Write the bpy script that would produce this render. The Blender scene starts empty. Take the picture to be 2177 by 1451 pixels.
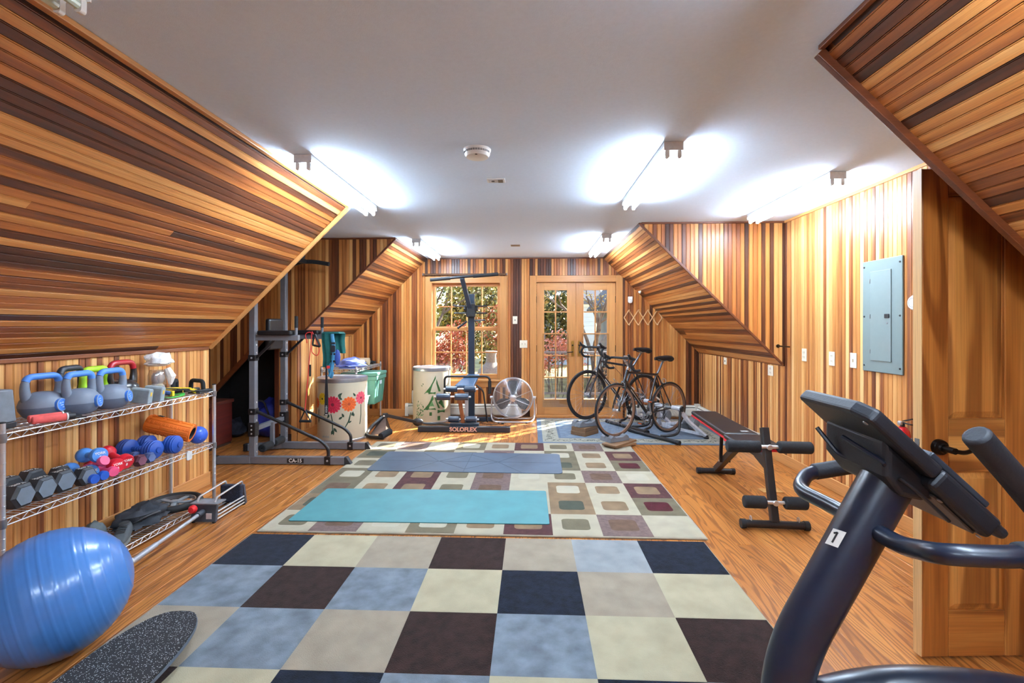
import bpy, bmesh, math, random
from mathutils import Vector, Matrix, noise

# ---------------------------------------------------------------- camera, world, sun, exposure
S = bpy.context.scene
COL = S.collection
R = math.radians
FPX = 1000.0                                   # focal length in pixels of the 2177 px wide frame
YAW = math.atan(40 / 1000)
CAMH = 1.384
cam_d = bpy.data.cameras.new('camera')
cam = bpy.data.objects.new('camera', cam_d)
COL.objects.link(cam)
cam.location = (0, 0, CAMH)
cam.rotation_euler = (R(90), 0, YAW)
cam_d.sensor_width = 36
cam_d.lens = 36 * FPX / 2177
cam_d.shift_y = -(725.5 - 694) / 2177
cam_d.clip_start = .02
S.camera = cam

W = bpy.data.worlds.new('sky')
S.world = W
W.use_nodes = True
_n = W.node_tree.nodes
_sky = _n.new('ShaderNodeTexSky')
_sky.sky_type = 'NISHITA'
_sky.sun_disc = False
_sky.sun_elevation = R(32)
_sky.sun_rotation = R(45)
W.node_tree.links.new(_sky.outputs[0], _n['Background'].inputs[0])
_n['Background'].inputs[1].default_value = .8

sun_d = bpy.data.lights.new('sun', 'SUN')
sun_d.energy = 34
sun_d.angle = R(.6)
sun_d.color = (1, .93, .82)
sun = bpy.data.objects.new('sun', sun_d)
COL.objects.link(sun)
# light travels towards -x -y and down
sun.rotation_euler = Vector((-.7071, -.7071, -math.tan(R(33)))).to_track_quat('-Z', 'Y').to_euler()

TUBE = 118                                     # emission of the fluorescent tubes
S.view_settings.view_transform = 'Standard'
S.view_settings.look = 'None'
S.view_settings.gamma = 1
S.view_settings.use_curve_mapping = False
S.view_settings.exposure = 0.34
random.seed(7)

# ---------------------------------------------------------------- helpers
def lin(c):
    return tuple((x / 255 / 12.92 if x / 255 <= .04045 else ((x / 255 + .055) / 1.055) ** 2.4) for x in c)

MATS = {}
def mat(name, col=None, rough=.5, metal=0, var=.12, scale=30, bump=0, coat=0, emit=0, spec=.5, sub=None, speck=None):
    """plain procedural material: base colour with noise variation and fine bump"""
    if name in MATS: return MATS[name]
    m = bpy.data.materials.new(name); m.use_nodes = True
    t = m.node_tree; b = t.nodes['Principled BSDF']
    tc = t.nodes.new('ShaderNodeTexCoord')
    no = t.nodes.new('ShaderNodeTexNoise'); no.inputs['Scale'].default_value = scale; no.inputs['Detail'].default_value = 4
    t.links.new(tc.outputs['Object'], no.inputs['Vector'])
    c = lin(col)
    rp = t.nodes.new('ShaderNodeValToRGB')
    rp.color_ramp.elements[0].position = .3; rp.color_ramp.elements[1].position = .7
    rp.color_ramp.elements[0].color = (*[x * (1 - var) for x in c], 1)
    rp.color_ramp.elements[1].color = (*[min(1, x * (1 + var)) for x in c], 1)
    t.links.new(no.outputs['Fac'], rp.inputs[0])
    out = rp.outputs[0]
    if speck:                                   # (colour, scale, threshold)
        vo = t.nodes.new('ShaderNodeTexVoronoi'); vo.inputs['Scale'].default_value = speck[1]
        t.links.new(tc.outputs['Object'], vo.inputs['Vector'])
        r2 = t.nodes.new('ShaderNodeValToRGB'); r2.color_ramp.interpolation = 'CONSTANT'
        r2.color_ramp.elements[0].color = (1, 1, 1, 1); r2.color_ramp.elements[1].color = (0, 0, 0, 1)
        r2.color_ramp.elements[1].position = speck[2]
        t.links.new(vo.outputs['Distance'], r2.inputs[0])
        mx = t.nodes.new('ShaderNodeMixRGB'); mx.inputs[2].default_value = (*lin(speck[0]), 1)
        t.links.new(r2.outputs[0], mx.inputs[0]); t.links.new(out, mx.inputs[1]); out = mx.outputs[0]
    t.links.new(out, b.inputs['Base Color'])
    b.inputs['Roughness'].default_value = rough
    b.inputs['Metallic'].default_value = metal
    b.inputs['Specular IOR Level'].default_value = spec
    b.inputs['Coat Weight'].default_value = coat
    b.inputs['Coat Roughness'].default_value = .15
    if emit:
        b.inputs['Emission Color'].default_value = (*c, 1); b.inputs['Emission Strength'].default_value = emit
    if bump:
        bp = t.nodes.new('ShaderNodeBump'); bp.inputs['Strength'].default_value = bump; bp.inputs['Distance'].default_value = .004
        n2 = t.nodes.new('ShaderNodeTexNoise'); n2.inputs['Scale'].default_value = scale * 6; n2.inputs['Detail'].default_value = 3
        t.links.new(tc.outputs['Object'], n2.inputs['Vector'])
        t.links.new(n2.outputs['Fac'], bp.inputs['Height']); t.links.new(bp.outputs[0], b.inputs['Normal'])
    MATS[name] = m
    return m

def ramp(t, stops, interp='LINEAR'):
    r = t.nodes.new('ShaderNodeValToRGB'); cr = r.color_ramp; cr.interpolation = interp
    while len(cr.elements) < len(stops): cr.elements.new(.5)
    for e, (p, c) in zip(cr.elements, stops):
        e.position = p; e.color = (*lin(c), 1) if max(c) > 1.001 else (*c, 1)
    return r

def math_node(t, op, a, b=None):
    n = t.nodes.new('ShaderNodeMath'); n.operation = op
    for i, v in enumerate((a, b)):
        if v is None: continue
        if isinstance(v, (int, float)): n.inputs[i].default_value = v
        else: t.links.new(v, n.inputs[i])
    return n.outputs[0]

def wood(name, axis, tones, rough=.38, streak=.5, fine=220, coat=.15, grain=.35, lines=0, spread=1.0, across=26):
    """varnished wood: tone per board (object random) + streaks and fine grain along the given axis"""
    if name in MATS: return MATS[name]
    m = bpy.data.materials.new(name); m.use_nodes = True
    t = m.node_tree; b = t.nodes['Principled BSDF']; L = t.links.new
    tc = t.nodes.new('ShaderNodeTexCoord'); oi = t.nodes.new('ShaderNodeObjectInfo')
    off = t.nodes.new('ShaderNodeCombineXYZ')
    rnd = math_node(t, 'MULTIPLY', oi.outputs['Random'], 173.0)
    for i in range(3): L(rnd, off.inputs[i])
    ad = t.nodes.new('ShaderNodeVectorMath'); ad.operation = 'ADD'
    L(tc.outputs['Object'], ad.inputs[0]); L(off.outputs[0], ad.inputs[1])
    def scaled(ac, al):
        mp = t.nodes.new('ShaderNodeVectorMath'); mp.operation = 'MULTIPLY'
        v = [ac] * 3; v['xyz'.index(axis)] = al
        mp.inputs[1].default_value = v; L(ad.outputs[0], mp.inputs[0]); return mp.outputs[0]
    n1 = t.nodes.new('ShaderNodeTexNoise'); n1.inputs['Scale'].default_value = 1; n1.inputs['Detail'].default_value = 3
    n1.inputs['Distortion'].default_value = .4
    L(scaled(across, .9), n1.inputs['Vector'])
    n2 = t.nodes.new('ShaderNodeTexNoise'); n2.inputs['Scale'].default_value = 1; n2.inputs['Detail'].default_value = 4
    L(scaled(fine, 3.2), n2.inputs['Vector'])
    base = math_node(t, 'MULTIPLY', math_node(t, 'SUBTRACT', oi.outputs['Random'], .5), spread)
    st = math_node(t, 'MULTIPLY', math_node(t, 'SUBTRACT', n1.outputs['Fac'], .5), streak * 2)
    f = math_node(t, 'ADD', math_node(t, 'ADD', base, st), .5)
    rp = ramp(t, tones); L(f, rp.inputs[0])
    mx = t.nodes.new('ShaderNodeMixRGB'); mx.blend_type = 'MULTIPLY'; mx.inputs[0].default_value = grain
    g = ramp(t, [(.3, (.25, .2, .16)), (.62, (1, 1, 1))]); L(n2.outputs['Fac'], g.inputs[0])
    L(rp.outputs[0], mx.inputs[1]); L(g.outputs[0], mx.inputs[2])
    out = mx.outputs[0]
    if lines:                                   # cathedral figure: contour lines of a long smooth noise
        n3 = t.nodes.new('ShaderNodeTexNoise'); n3.inputs['Scale'].default_value = 1; n3.inputs['Detail'].default_value = 1.2
        L(scaled(8, .7), n3.inputs['Vector'])
        sn = math_node(t, 'SINE', math_node(t, 'MULTIPLY', n3.outputs['Fac'], lines))
        lr = ramp(t, [(.55, (1, 1, 1)), (.9, (.36, .24, .16))])
        L(math_node(t, 'ADD', math_node(t, 'MULTIPLY', sn, .5), .5), lr.inputs[0])
        m2 = t.nodes.new('ShaderNodeMixRGB'); m2.blend_type = 'MULTIPLY'; m2.inputs[0].default_value = .75
        L(out, m2.inputs[1]); L(lr.outputs[0], m2.inputs[2]); out = m2.outputs[0]
    L(out, b.inputs['Base Color'])
    b.inputs['Roughness'].default_value = rough
    b.inputs['Coat Weight'].default_value = coat; b.inputs['Coat Roughness'].default_value = .5
    bp = t.nodes.new('ShaderNodeBump'); bp.inputs['Strength'].default_value = .12; bp.inputs['Distance'].default_value = .002
    L(n2.outputs['Fac'], bp.inputs['Height']); L(bp.outputs[0], b.inputs['Normal'])
    MATS[name] = m
    return m

def glass_mat(name, tint=(255, 255, 255), refl=.12, rough=.02):
    if name in MATS: return MATS[name]
    m = bpy.data.materials.new(name); m.use_nodes = True
    t = m.node_tree; t.nodes.clear(); L = t.links.new
    o = t.nodes.new('ShaderNodeOutputMaterial'); mx = t.nodes.new('ShaderNodeMixShader')
    tr = t.nodes.new('ShaderNodeBsdfTransparent'); gl = t.nodes.new('ShaderNodeBsdfGlossy')
    tr.inputs[0].default_value = (*lin(tint), 1); gl.inputs['Roughness'].default_value = rough
    fr = t.nodes.new('ShaderNodeLayerWeight'); fr.inputs[0].default_value = .5
    f2 = math_node(t, 'ADD', math_node(t, 'MULTIPLY', math_node(t, 'POWER', fr.outputs['Facing'], 4.0), .5), refl * .3)
    L(f2, mx.inputs[0]); L(tr.outputs[0], mx.inputs[1]); L(gl.outputs[0], mx.inputs[2]); L(mx.outputs[0], o.inputs[0])
    MATS[name] = m
    return m

def V(*a): return Vector(a)

class MB:
    """collects shapes, then links them as ONE mesh object"""
    def __init__(s): s.v = []; s.f = []; s.m = []
    def add(s, vs, fs, m=0):
        o = len(s.v); s.v += [tuple(p) for p in vs]
        for f in fs: s.f.append([i + o for i in f]); s.m.append(m)
        return s
    def bb(s, x0, x1, y0, y1, z0, z1, m=0):
        v = [(x, y, z) for z in (z0, z1) for y in (y0, y1) for x in (x0, x1)]
        return s.add(v, [(0, 2, 3, 1), (4, 5, 7, 6), (0, 1, 5, 4), (2, 6, 7, 3), (0, 4, 6, 2), (1, 3, 7, 5)], m)
    def box(s, c, size, rot=None, m=0):
        hx, hy, hz = [q / 2 for q in size]; c = Vector(c)
        v = [Vector((x, y, z)) for z in (-hz, hz) for y in (-hy, hy) for x in (-hx, hx)]
        if rot is not None: v = [rot @ p for p in v]
        v = [p + c for p in v]
        return s.add(v, [(0, 2, 3, 1), (4, 5, 7, 6), (0, 1, 5, 4), (2, 6, 7, 3), (0, 4, 6, 2), (1, 3, 7, 5)], m)
    def bar(s, p0, p1, w, h, up=(0, 0, 1), m=0):
        """rectangular bar between two points"""
        p0, p1, up = Vector(p0), Vector(p1), Vector(up)
        d = (p1 - p0).normalized(); a = d.cross(up).normalized(); b = a.cross(d)
        v = []
        for p in (p0, p1):
            for sa, sb in ((-1, -1), (1, -1), (1, 1), (-1, 1)): v.append(p + a * sa * w / 2 + b * sb * h / 2)
        return s.add(v, [(0, 1, 2, 3), (7, 6, 5, 4), (0, 4, 5, 1), (1, 5, 6, 2), (2, 6, 7, 3), (3, 7, 4, 0)], m)
    def tube(s, pts, r, n=10, m=0, closed=False, caps=True):
        pts = [Vector(p) for p in pts]; k = len(pts)
        rs = r if isinstance(r, (list, tuple)) else [r] * k
        ta = []
        for i in range(k):
            if closed: d = pts[(i + 1) % k] - pts[i - 1]
            else: d = pts[min(i + 1, k - 1)] - pts[max(i - 1, 0)]
            ta.append(d.normalized() if d.length > 1e-9 else Vector((0, 0, 1)))
        ref = Vector((0, 0, 1)) if abs(ta[0].z) < .9 else Vector((1, 0, 0))
        a = ta[0].cross(ref).normalized(); vs = []
        for i in range(k):
            if i:
                q = ta[i - 1].rotation_difference(ta[i]); a = (q @ a).normalized()
            b = ta[i].cross(a)
            for j in range(n):
                t = 2 * math.pi * j / n
                vs.append(pts[i] + (a * math.cos(t) + b * math.sin(t)) * rs[i])
        fs = []
        for i in range(k if closed else k - 1):
            i2 = (i + 1) % k
            for j in range(n):
                j2 = (j + 1) % n
                fs.append((i * n + j, i * n + j2, i2 * n + j2, i2 * n + j))
        if caps and not closed:
            fs.append(tuple(reversed(range(n)))); fs.append(tuple(range((k - 1) * n, k * n)))
        return s.add(vs, fs, m)
    def cyl(s, p0, p1, r0, r1=None, n=16, m=0):
        return s.tube([p0, p1], [r0, r0 if r1 is None else r1], n, m)
    def lathe(s, prof, n=24, c=(0, 0, 0), axis=(0, 0, 1), m=0, cap=True, sx=1, sy=1):
        """profile [(radius, height)] turned about an axis through c"""
        c = Vector(c); q = Vector((0, 0, 1)).rotation_difference(Vector(axis).normalized())
        vs = []
        for r, h in prof:
            for j in range(n):
                t = 2 * math.pi * j / n
                vs.append(c + q @ Vector((r * math.cos(t) * sx, r * math.sin(t) * sy, h)))
        fs = []
        for i in range(len(prof) - 1):
            for j in range(n):
                j2 = (j + 1) % n
                fs.append((i * n + j, i * n + j2, (i + 1) * n + j2, (i + 1) * n + j))
        if cap:
            fs.append(tuple(reversed(range(n)))); k = (len(prof) - 1) * n; fs.append(tuple(range(k, k + n)))
        return s.add(vs, fs, m)
    def sphere(s, c, r, n=20, k=12, m=0, sc=(1, 1, 1)):
        pr = []
        for i in range(k + 1):
            t = -math.pi / 2 + math.pi * i / k
            pr.append((max(math.cos(t), .001), math.sin(t)))
        vs = [(c[0] + r * sc[0] * q * math.cos(2 * math.pi * j / n), c[1] + r * sc[1] * q * math.sin(2 * math.pi * j / n), c[2] + r * sc[2] * h) for q, h in pr for j in range(n)]
        fs = [(i * n + j, i * n + (j + 1) % n, (i + 1) * n + (j + 1) % n, (i + 1) * n + j) for i in range(k) for j in range(n)]
        return s.add(vs, fs, m)
    def ring(s, c, axis, rad, r, n=32, k=8, m=0, squash=1):
        q = Vector((0, 0, 1)).rotation_difference(Vector(axis).normalized()); c = Vector(c); vs = []
        for i in range(n):
            t = 2 * math.pi * i / n
            for j in range(k):
                u = 2 * math.pi * j / k
                vs.append(c + q @ Vector(((rad + r * math.cos(u)) * math.cos(t), (rad + r * math.cos(u)) * math.sin(t), r * squash * math.sin(u))))
        fs = [(i * k + j, ((i + 1) % n) * k + j, ((i + 1) % n) * k + (j + 1) % k, i * k + (j + 1) % k) for i in range(n) for j in range(k)]
        return s.add(vs, fs, m)
    def prism(s, poly, o, a, b, t0, t1, m=0):
        """polygon (in axes a,b from o) extruded along a x b from t0 to t1"""
        o, a, b = Vector(o), Vector(a), Vector(b); nn = a.cross(b).normalized(); n = len(poly)
        vs = [o + a * p + b * q + nn * t for t in (t0, t1) for p, q in poly]
        fs = [tuple(reversed(range(n))), tuple(range(n, 2 * n))]
        fs += [(i, (i + 1) % n, n + (i + 1) % n, n + i) for i in range(n)]
        return s.add(vs, fs, m)
    def build(s, name, mats, parent=None, smooth=True, bevel=0, seg=2, kind=None, world=True, sub=0, ang=35):
        me = bpy.data.meshes.new(name)
        vs = s.v
        if parent is not None and world:
            o = parent.get('_o')
            if o is not None: vs = [(x - o[0], y - o[1], z - o[2]) for x, y, z in vs]
        me.from_pydata(vs, [], s.f)
        ms = mats if isinstance(mats, (list, tuple)) else [mats]
        for q in ms: me.materials.append(q)
        if len(ms) > 1: me.polygons.foreach_set('material_index', s.m)
        if smooth:
            me.polygons.foreach_set('use_smooth', [True] * len(me.polygons))
            me.set_sharp_from_angle(angle=R(ang))
        me.update()
        ob = bpy.data.objects.new(name, me); COL.objects.link(ob)
        if parent is not None:
            ob.parent = parent
            if '_o' in parent: ob['_o'] = parent['_o']
        if bevel:
            md = ob.modifiers.new('bevel', 'BEVEL'); md.width = bevel; md.segments = seg; md.limit_method = 'ANGLE'; md.angle_limit = R(40)
        if sub:
            md = ob.modifiers.new('sub', 'SUBSURF'); md.levels = sub; md.render_levels = sub
        if kind: ob['kind'] = kind
        return ob

def tag(o, label, cat, group=None):
    o['label'] = label; o['category'] = cat
    if group: o['group'] = group
    return o

def thing(name, label, cat, loc=(0, 0, 0), rz=0, group=None, rot=None):
    """Empty at the base of a thing; unrotated things take parts in world coordinates"""
    o = bpy.data.objects.new(name, None); o.empty_display_size = .1; COL.objects.link(o)
    o.location = loc
    if rot: o.rotation_euler = rot
    elif rz: o.rotation_euler = (0, 0, rz)
    else: o['_o'] = list(loc)
    return tag(o, label, cat, group)

def copy_tree(o, parent=None):
    c = o.copy(); COL.objects.link(c)
    if parent is not None: c.parent = parent
    for ch in list(o.children): copy_tree(ch, c)
    return c

def place(proto, loc, rz=0, label=None, rot=None, group=None, first=False):
    c = proto if first else copy_tree(proto)
    c.location = loc; c.rotation_euler = rot if rot else (0, 0, rz)
    if label: c['label'] = label
    if group: c['group'] = group
    return c

def fillet(pts, rad, n=5):
    """round the corners of a polyline"""
    pts = [Vector(p) for p in pts]; out = [pts[0]]
    for i in range(1, len(pts) - 1):
        a, b, c = pts[i - 1], pts[i], pts[i + 1]
        r = min(rad, (a - b).length * .48, (c - b).length * .48)
        p, q = b + (a - b).normalized() * r, b + (c - b).normalized() * r
        for k in range(n + 1):
            t = k / n; out.append(p * (1 - t) ** 2 + b * 2 * t * (1 - t) + q * t * t)
    out.append(pts[-1])
    return out

def rrect(w, h, r, n=4):
    """rounded rectangle outline centred on 0"""
    out = []
    for cx, cy, a0 in ((w / 2 - r, h / 2 - r, 0), (-w / 2 + r, h / 2 - r, 90), (-w / 2 + r, -h / 2 + r, 180), (w / 2 - r, -h / 2 + r, 270)):
        for k in range(n + 1):
            a = R(a0 + 90 * k / n); out.append((cx + r * math.cos(a), cy + r * math.sin(a)))
    return out

def text(name, s, size, mtl, parent, loc, ax, up, depth=.001, bold=0, shear=0, spacing=1):
    """lettering as flat mesh; ax = reading direction, up = up direction of the letters (parent frame)"""
    cu = bpy.data.curves.new('t', 'FONT'); cu.body = s; cu.size = size; cu.align_x = 'CENTER'; cu.align_y = 'CENTER'
    cu.extrude = depth; cu.offset = bold; cu.shear = shear; cu.space_character = spacing; cu.resolution_u = 3
    tmp = bpy.data.objects.new('t', cu); COL.objects.link(tmp)
    dg = bpy.context.evaluated_depsgraph_get()
    me = bpy.data.meshes.new_from_object(tmp.evaluated_get(dg)); me.name = name
    bpy.data.objects.remove(tmp); bpy.data.curves.remove(cu)
    a = Vector(ax).normalized(); u = Vector(up).normalized(); n = a.cross(u)
    l = Vector(loc)
    if parent is not None and '_o' in parent: l = l - Vector(parent['_o'])
    M = Matrix(((a.x, u.x, n.x, l.x), (a.y, u.y, n.y, l.y), (a.z, u.z, n.z, l.z), (0, 0, 0, 1)))
    me.transform(M)
    me.materials.clear(); me.materials.append(mtl)
    ob = bpy.data.objects.new(name, me); COL.objects.link(ob); ob.parent = parent
    return ob
# ---------------------------------------------------------------- materials of the room
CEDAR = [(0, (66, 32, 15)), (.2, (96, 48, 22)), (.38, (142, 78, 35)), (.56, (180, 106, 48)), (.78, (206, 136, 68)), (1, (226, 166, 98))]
CEDAR_LIT = [(0, (96, 48, 24)), (.16, (138, 76, 38)), (.35, (190, 124, 66)), (.6, (216, 156, 90)), (.85, (230, 178, 112)), (1, (238, 194, 132))]  # paler cedar: lamplight on the boards is put into the colour
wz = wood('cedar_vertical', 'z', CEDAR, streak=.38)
wz_lit = wood('cedar_vertical_lit', 'z', CEDAR_LIT, streak=.38)
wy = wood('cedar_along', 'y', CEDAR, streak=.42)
TRIM = [(0, (176, 112, 56)), (.5, (206, 146, 84)), (1, (222, 166, 102))]
trz = wood('fir_trim_z', 'z', TRIM, streak=.35, spread=.4, across=14)
trx = wood('fir_trim_x', 'x', TRIM, streak=.35, spread=.4, across=14)
try_ = wood('fir_trim_y', 'y', TRIM, streak=.35, spread=.4, across=14)
DK = [(0, (70, 32, 14)), (.5, (108, 54, 24)), (1, (136, 74, 34))]
dky = wood('dark_trim_y', 'y', DK, spread=.4)
dkx = wood('dark_trim_x', 'x', DK, spread=.4)
backing = mat('board_backing', (58, 32, 18), .8)
floorm = wood('pine_floor', 'y', [(0, (158, 94, 38)), (.5, (190, 122, 56)), (1, (208, 142, 72))], rough=.32, streak=.3, coat=.25, grain=.3, lines=95, spread=.5, across=8)
ceilm = mat('ceiling_paint', (218, 234, 252), .9, var=.02, scale=60, bump=.25)
white = mat('white_enamel', (232, 232, 228), .35, var=.03)
ivory = mat('ivory_plastic', (232, 226, 206), .4, var=.03)
black = mat('black_paint', (22, 23, 26), .42, var=.2)
blackp = mat('black_plastic', (30, 31, 35), .5, var=.15)
foam = mat('black_foam', (26, 27, 30), .92, var=.25, bump=.6, scale=60)
rubber = mat('black_rubber', (20, 20, 22), .75, var=.2)
chrome = mat('chrome', (214, 218, 224), .3, .75, var=.04)
steel = mat('steel', (150, 154, 160), .35, .9, var=.06)
glass = glass_mat('window_glass')
plexi = glass_mat('clear_sheet', (246, 248, 250), .3)

YW = 7.22                                       # far wall
XR, XL = 2.55, -2.83                            # knee walls
RC, LC = 1.10, -1.60                            # where the slopes meet the ceiling
HC = 2.44
YB = -3.2                                       # wall behind the camera
YLN, YLF = 4.03, 5.53                           # left dormer, from / to
YRN, YRF = 1.83, 4.83                           # right dormer
XLF = -2.80
XA = -4.0                                       # outer wall of the left dormer
KR = HC - (XR - RC)                             # knee wall heights (45 degree slopes)
KL = HC - (LC - XL)
KLF = HC - (LC - XLF)

def struct(name, mb, m, **k):
    o = mb.build(name, m, None, smooth=False, **k); o['kind'] = 'structure'; return o

BW = .0415
def boards(parent, O, U, Vv, N, u0, u1, segs, m, w=BW, t=.009, name='board'):
    """beaded boards side by side in the plane O + u*U + v*Vv; segs(u) -> list of (lo, hi) functions of u"""
    O, U, Vv, N = Vector(O), Vector(U), Vector(Vv), Vector(N)
    prof = [(0, 0), (.0006, t - .005), (.0018, t - .0012), (.0042, t - .0012), (.0056, t - .005), (.0074, t), (w - .0016, t), (w - .0004, t - .005), (w - .0004, 0)]
    flip = U.cross(Vv).dot(N) < 0
    n = int(math.ceil((u1 - u0) / w - 1e-6))
    for i in range(n):
        a = u0 + i * w; e = min(w, u1 - a)
        if e < .008: continue
        for lo, hi in segs(a + e / 2):
            vs = []
            for fn in (lo, hi):
                for q, h in prof:
                    u = a + min(q, e)
                    vs.append(O + U * u + Vv * fn(u) + N * h)
            if min(hi(a) - lo(a), hi(a + e) - lo(a + e)) < -.02 or max(hi(a) - lo(a), hi(a + e) - lo(a + e)) < .012: continue
            k = len(prof)
            fs = [(j, j + 1, k + j + 1, k + j) for j in range(k - 1)]
            fs += [tuple(reversed(range(k))), tuple(range(k, 2 * k))]
            if not flip: fs = [tuple(reversed(f)) for f in fs]
            mb = MB(); mb.add(vs, fs); mb.build(name, m, parent, smooth=False)

def C_(v): return lambda u: v
AX, AY, AZ = (1, 0, 0), (0, 1, 0), (0, 0, 1)

# ---------------------------------------------------------------- floor and ceiling
floor = struct('floor', MB().bb(XA, XR + .05, YB, YW + .05, -.12, -.014), backing)
rf = random.Random(3)
pw = .0885
for i in range(int((XR - XA) / pw) + 1):
    x0 = XA + i * pw; x1 = min(x0 + pw, XR)
    if x1 - x0 < .01: continue
    if x0 < XL - .1: ys = [4.03, YW] if x0 < -3.0 else [3.2, YW]
    else:
        ys = [YB]; y = YB + rf.uniform(2.6, 4.6)
        while y < YW - .8: ys.append(y); y += rf.uniform(2.4, 4.2)
        ys.append(YW)
    for a, b in zip(ys[:-1], ys[1:]):
        g = .0006; c = .0016
        v = []
        for z, k in ((-.014, 0), (-.0016, 0), (0, c)):
            v += [(x0 + g + k, a + g + k, z), (x1 - g - k, a + g + k, z), (x1 - g - k, b - g - k, z), (x0 + g + k, b - g - k, z)]
        fs = [(8, 9, 10, 11)] + [(r * 4 + j, r * 4 + (j + 1) % 4, r * 4 + 4 + (j + 1) % 4, r * 4 + 4 + j) for r in (0, 1) for j in range(4)]
        mb = MB(); mb.add(v, fs); mb.build('plank', floorm, floor, smooth=False)
ceiling = struct('ceiling', MB().bb(XA - .05, XR + .1, YB - .05, YW + .1, HC, HC + .1), ceilm)

# ---------------------------------------------------------------- far wall, window and french doors
def top_far(x):
    if x < LC: return HC - (LC - x)
    if x > RC: return HC - (x - RC)
    return HC
WX0, WX1, WZ0, WZ1 = -1.555, -.445, .575, 2.075     # window opening
DX0, DX1, DZ1 = .055, 1.325, 2.095                  # door opening
T = .14
mb = MB()
for x0, x1, z0, z1 in ((XLF - .1, WX0, 0, HC), (WX0, WX1, 0, WZ0), (WX0, WX1, WZ1, HC), (WX1, DX0, 0, HC), (DX0, DX1, DZ1, HC), (DX1, XR + .1, 0, HC)):
    mb.bb(x0, x1, YW + .009, YW + T, z0, z1)
wall_far = struct('wall_far', mb, backing)
def seg_far(x):
    t = top_far
    if WX0 - .03 < x < WX1 + .03: return [(C_(.1), C_(WZ0 - .06)), (C_(WZ1 + .02), t)]
    if DX0 - .03 < x < DX1 + .03: return [(C_(DZ1 + .02), t)]
    return [(C_(.1), t)]
boards(wall_far, (0, YW + .009, 0), AX, AZ, (0, -1, 0), XLF, XR, seg_far, wz)

def casing(name, x0, x1, z0, z1, wdt, y0, y1, bottom=False, m1=trz, m2=trx):
    o = MB().bb(x0 - wdt, x0, y0, y1, z0, z1 + wdt).build(name, m1, None, smooth=False, bevel=.004)
    o['kind'] = 'structure'
    MB().bb(x1, x1 + wdt, y0, y1, z0, z1 + wdt).build('side_casing', m1, o, smooth=False, bevel=.004)
    MB().bb(x0 + .0005, x1 - .0005, y0, y1, z1, z1 + wdt).build('head_casing', m2, o, smooth=False, bevel=.004)
    return o
win = casing('window_1', WX0 + .03, WX1 - .03, WZ0, WZ1 - .02, .105, YW - .022, YW + .01)
MB().bb(WX0 - .12, WX1 + .12, YW - .06, YW + .02, WZ0 - .03, WZ0).build('sill', trx, win, smooth=False, bevel=.005)
MB().bb(WX0 - .08, WX1 + .08, YW - .02, YW + .009, WZ0 - .12, WZ0 - .031).build('apron', trx, win, smooth=False, bevel=.004)
j = MB(); j.bb(WX0, WX0 + .03, YW + .011, YW + .13, WZ0, WZ1); j.bb(WX1 - .03, WX1, YW + .011, YW + .13, WZ0, WZ1); j.bb(WX0 + .03, WX1 - .03, YW + .011, YW + .13, WZ1 - .02, WZ1)
j.build('jamb', trz, win, smooth=False)
def sash(parent, x0, x1, z0, z1, y, nc, nr, st=.042, tr=.045, br=.06, th=.034):
    o = MB().bb(x0, x0 + st, y, y + th, z0, z1).build('sash', trz, parent, smooth=False, bevel=.003)
    k = MB(); k.bb(x1 - st, x1, y, y + th, z0, z1); k.build('stile', trz, o, smooth=False, bevel=.003)
    MB().bb(x0 + st, x1 - st, y, y + th, z1 - tr, z1).build('rail', trx, o, smooth=False, bevel=.003)
    MB().bb(x0 + st, x1 - st, y, y + th, z0, z0 + br).build('rail', trx, o, smooth=False, bevel=.003)
    gx0, gx1, gz0, gz1 = x0 + st, x1 - st, z0 + br, z1 - tr; mw = .016
    for c in range(1, nc):
        x = gx0 + (gx1 - gx0) * c / nc; MB().bb(x - mw / 2, x + mw / 2, y + .004, y + th - .004, gz0, gz1).build('muntin', trz, o, smooth=False)
    for r in range(1, nr):
        z = gz0 + (gz1 - gz0) * r / nr; MB().bb(gx0, gx1, y + .005, y + th - .005, z - mw / 2, z + mw / 2).build('muntin', trx, o, smooth=False)
    for c in range(nc):
        for r in range(nr):
            a, b = gx0 + (gx1 - gx0) * c / nc, gx0 + (gx1 - gx0) * (c + 1) / nc
            e, f = gz0 + (gz1 - gz0) * r / nr, gz0 + (gz1 - gz0) * (r + 1) / nr
            MB().bb(a, b, y + th / 2 - .0015, y + th / 2 + .0015, e, f).build('pane', glass, o, smooth=False)
    return o
zm = 1.345
sash(win, WX0 + .032, WX1 - .032, zm - .02, WZ1 - .022, YW + .075, 4, 2)
sash(win, WX0 + .032, WX1 - .032, WZ0 + .002, zm + .022, YW + .034, 4, 2, br=.075)
MB().bb(-1.03, -.97, YW + .012, YW + .033, zm + .0225, zm + .035).build('sash_lock', mat('brass', (176, 140, 70), .3, .9), win, smooth=False, bevel=.003)
# rolled blind on top of the window casing
rb = thing('roller_blind', 'dark rolled blind lying along the top of the window casing', 'blind', (-1.0, YW - .05, 2.165))
MB().cyl((-1.66, YW - .04, 2.183), (-.36, YW - .04, 2.183), .016, n=12).build('roll', mat('blind_cloth', (92, 62, 40), .8), rb)
for x in (-1.655, -.365): MB().bb(x - .006, x + .006, YW - .06, YW - .0225, 2.1685, 2.205).build('bracket', steel, rb, smooth=False)

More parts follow.
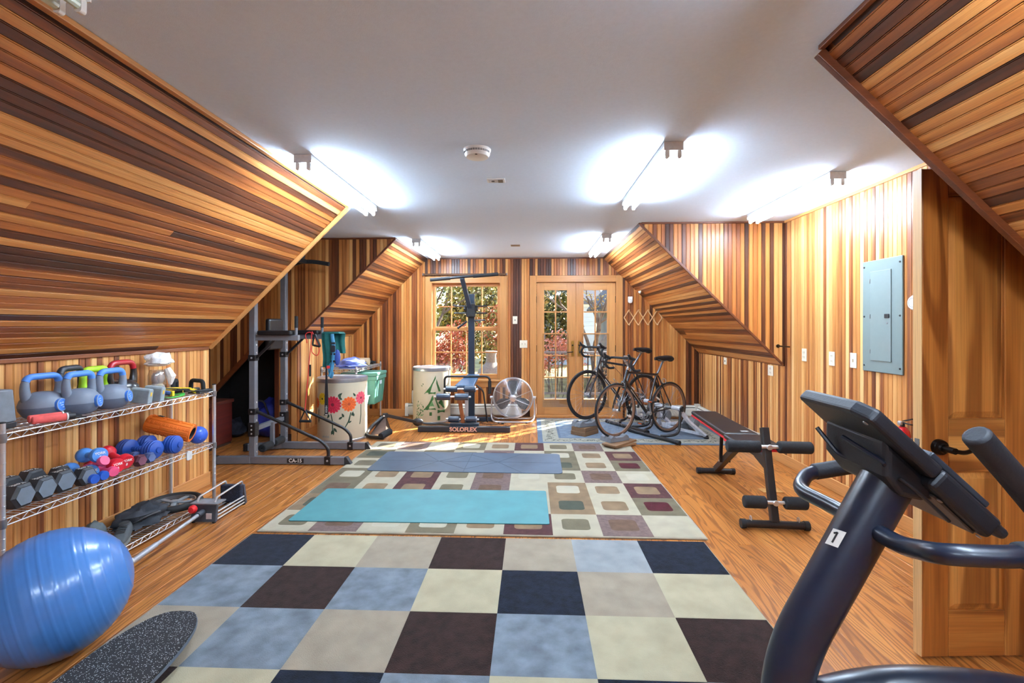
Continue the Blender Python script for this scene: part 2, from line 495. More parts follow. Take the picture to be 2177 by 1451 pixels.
dc = casing('door_1', DX0 + .03, DX1 - .03, 0, DZ1 - .03, .1, YW - .022, YW + .01)
j = MB(); j.bb(DX0, DX0 + .03, YW + .011, YW + .13, 0, DZ1); j.bb(DX1 - .03, DX1, YW + .011, YW + .13, 0, DZ1); j.bb(DX0 + .03, DX1 - .03, YW + .011, YW + .13, DZ1 - .03, DZ1)
j.build('jamb', trz, dc, smooth=False)
MB().bb(DX0 + .031, DX1 - .031, YW - .012, YW + .15, 0.0005, .03).build('threshold', trx, dc, smooth=False, bevel=.004)
brass = mat('brass', (176, 140, 70), .3, .9)
bronze = mat('dark_bronze', (52, 40, 28), .35, .8)
xm = (DX0 + DX1) / 2
for k, (x0, x1, gx0, gx1, hx) in enumerate(((DX0 + .033, xm - .002, .205, .557, xm - .05), (xm + .002, DX1 - .033, .808, 1.168, xm + .05))):
    y = YW + .03; th = .042; z0 = .033; z1 = DZ1 - .033; gz0, gz1 = .27, 1.945
    lf = MB().bb(x0, gx0, y, y + th, z0, z1).build('door_leaf', trz, dc, smooth=False, bevel=.003)
    MB().bb(gx1, x1, y, y + th, z0, z1).build('stile', trz, lf, smooth=False, bevel=.003)
    MB().bb(gx0, gx1, y, y + th, gz1, z1).build('rail', trx, lf, smooth=False, bevel=.003)
    MB().bb(gx0, gx1, y, y + th, z0, gz0).build('rail', trx, lf, smooth=False, bevel=.003)
    xc = (gx0 + gx1) / 2
    MB().bb(xc - .009, xc + .009, y + .004, y + th - .004, gz0, gz1).build('muntin', trz, lf, smooth=False)
    for r in range(1, 5):
        z = gz0 + (gz1 - gz0) * r / 5; MB().bb(gx0, gx1, y + .006, y + th - .006, z - .009, z + .009).build('muntin', trx, lf, smooth=False)
    for c in range(2):
        for r in range(5):
            a, b = (gx0, xc) if c == 0 else (xc, gx1)
            MB().bb(a, b, y + .0195, y + .0225, gz0 + (gz1 - gz0) * r / 5, gz0 + (gz1 - gz0) * (r + 1) / 5).build('pane', glass, lf, smooth=False)
    MB().bb(gx0 - .025, gx1 + .025, y - .005, y - .001, .15, 1.28).build('clear_guard', plexi, lf, smooth=False)
    h = MB(); h.prism(rrect(.04, .24, .018), (hx, y - .001, 1.05), AX, AZ, 0, .008); h.build('handle_plate', brass, lf, smooth=False)
    h = MB(); h.tube(fillet([(hx, y - .008, 1.0), (hx, y - .05, 1.0), (hx + (.09 if k else -.09), y - .05, .99)], .02), .009, 8)
    h.sphere((hx, y - .016, 1.1), .014, 10, 6); h.build('lever', bronze, lf)
    hxg = x1 - .004 if k else x0 - .01
    for z in (.25, 1.05, 1.8): MB().bb(hxg, hxg + .014, y - .012, y + .001, z - .05, z + .05).build('hinge', bronze, lf, smooth=False)

# ---------------------------------------------------------------- left side: near slope, knee wall, dormer, far slope
r2 = math.sqrt(.5)
def slab(poly, off):
    """3-D polygon pushed back by a vector"""
    n = len(poly); off = Vector(off); mb = MB()
    vs = [Vector(p) for p in poly] + [Vector(p) + off for p in poly]
    return mb.add(vs, [tuple(range(n)), tuple(reversed(range(n, 2 * n)))] + [(i, n + i, n + (i + 1) % n, (i + 1) % n) for i in range(n)])

def slope(name, xc, xk, y0, y1, side, m, joints=0, seed=1):
    """45 degree boarded slope from the ceiling edge xc to the knee wall xk; side -1 left, +1 right"""
    zk = HC - abs(xk - xc)
    o = struct(name, slab([(xc, y0, HC), (xc, y1, HC), (xk, y1, zk), (xk, y0, zk)], (side * .06, 0, .06)), backing)
    rr = random.Random(seed)
    def segs(u):
        cut = [y0 + .001]
        if joints and rr.random() < joints: cut.append(rr.uniform(y0 + 2.5, y1 - .5))
        cut.append(y1 - .001)
        return [(C_(a + .0004), C_(b - .0004)) for a, b in zip(cut[:-1], cut[1:])]
    L = abs(xk - xc) / r2
    boards(o, (xc, 0, HC), (side * r2, 0, -r2), AY, (-side * r2, 0, -r2), .03, L - .012, segs, m)
    return o, zk

def edge_trim(name, p0, p1, w, h, m, up=(0, 1, 0)):
    o = MB().bar(p0, p1, w, h, up).build(name, m, None, smooth=False, bevel=.003); o['kind'] = 'structure'; return o

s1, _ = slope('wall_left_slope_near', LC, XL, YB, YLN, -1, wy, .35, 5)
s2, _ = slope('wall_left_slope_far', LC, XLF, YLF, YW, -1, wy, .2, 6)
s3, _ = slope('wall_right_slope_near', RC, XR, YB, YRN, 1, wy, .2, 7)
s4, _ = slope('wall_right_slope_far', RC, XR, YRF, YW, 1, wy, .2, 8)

# knee walls
w = struct('wall_left_near', MB().bb(XL - .06, XL, YB, YLN - .02, -.01, KL + .03), backing)
boards(w, (XL, 0, 0), AY, AZ, AX, 1.0, YLN - .022, lambda u: [(C_(.1), C_(KL - .004))], wz_lit)
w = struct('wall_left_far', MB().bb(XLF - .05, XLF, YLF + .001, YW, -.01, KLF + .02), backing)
boards(w, (XLF, 0, 0), AY, AZ, AX, YLF + .003, YW - .012, lambda u: [(C_(.1), C_(KLF - .004))], wz_lit)
w = struct('wall_right', MB().bb(XR, XR + .06, YB, YW, -.01, HC), backing)
def seg_right(y):
    if y < YRN - .02 or y > YRF: return [(C_(.09), C_(KR - .004))]
    return [(C_(.09), C_(HC - .012))]
boards(w, (XR, 0, 0), AY, AZ, (-1, 0, 0), 1.0, YW - .012, seg_right, wz_lit)
struct('wall_back', MB().bb(XA, XR + .06, YB - .1, YB, -.01, HC), wz_lit)
struct('wall_left_dormer', MB().bb(XA - .06, XA, YLN, YW, -.01, HC), wz_lit)

# dormer cheeks
ck = struct('wall_right_cheek', slab([(RC, YRF, HC), (XR, YRF, HC), (XR, YRF, KR)], (0, .05, 0)), backing)
boards(ck, (0, YRF, 0), AX, AZ, (0, -1, 0), RC + .01, XR - .012, lambda u: [(lambda x: HC - (x - RC), C_(HC - .004))], wz)
struct('wall_right_return', slab([(RC, YRN, HC), (XR, YRN, HC), (XR, YRN, KR)], (0, -.05, 0)), wz_lit)
struct('wall_left_return', slab([(LC, YLN, HC), (XA, YLN, HC), (XA, YLN, 0), (XL, YLN, 0), (XL, YLN, KL)], (0, -.05, 0)), wz_lit)
# left cheek with a low slanting opening into the eaves
OX = -3.05                                           # right side of the opening
def diag(x): return 1.40 + (x - OX) * 1.06
poly = [(LC, HC), (XLF, KLF), (XLF - .0, -.01), (OX, -.01), (OX, diag(OX)), (XA, diag(XA)), (XA, HC)]
ck = struct('wall_left_cheek', slab([(x, YLF, z) for x, z in poly], (0, .05, 0)), backing)
def seg_lc(x):
    if x > XLF: return [(lambda q: HC - (LC - q), C_(HC - .004))]
    if x > OX: return [(C_(.1), C_(HC - .004))]
    return [(diag, C_(HC - .004))]
boards(ck, (0, YLF, 0), AX, AZ, (0, -1, 0), XA + .01, LC - .01, seg_lc, wood('cedar_vertical_half_lit', 'z', [(p, tuple(int((a + b) / 2) for a, b in zip(c, d))) for (p, c), (q, d) in zip(CEDAR, CEDAR_LIT)], streak=.38))  # in-between tones put the light on this cheek into its colour
edge_trim('trim_1', (OX + .02, YLF - .012, diag(OX) + .03), (XA + .02, YLF - .012, diag(XA + .02) + .012), .055, .03, dkx, (0, 1, 0))
edge_trim('trim_2', (OX + .012, YLF - .013, 0.001), (OX + .012, YLF - .013, diag(OX) - .0), .05, .024, mat('dark_red_trim', (96, 48, 26), .5), (0, 1, 0))
edge_trim('trim_3', (XLF - .03, YLF - .012, .001), (XLF - .03, YLF - .012, KLF), .06, .02, trz, (0, 1, 0))
dkw = mat('eaves_shade', (26, 22, 22), .95, speck=((110, 90, 70), 220, .06))  # near-black colour paints in the darkness of the unlit eaves
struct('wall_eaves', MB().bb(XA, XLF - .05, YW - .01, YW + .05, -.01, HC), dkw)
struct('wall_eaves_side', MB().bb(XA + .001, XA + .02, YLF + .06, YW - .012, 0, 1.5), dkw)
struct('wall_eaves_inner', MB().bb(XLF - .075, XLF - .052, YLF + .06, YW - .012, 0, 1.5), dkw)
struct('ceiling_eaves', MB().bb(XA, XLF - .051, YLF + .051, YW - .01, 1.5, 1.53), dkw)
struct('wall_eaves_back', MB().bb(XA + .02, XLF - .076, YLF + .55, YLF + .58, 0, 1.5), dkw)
# slope end trims
edge_trim('trim_4', (LC + .02, YLN - .004, HC - .02), (XL + .012, YLN - .004, KL - .014), .03, .026, try_, (0, 1, 0))
edge_trim('trim_5', (RC - .01, YRN - .004, HC - .02), (XR - .012, YRN - .004, KR + .0), .036, .026, dkx, (0, 1, 0))
edge_trim('trim_6', (RC + .0, YRF - .012, HC - .012), (XR - .03, YRF - .012, KR + .018), .022, .022, dkx, (0, 1, 0))
edge_trim('trim_7', (LC - .0, YLF - .012, HC - .012), (XLF + .02, YLF - .012, KLF + .018), .022, .022, dkx, (0, 1, 0))
edge_trim('trim_8', (RC + .02, YRF - .018, HC - .009), (XR - .01, YRF - .018, HC - .009), .016, .018, dkx, (0, 0, 1))
edge_trim('trim_9', (XR - .016, YRN + .05, HC - .012), (XR - .016, YRF - .03, HC - .012), .016, .024, try_, (0, 0, 1))
edge_trim('trim_10', (XL + .014, YB, KL - .012), (XL + .014, YLN - .03, KL - .012), .018, .026, dky, (0, 0, 1))
edge_trim('trim_11', (LC + .014, YB, HC - .012), (LC + .014, YLN - .02, HC - .012), .03, .022, try_, (0, 0, 1))
edge_trim('trim_12', (RC - .012, YB, HC - .01), (RC - .012, YRN - .02, HC - .01), .022, .018, dky, (0, 0, 1))
edge_trim('trim_13', (LC, YW - .008, HC - .009), (RC, YW - .008, HC - .009), .016, .018, dkx, (0, 0, 1))
edge_trim('trim_14', (XLF - .12, YLF - .018, HC - .009), (LC, YLF - .018, HC - .009), .016, .018, dkx, (0, 0, 1))
# baseboards
def base(name, *b, m=None): 
    o = MB().bb(*b).build(name, m, None, smooth=False, bevel=.005); o['kind'] = 'structure'
base('baseboard_left', XL + .0005, XL + .018, YB, YLN - .004, .0005, .115, m=try_)
base('baseboard_left_far', XLF + .0005, XLF + .018, YLF + .002, YW - .02, .0005, .115, m=try_)
base('baseboard_far_left', XLF + .02, -.13, YW - .012, YW + .0088, .0005, .11, m=trx)
base('baseboard_far_right', 1.43, XR - .02, YW - .012, YW + .0088, .0005, .11, m=trx)
base('baseboard_right', XR - .018, XR - .0005, YB, YW - .02, .0005, .105, m=try_)
base('baseboard_return', XLF + .0005 - .06, XLF - .0005, YLF - .02, YLF - .001, .0005, .1, m=trx)

# ---------------------------------------------------------------- open panel door on the right
door = bpy.data.objects.new('door_2', None); COL.objects.link(door); door['kind'] = 'structure'
door.location = (1.622, 2.02, 0); door.rotation_euler = (0, 0, R(3.5))
DPAL = [(0, (140, 78, 28)), (.45, (176, 106, 44)), (.75, (206, 140, 68)), (1, (218, 160, 88))]
pdz = wood('door_wood_z', 'z', DPAL, streak=.55, lines=24, spread=.5, across=12, rough=.33)
pdx = wood('door_wood_x', 'x', DPAL, streak=.55, lines=24, spread=.5, across=12, rough=.33)
DWD, DHT, DTH = .81, 2.04, .042
edge_m = wood('door_edge', 'z', [(0, (208, 158, 98)), (1, (226, 184, 128))], spread=.3)
def dpart(n, x0, x1, z0, z1, m, y0=0, y1=DTH): return MB().bb(x0, x1, y0, y1, z0, z1).build(n, m, door, smooth=False, bevel=.004)
st, mu = .115, .1
xs = [st, (DWD - mu) / 2, (DWD + mu) / 2, DWD - st]
dpart('stile', .003, st, .012, DHT, pdz); dpart('stile', DWD - st, DWD, .012, DHT, pdz); dpart('stile', xs[1], xs[2], .012, DHT, pdz)
MB().bb(0, .0028, 0.001, DTH - .001, .012, DHT).build('edge_strip', edge_m, door, smooth=False)
for a, b in ((xs[0], xs[1]), (xs[2], xs[3])):
    for z0, z1 in ((.012, .2), (.78, 1.0), (1.93, DHT)): dpart('rail', a, b, z0, z1, pdx)
    for z0, z1 in ((.2, .78), (1.0, 1.93)):
        MB().bb(a, b, .012, DTH - .012, z0, z1).build('panel', pdz, door, smooth=False)
        k = MB(); i = .03
        v = [(a + .004, .0119, z0 + .004), (b - .004, .0119, z0 + .004), (b - .004, .0119, z1 - .004), (a + .004, .0119, z1 - .004),
             (a + i, .004, z0 + i), (b - i, .004, z0 + i), (b - i, .004, z1 - i), (a + i, .004, z1 - i)]
        k.add(v, [(4, 5, 6, 7)] + [(q, (q + 1) % 4, 4 + (q + 1) % 4, 4 + q) for q in range(4)]); k.build('raised_field', pdz, door, smooth=False)
dk = mat('black_bronze', (24, 20, 18), .3, .6)
k = MB(); k.lathe([(.001, -.03), (.018, -.03), (.02, -.022), (.03, -.018), (.033, -.008), (.033, 0)], 24, (.07, 0, .885), (0, 1, 0)); k.build('rosette', dk, door)
k = MB(); k.cyl((.07, -.03, .885), (.07, -.075, .885), .013, n=14); k.tube(fillet([(.07, -.068, .885), (.115, -.07, .876), (.17, -.06, .892)], .03), [.009] * 6 + [.008, .008] if False else .009, 10); k.build('lever', dk, door)
MB().bb(-.0012, 0, .01, .032, .845, .915).build('latch_plate', steel, door, smooth=False)
# ---------------------------------------------------------------- fluorescent fixtures
tube_on = bpy.data.materials.new('lit_tube'); tube_on.use_nodes = True
_b = tube_on.node_tree.nodes['Principled BSDF']
_b.inputs['Base Color'].default_value = (.9, .92, .95, 1)
_b.inputs['Emission Color'].default_value = (.78, .95, 1.14, 1); _b.inputs['Emission Strength'].default_value = TUBE
tube_off = mat('unlit_tube', (200, 214, 196), .25, var=.05)
def fixture(x, y0, label, on=True, L=1.22):
    o = thing('fluorescent_light', label, 'ceiling light', (x, y0 + L / 2, HC), group='two-tube fluorescent ceiling lights')
    k = MB(); k.prism([(-.054, 0), (.054, 0), (.054, -.028), (.03, -.045), (-.03, -.045), (-.054, -.028)], (x, y0, HC - .0005), AX, AZ, -L, 0)
    k.build('housing', white, o, smooth=False)
    for e in (0, 1):
        y = y0 + (0 if e == 0 else L)
        k = MB(); k.bb(x - .055, x + .055, y - (.004 if e == 0 else -.0), y + (.0 if e == 0 else .004), HC - .05, HC - .001); k.build('end_cap', mat('grey_enamel', (222, 222, 222), .45), o, smooth=False)
        for sx in (-.034, .034):
            k = MB(); yy = y0 + .002 if e == 0 else y0 + L - .02
            k.prism(rrect(.024, .05, .01), (x + sx, yy + .018, HC - .068), AX, AZ, 0, .018); k.build('lampholder', white, o, smooth=False)
    for sx in (-.034, .034):
        MB().cyl((x + sx, y0 + .022, HC - .072), (x + sx, y0 + L - .022, HC - .072), .0135, n=10).build('tube', tube_on if on else tube_off, o)
    return o
fixture(-1.40, 2.835, 'lit fluorescent fixture hanging beside the left slope, nearest of the left row')
fixture(.815, 2.72, 'lit fluorescent fixture in the ceiling middle right, above the patterned rugs')
fixture(2.09, 3.29, 'lit fluorescent fixture close to the right wall above the electrical panel')
fixture(-1.375, 5.60, 'lit fluorescent fixture at the far left near the window')
fixture(.865, 5.40, 'lit fluorescent fixture at the far right above the french doors')
fixture(-1.42, .185, 'unlit fluorescent fixture at the top left corner, only its tube ends showing', on=False)
fixture(.82, .02, 'lit fluorescent fixture overhead just behind the camera position, over the front rug')
fixture(-.9, -1.9, 'lit fluorescent fixture added unseen for fill light, left one behind the camera')  # unseen pair of fixtures added to fill the room with light
fixture(.7, -1.9, 'lit fluorescent fixture added unseen for fill light, right one behind the camera')

# ---------------------------------------------------------------- ceiling and wall fittings
o = thing('smoke_detector', 'round white smoke detector on the ceiling between the lights', 'smoke detector', (-.32, 2.80, HC))
MB().lathe([(.083, 0), (.083, -.006), (.078, -.012), (.076, -.03), (.066, -.044), (.03, -.05), (.001, -.051)], 32, (-.32, 2.80, HC - .0005)).build('body', white, o)
k = MB()
for a in list(range(195, 345, 11)):
    for z in (-.018, -.024):
        t = R(a); c = Vector((-.32 + .0772 * math.cos(t), 2.80 + .0772 * math.sin(t), HC + z)); k.box(c, (.012, .003, .0028), Matrix.Rotation(t + math.pi / 2, 3, 'Z'))
k.build('vent_slots', mat('slot_dark', (40, 40, 42), .8), o, smooth=False)
MB().lathe([(.008, -.006), (.008, 0), (.004, .001)], 12, (-.32, 2.745, HC - .047), (0, 0, -1)).build('test_button', blackp, o)
o = thing('ceiling_sensor', 'small white rectangular grille set in the ceiling beyond the smoke detector', 'sensor', (-.25, 3.38, HC))
MB().bb(-.315, -.185, 3.335, 3.425, HC - .008, HC - .0005).build('frame', white, o, smooth=False, bevel=.003)
MB().bb(-.303, -.197, 3.345, 3.415, HC - .0095, HC - .0081).build('face', mat('sensor_face', (205, 205, 205), .5), o, smooth=False)
MB().bb(-.235, -.20, 3.35, 3.41, HC - .012, HC - .0096).build('dark_insert', mat('insert', (120, 104, 84), .6), o, smooth=False)
MB().lathe([(.012, 0), (.012, -.003), (.001, -.004)], 14, (-.272, 3.38, HC - .0096)).build('lens', mat('lens_dark', (70, 72, 74), .3), o)
o = thing('ceiling_plate', 'tiny brown plate on the ceiling near the far wall', 'plate', (-.2, 6.1, HC))
MB().bb(-.26, -.14, 6.06, 6.16, HC - .006, HC - .0005).build('plate', mat('brown_plate', (150, 128, 104), .6), o, smooth=False, bevel=.002)
MB().bb(-.245, -.155, 6.075, 6.145, HC - .008, HC - .0061).build('grille', mat('brown_plate2', (126, 106, 86), .6), o, smooth=False)

def wall_plate(name, label, cat, c, n, w=.072, h=.118, kind='outlet'):
    """plate on a wall; n = wall normal axis ('-x','-y')"""
    o = thing(name, label, cat, c); x, y, z = c
    def bx(nm, du, dv, su, sv, d0, d1, m, bev=0):
        if n == '-x': k = MB().bb(x - d1, x - d0, y + du - su / 2, y + du + su / 2, z + dv - sv / 2, z + dv + sv / 2)
        else: k = MB().bb(x + du - su / 2, x + du + su / 2, y - d1, y - d0, z + dv - sv / 2, z + dv + sv / 2)
        return k.build(nm, m, o, smooth=False, bevel=bev)
    bx('plate', 0, 0, w, h, .0005, .007, ivory, .003)
    if kind == 'outlet':
        for dv in (-.022, .022):
            bx('socket', 0, dv, .034, .03, .0071, .009, mat('ivory2', (222, 214, 192), .4), .002)
            for du in (-.007, .007): bx('slot', du, dv + .003, .003, .009, .0091, .0096, blackp)
    elif kind == 'switch':
        k = 1 if w < .1 else 2
        for i in range(k): bx('toggle', (i - (k - 1) / 2) * .046, 0, .012, .026, .0071, .018, mat('ivory2', (222, 214, 192), .4), .002)
    elif kind == 'jack': bx('jack', 0, 0, .016, .016, .0071, .01, blackp)
    return o
yf = YW - .0005; xr = XR - .0095
wall_plate('wall_outlet', 'ivory jack plate on the far wall right of the window', 'wall plate', (-.242, yf, 1.485), '-y', kind='jack')
wall_plate('light_switch', 'ivory double light switch left of the french doors', 'light switch', (-.112, yf, 1.117), '-y', w=.118, kind='switch')
wall_plate('wall_outlet', 'ivory outlet on the right wall, highest and farthest of the three beside the panel', 'outlet', (xr, 4.472, 1.122), '-x')
wall_plate('wall_outlet', 'ivory outlet on the right wall, middle one of the three beside the panel', 'outlet', (xr, 4.071, 1.114), '-x')
wall_plate('light_switch', 'ivory light switch on the right wall directly beside the electrical panel', 'light switch', (xr, 3.806, 1.118), '-x', kind='switch')
wall_plate('wall_outlet', 'small ivory plate under the far end of the right slope', 'wall plate', (xr, 6.249, .936), '-x', w=.09, h=.09, kind='jack')
wall_plate('wall_outlet', 'ivory square outlet plate under the near end of the right slope', 'wall plate', (xr, 5.086, .92), '-x', w=.11, h=.11)
wall_plate('wall_outlet', 'pale outlet plate low on the left wall behind the hanging red tube', 'outlet', (XLF + .0175, 5.9, .42), '-x') if False else None
o = thing('motion_sensor', 'white motion sensor on the far wall right of the doors', 'motion sensor', (1.505, yf, 1.79))
k = MB(); k.prism([(-.032, .05), (-.032, -.02), (-.026, -.038), (-.012, -.05), (.012, -.05), (.026, -.038), (.032, -.02), (.032, .05)], (1.505, yf - .001, 1.79), AX, AZ, 0, .045); k.build('body', white, o, smooth=False, bevel=.006)
MB().sphere((1.505, yf - .044, 1.775), .024, 14, 8, sc=(1, .5, 1)).build('lens', mat('milky', (238, 238, 236), .3), o)
# accordion peg rack
o = thing('peg_rack', 'wooden accordion peg rack hanging on the far wall right of the doors', 'peg rack', (1.70, yf, 1.52))
pale = wood('pale_birch', 'z', [(0, (222, 172, 118)), (1, (238, 198, 148))], spread=.3)
px = [1.415 + i * .0725 for i in range(9)]
for i in range(4):
    x = 1.487 + i * .142
    MB().bar((x - .0, yf - .016, 1.41), (x + (.142 if i < 3 else .071), yf - .016, 1.635 if i < 3 else 1.52), .014, .008, (0, 1, 0)).build('slat', pale, o, smooth=False)
    MB().bar((x, yf - .007, 1.635), (x + (.142 if i < 3 else .071), yf - .007, 1.41 if i < 3 else 1.52), .014, .008, (0, 1, 0)).build('slat', pale, o, smooth=False)
MB().bar((1.416, yf - .016, 1.522), (1.487, yf - .016, 1.635), .014, .008, (0, 1, 0)).build('slat', pale, o, smooth=False)
MB().bar((1.416, yf - .007, 1.522), (1.487, yf - .007, 1.41), .014, .008, (0, 1, 0)).build('slat', pale, o, smooth=False)
for i in range(4):
    for z in (1.41, 1.635): MB().lathe([(.007, 0), (.006, .03), (.009, .036), (.006, .044)], 10, (1.487 + i * .142, yf - .02, z), (0, -1, 0)).build('peg', pale, o)
# knob on the far right slope, pin in the corner
o = thing('hook_knob', 'small white knob screwed to the far right slope', 'knob', (1.62, 6.98, 1.92)); c = Vector((1.62, 6.98, HC - .52 - .008))
MB().lathe([(.012, 0), (.01, .012), (.022, .024), (.024, .036), (.014, .046), (.001, .048)], 16, c, (-r2, 0, -r2)).build('knob', ivory, o)
MB().lathe([(.026, 0), (.026, .004), (.02, .006)], 16, c, (-r2, 0, -r2)).build('rosette', brass, o)
o = thing('wall_peg', 'dark metal peg sticking out of the cheek wall above the slope end', 'peg', (2.46, YRF - .01, 1.19))
MB().cyl((2.475, YRF - .0095, 1.19), (2.475, YRF - .22, 1.19), .007, n=8).build('rod', bronze, o)
MB().cyl((2.475, YRF - .0095, 1.19), (2.475, YRF - .018, 1.19), .018, n=12).build('flange', bronze, o)

# electrical panel
pg = mat('panel_grey', (112, 126, 126), .45, var=.02)
o = thing('electrical_panel', 'grey-blue electrical panel cover on the right wall', 'electrical panel', (xr, 3.5, 1.46))
MB().bb(xr - .014, xr - .0005, 3.305, 3.69, 1.052, 1.872).build('cover', pg, o, smooth=False, bevel=.004)
d = MB().bb(xr - .02, xr - .0141, 3.40, 3.60, 1.135, 1.79).build('panel_door', mat('panel_grey2', (118, 132, 132), .42, var=.02), o, smooth=False, bevel=.002)
MB().bb(xr - .027, xr - .0201, 3.412, 3.455, 1.445, 1.475).build('latch', blackp, d, smooth=False, bevel=.003)
MB().lathe([(.007, 0), (.007, .002), (.001, .003)], 10, (xr - .0201, 3.434, 1.41), (-1, 0, 0)).build('lock', steel, d)
for z in (1.2, 1.46, 1.72): MB().bb(xr - .0215, xr - .0141, 3.601, 3.607, z - .016, z + .016).build('hinge', steel, o, smooth=False)
for y in (3.325, 3.67):
    for z in (1.095, 1.46, 1.83): MB().lathe([(.0075, 0), (.006, .004), (.001, .005)], 10, (xr - .0141, y, z), (-1, 0, 0)).build('screw', blackp, o)
# round thermostat
o = thing('wall_dial', 'round clear dial on the right wall half hidden by the open door', 'thermostat', (xr, 3.21, 1.543))
MB().lathe([(.05, 0), (.05, .012), (.042, .022), (.001, .026)], 28, (xr - .0005, 3.21, 1.543), (-1, 0, 0)).build('cover', mat('dial', (214, 216, 214), .2), o)
MB().ring((xr - .022, 3.21, 1.543), (1, 0, 0), .03, .003, 28, 6).build('dial_ring', steel, o)
# fire extinguisher
o = thing('fire_extinguisher', 'small red fire extinguisher hung on the right wall behind the door edge', 'fire extinguisher', (2.47, 3.235, .42)); ex = (2.475, 3.235)
redg = mat('red_gloss', (196, 22, 34), .25, coat=.5)
MB().lathe([(.001, .42), (.034, .42), (.042, .43), (.042, .66), (.038, .69), (.022, .715), (.014, .72)], 20, (*ex, 0)).build('cylinder', redg, o)
k = MB(); k.cyl((*ex, .72), (*ex, .75), .013, n=12); k.bar((ex[0], ex[1] - .01, .758), (ex[0], ex[1] - .085, .785), .018, .006); k.bar((ex[0], ex[1] - .005, .745), (ex[0], ex[1] - .075, .745), .016, .006); k.build('valve', blackp, o)
MB().lathe([(.016, 0), (.016, .012), (.012, .014), (.001, .014)], 16, (ex[0] - .012, ex[1], .742), (-1, 0, 0)).build('gauge', chrome, o)
MB().bb(2.517, 2.54, 3.205, 3.265, .5, .64).build('bracket', steel, o, smooth=False)

# baseboard heaters
hm = mat('heater_white', (216, 216, 206), .45, var=.03)
def heater(label, p0, p1, nrm, ends=(1, 1)):
    p0, p1, n = Vector(p0), Vector(p1), Vector(nrm); d = (p1 - p0); L = d.length; d.normalize()
    o = thing('baseboard_heater', label, 'heater', p0)
    def pr(nm, poly, a, b, m):
        k = MB(); k.v = []; q = len(poly)
        vs = [p0 + n * u + Vector((0, 0, v)) + d * t for t in (a, b) for u, v in poly]
        k.add(vs, [tuple(reversed(range(q))), tuple(range(q, 2 * q))] + [(i, (i + 1) % q, q + (i + 1) % q, q + i) for i in range(q)])
        k.build(nm, m, o, smooth=False)
    pr('back_plate', [(0, .02), (.008, .02), (.008, .2), (0, .2)], 0, L, hm)
    pr('front_cover', [(.052, .045), (.058, .045), (.058, .15), (.046, .163), (.044, .158), (.052, .147)], 0, L, hm)
    pr('damper', [(.009, .192), (.03, .196), (.048, .178), (.046, .174), (.03, .191), (.009, .187)], 0, L, hm)
    pr('fins', [(.01, .06), (.046, .06), (.046, .13), (.01, .13)], .03, L - .03, mat('fin_dark', (52, 50, 48), .6))
    for e, t in zip(ends, (0, L - .05)):
        if e: pr('end_cap', [(0, .015), (.062, .015), (.062, .165), (.045, .205), (0, .205)], t, t + .05, hm)
    return o
heater('low white baseboard heater under the window', (-1.93, yf - .012, 0), (-.14, yf - .012, 0), (0, -1, 0))
heater('low white baseboard heater on the far wall behind the bicycles', (1.45, yf - .012, 0), (2.48, yf - .012, 0), (0, -1, 0), (1, 0))
heater('low white baseboard heater along the foot of the right wall', (XR - .019, 7.12, 0), (XR - .019, 5.3, 0), (-1, 0, 0), (0, 1))
o = thing('heater_corner', 'pale corner cover joining the two heaters behind the bicycles', 'heater cover', (2.48, 7.14, 0)); k = MB()
k.bb(2.462, XR - .019, 7.13, yf - .0125, .012, .215); k.build('cover', hm, o, smooth=False, bevel=.004)
MB().bb(2.46, XR - .019, 7.128, yf - .0125, .2151, .222).build('top_cap', hm, o, smooth=False)
o = thing('floor_plate', 'tan rectangular cover plate set in the floor beside the bench', 'floor plate', (2.02, 4.05, 0))
MB().box((2.02, 4.05, .0035), (.17, .1, .006), Matrix.Rotation(R(3), 3, 'Z')).build('plate', mat('tan_plate', (196, 152, 92), .5), o, smooth=False, bevel=.002)
for sx in (-.07, .07): MB().lathe([(.006, 0), (.005, .0015)], 8, (2.02 + sx, 4.05, .0066)).build('screw', brass, o)
# ---------------------------------------------------------------- rugs and mats
def pile(name, col, var=.16, scale=9, fibre=.5):
    if name in MATS: return MATS[name]
    m = mat(name, col, .95, var=var, scale=scale, spec=.05)
    t = m.node_tree; b = t.nodes['Principled BSDF']
    b.inputs['Sheen Weight'].default_value = .08
    tc = t.nodes.new('ShaderNodeTexCoord'); n = t.nodes.new('ShaderNodeTexNoise'); n.inputs['Scale'].default_value = 260; n.inputs['Detail'].default_value = 2
    t.links.new(tc.outputs['Object'], n.inputs['Vector'])
    bp = t.nodes.new('ShaderNodeBump'); bp.inputs['Strength'].default_value = fibre; bp.inputs['Distance'].default_value = .006
    t.links.new(n.outputs['Fac'], bp.inputs['Height']); t.links.new(bp.outputs[0], b.inputs['Normal'])
    return m
NAVY, BLUE, CREAM, BEIGE, BROWN, LB = range(6)
rugm = [pile('pile_navy', (19, 25, 37), .55, 26), pile('pile_blue', (109, 119, 128), .3, 11), pile('pile_cream', (169, 161, 135), .1, 8), pile('pile_beige', (148, 137, 120), .12, 9), pile('pile_brown', (42, 27, 24), .4, 22), pile('pile_light_blue', (138, 143, 146), .14, 9), pile('rug_edge', (156, 148, 128))]
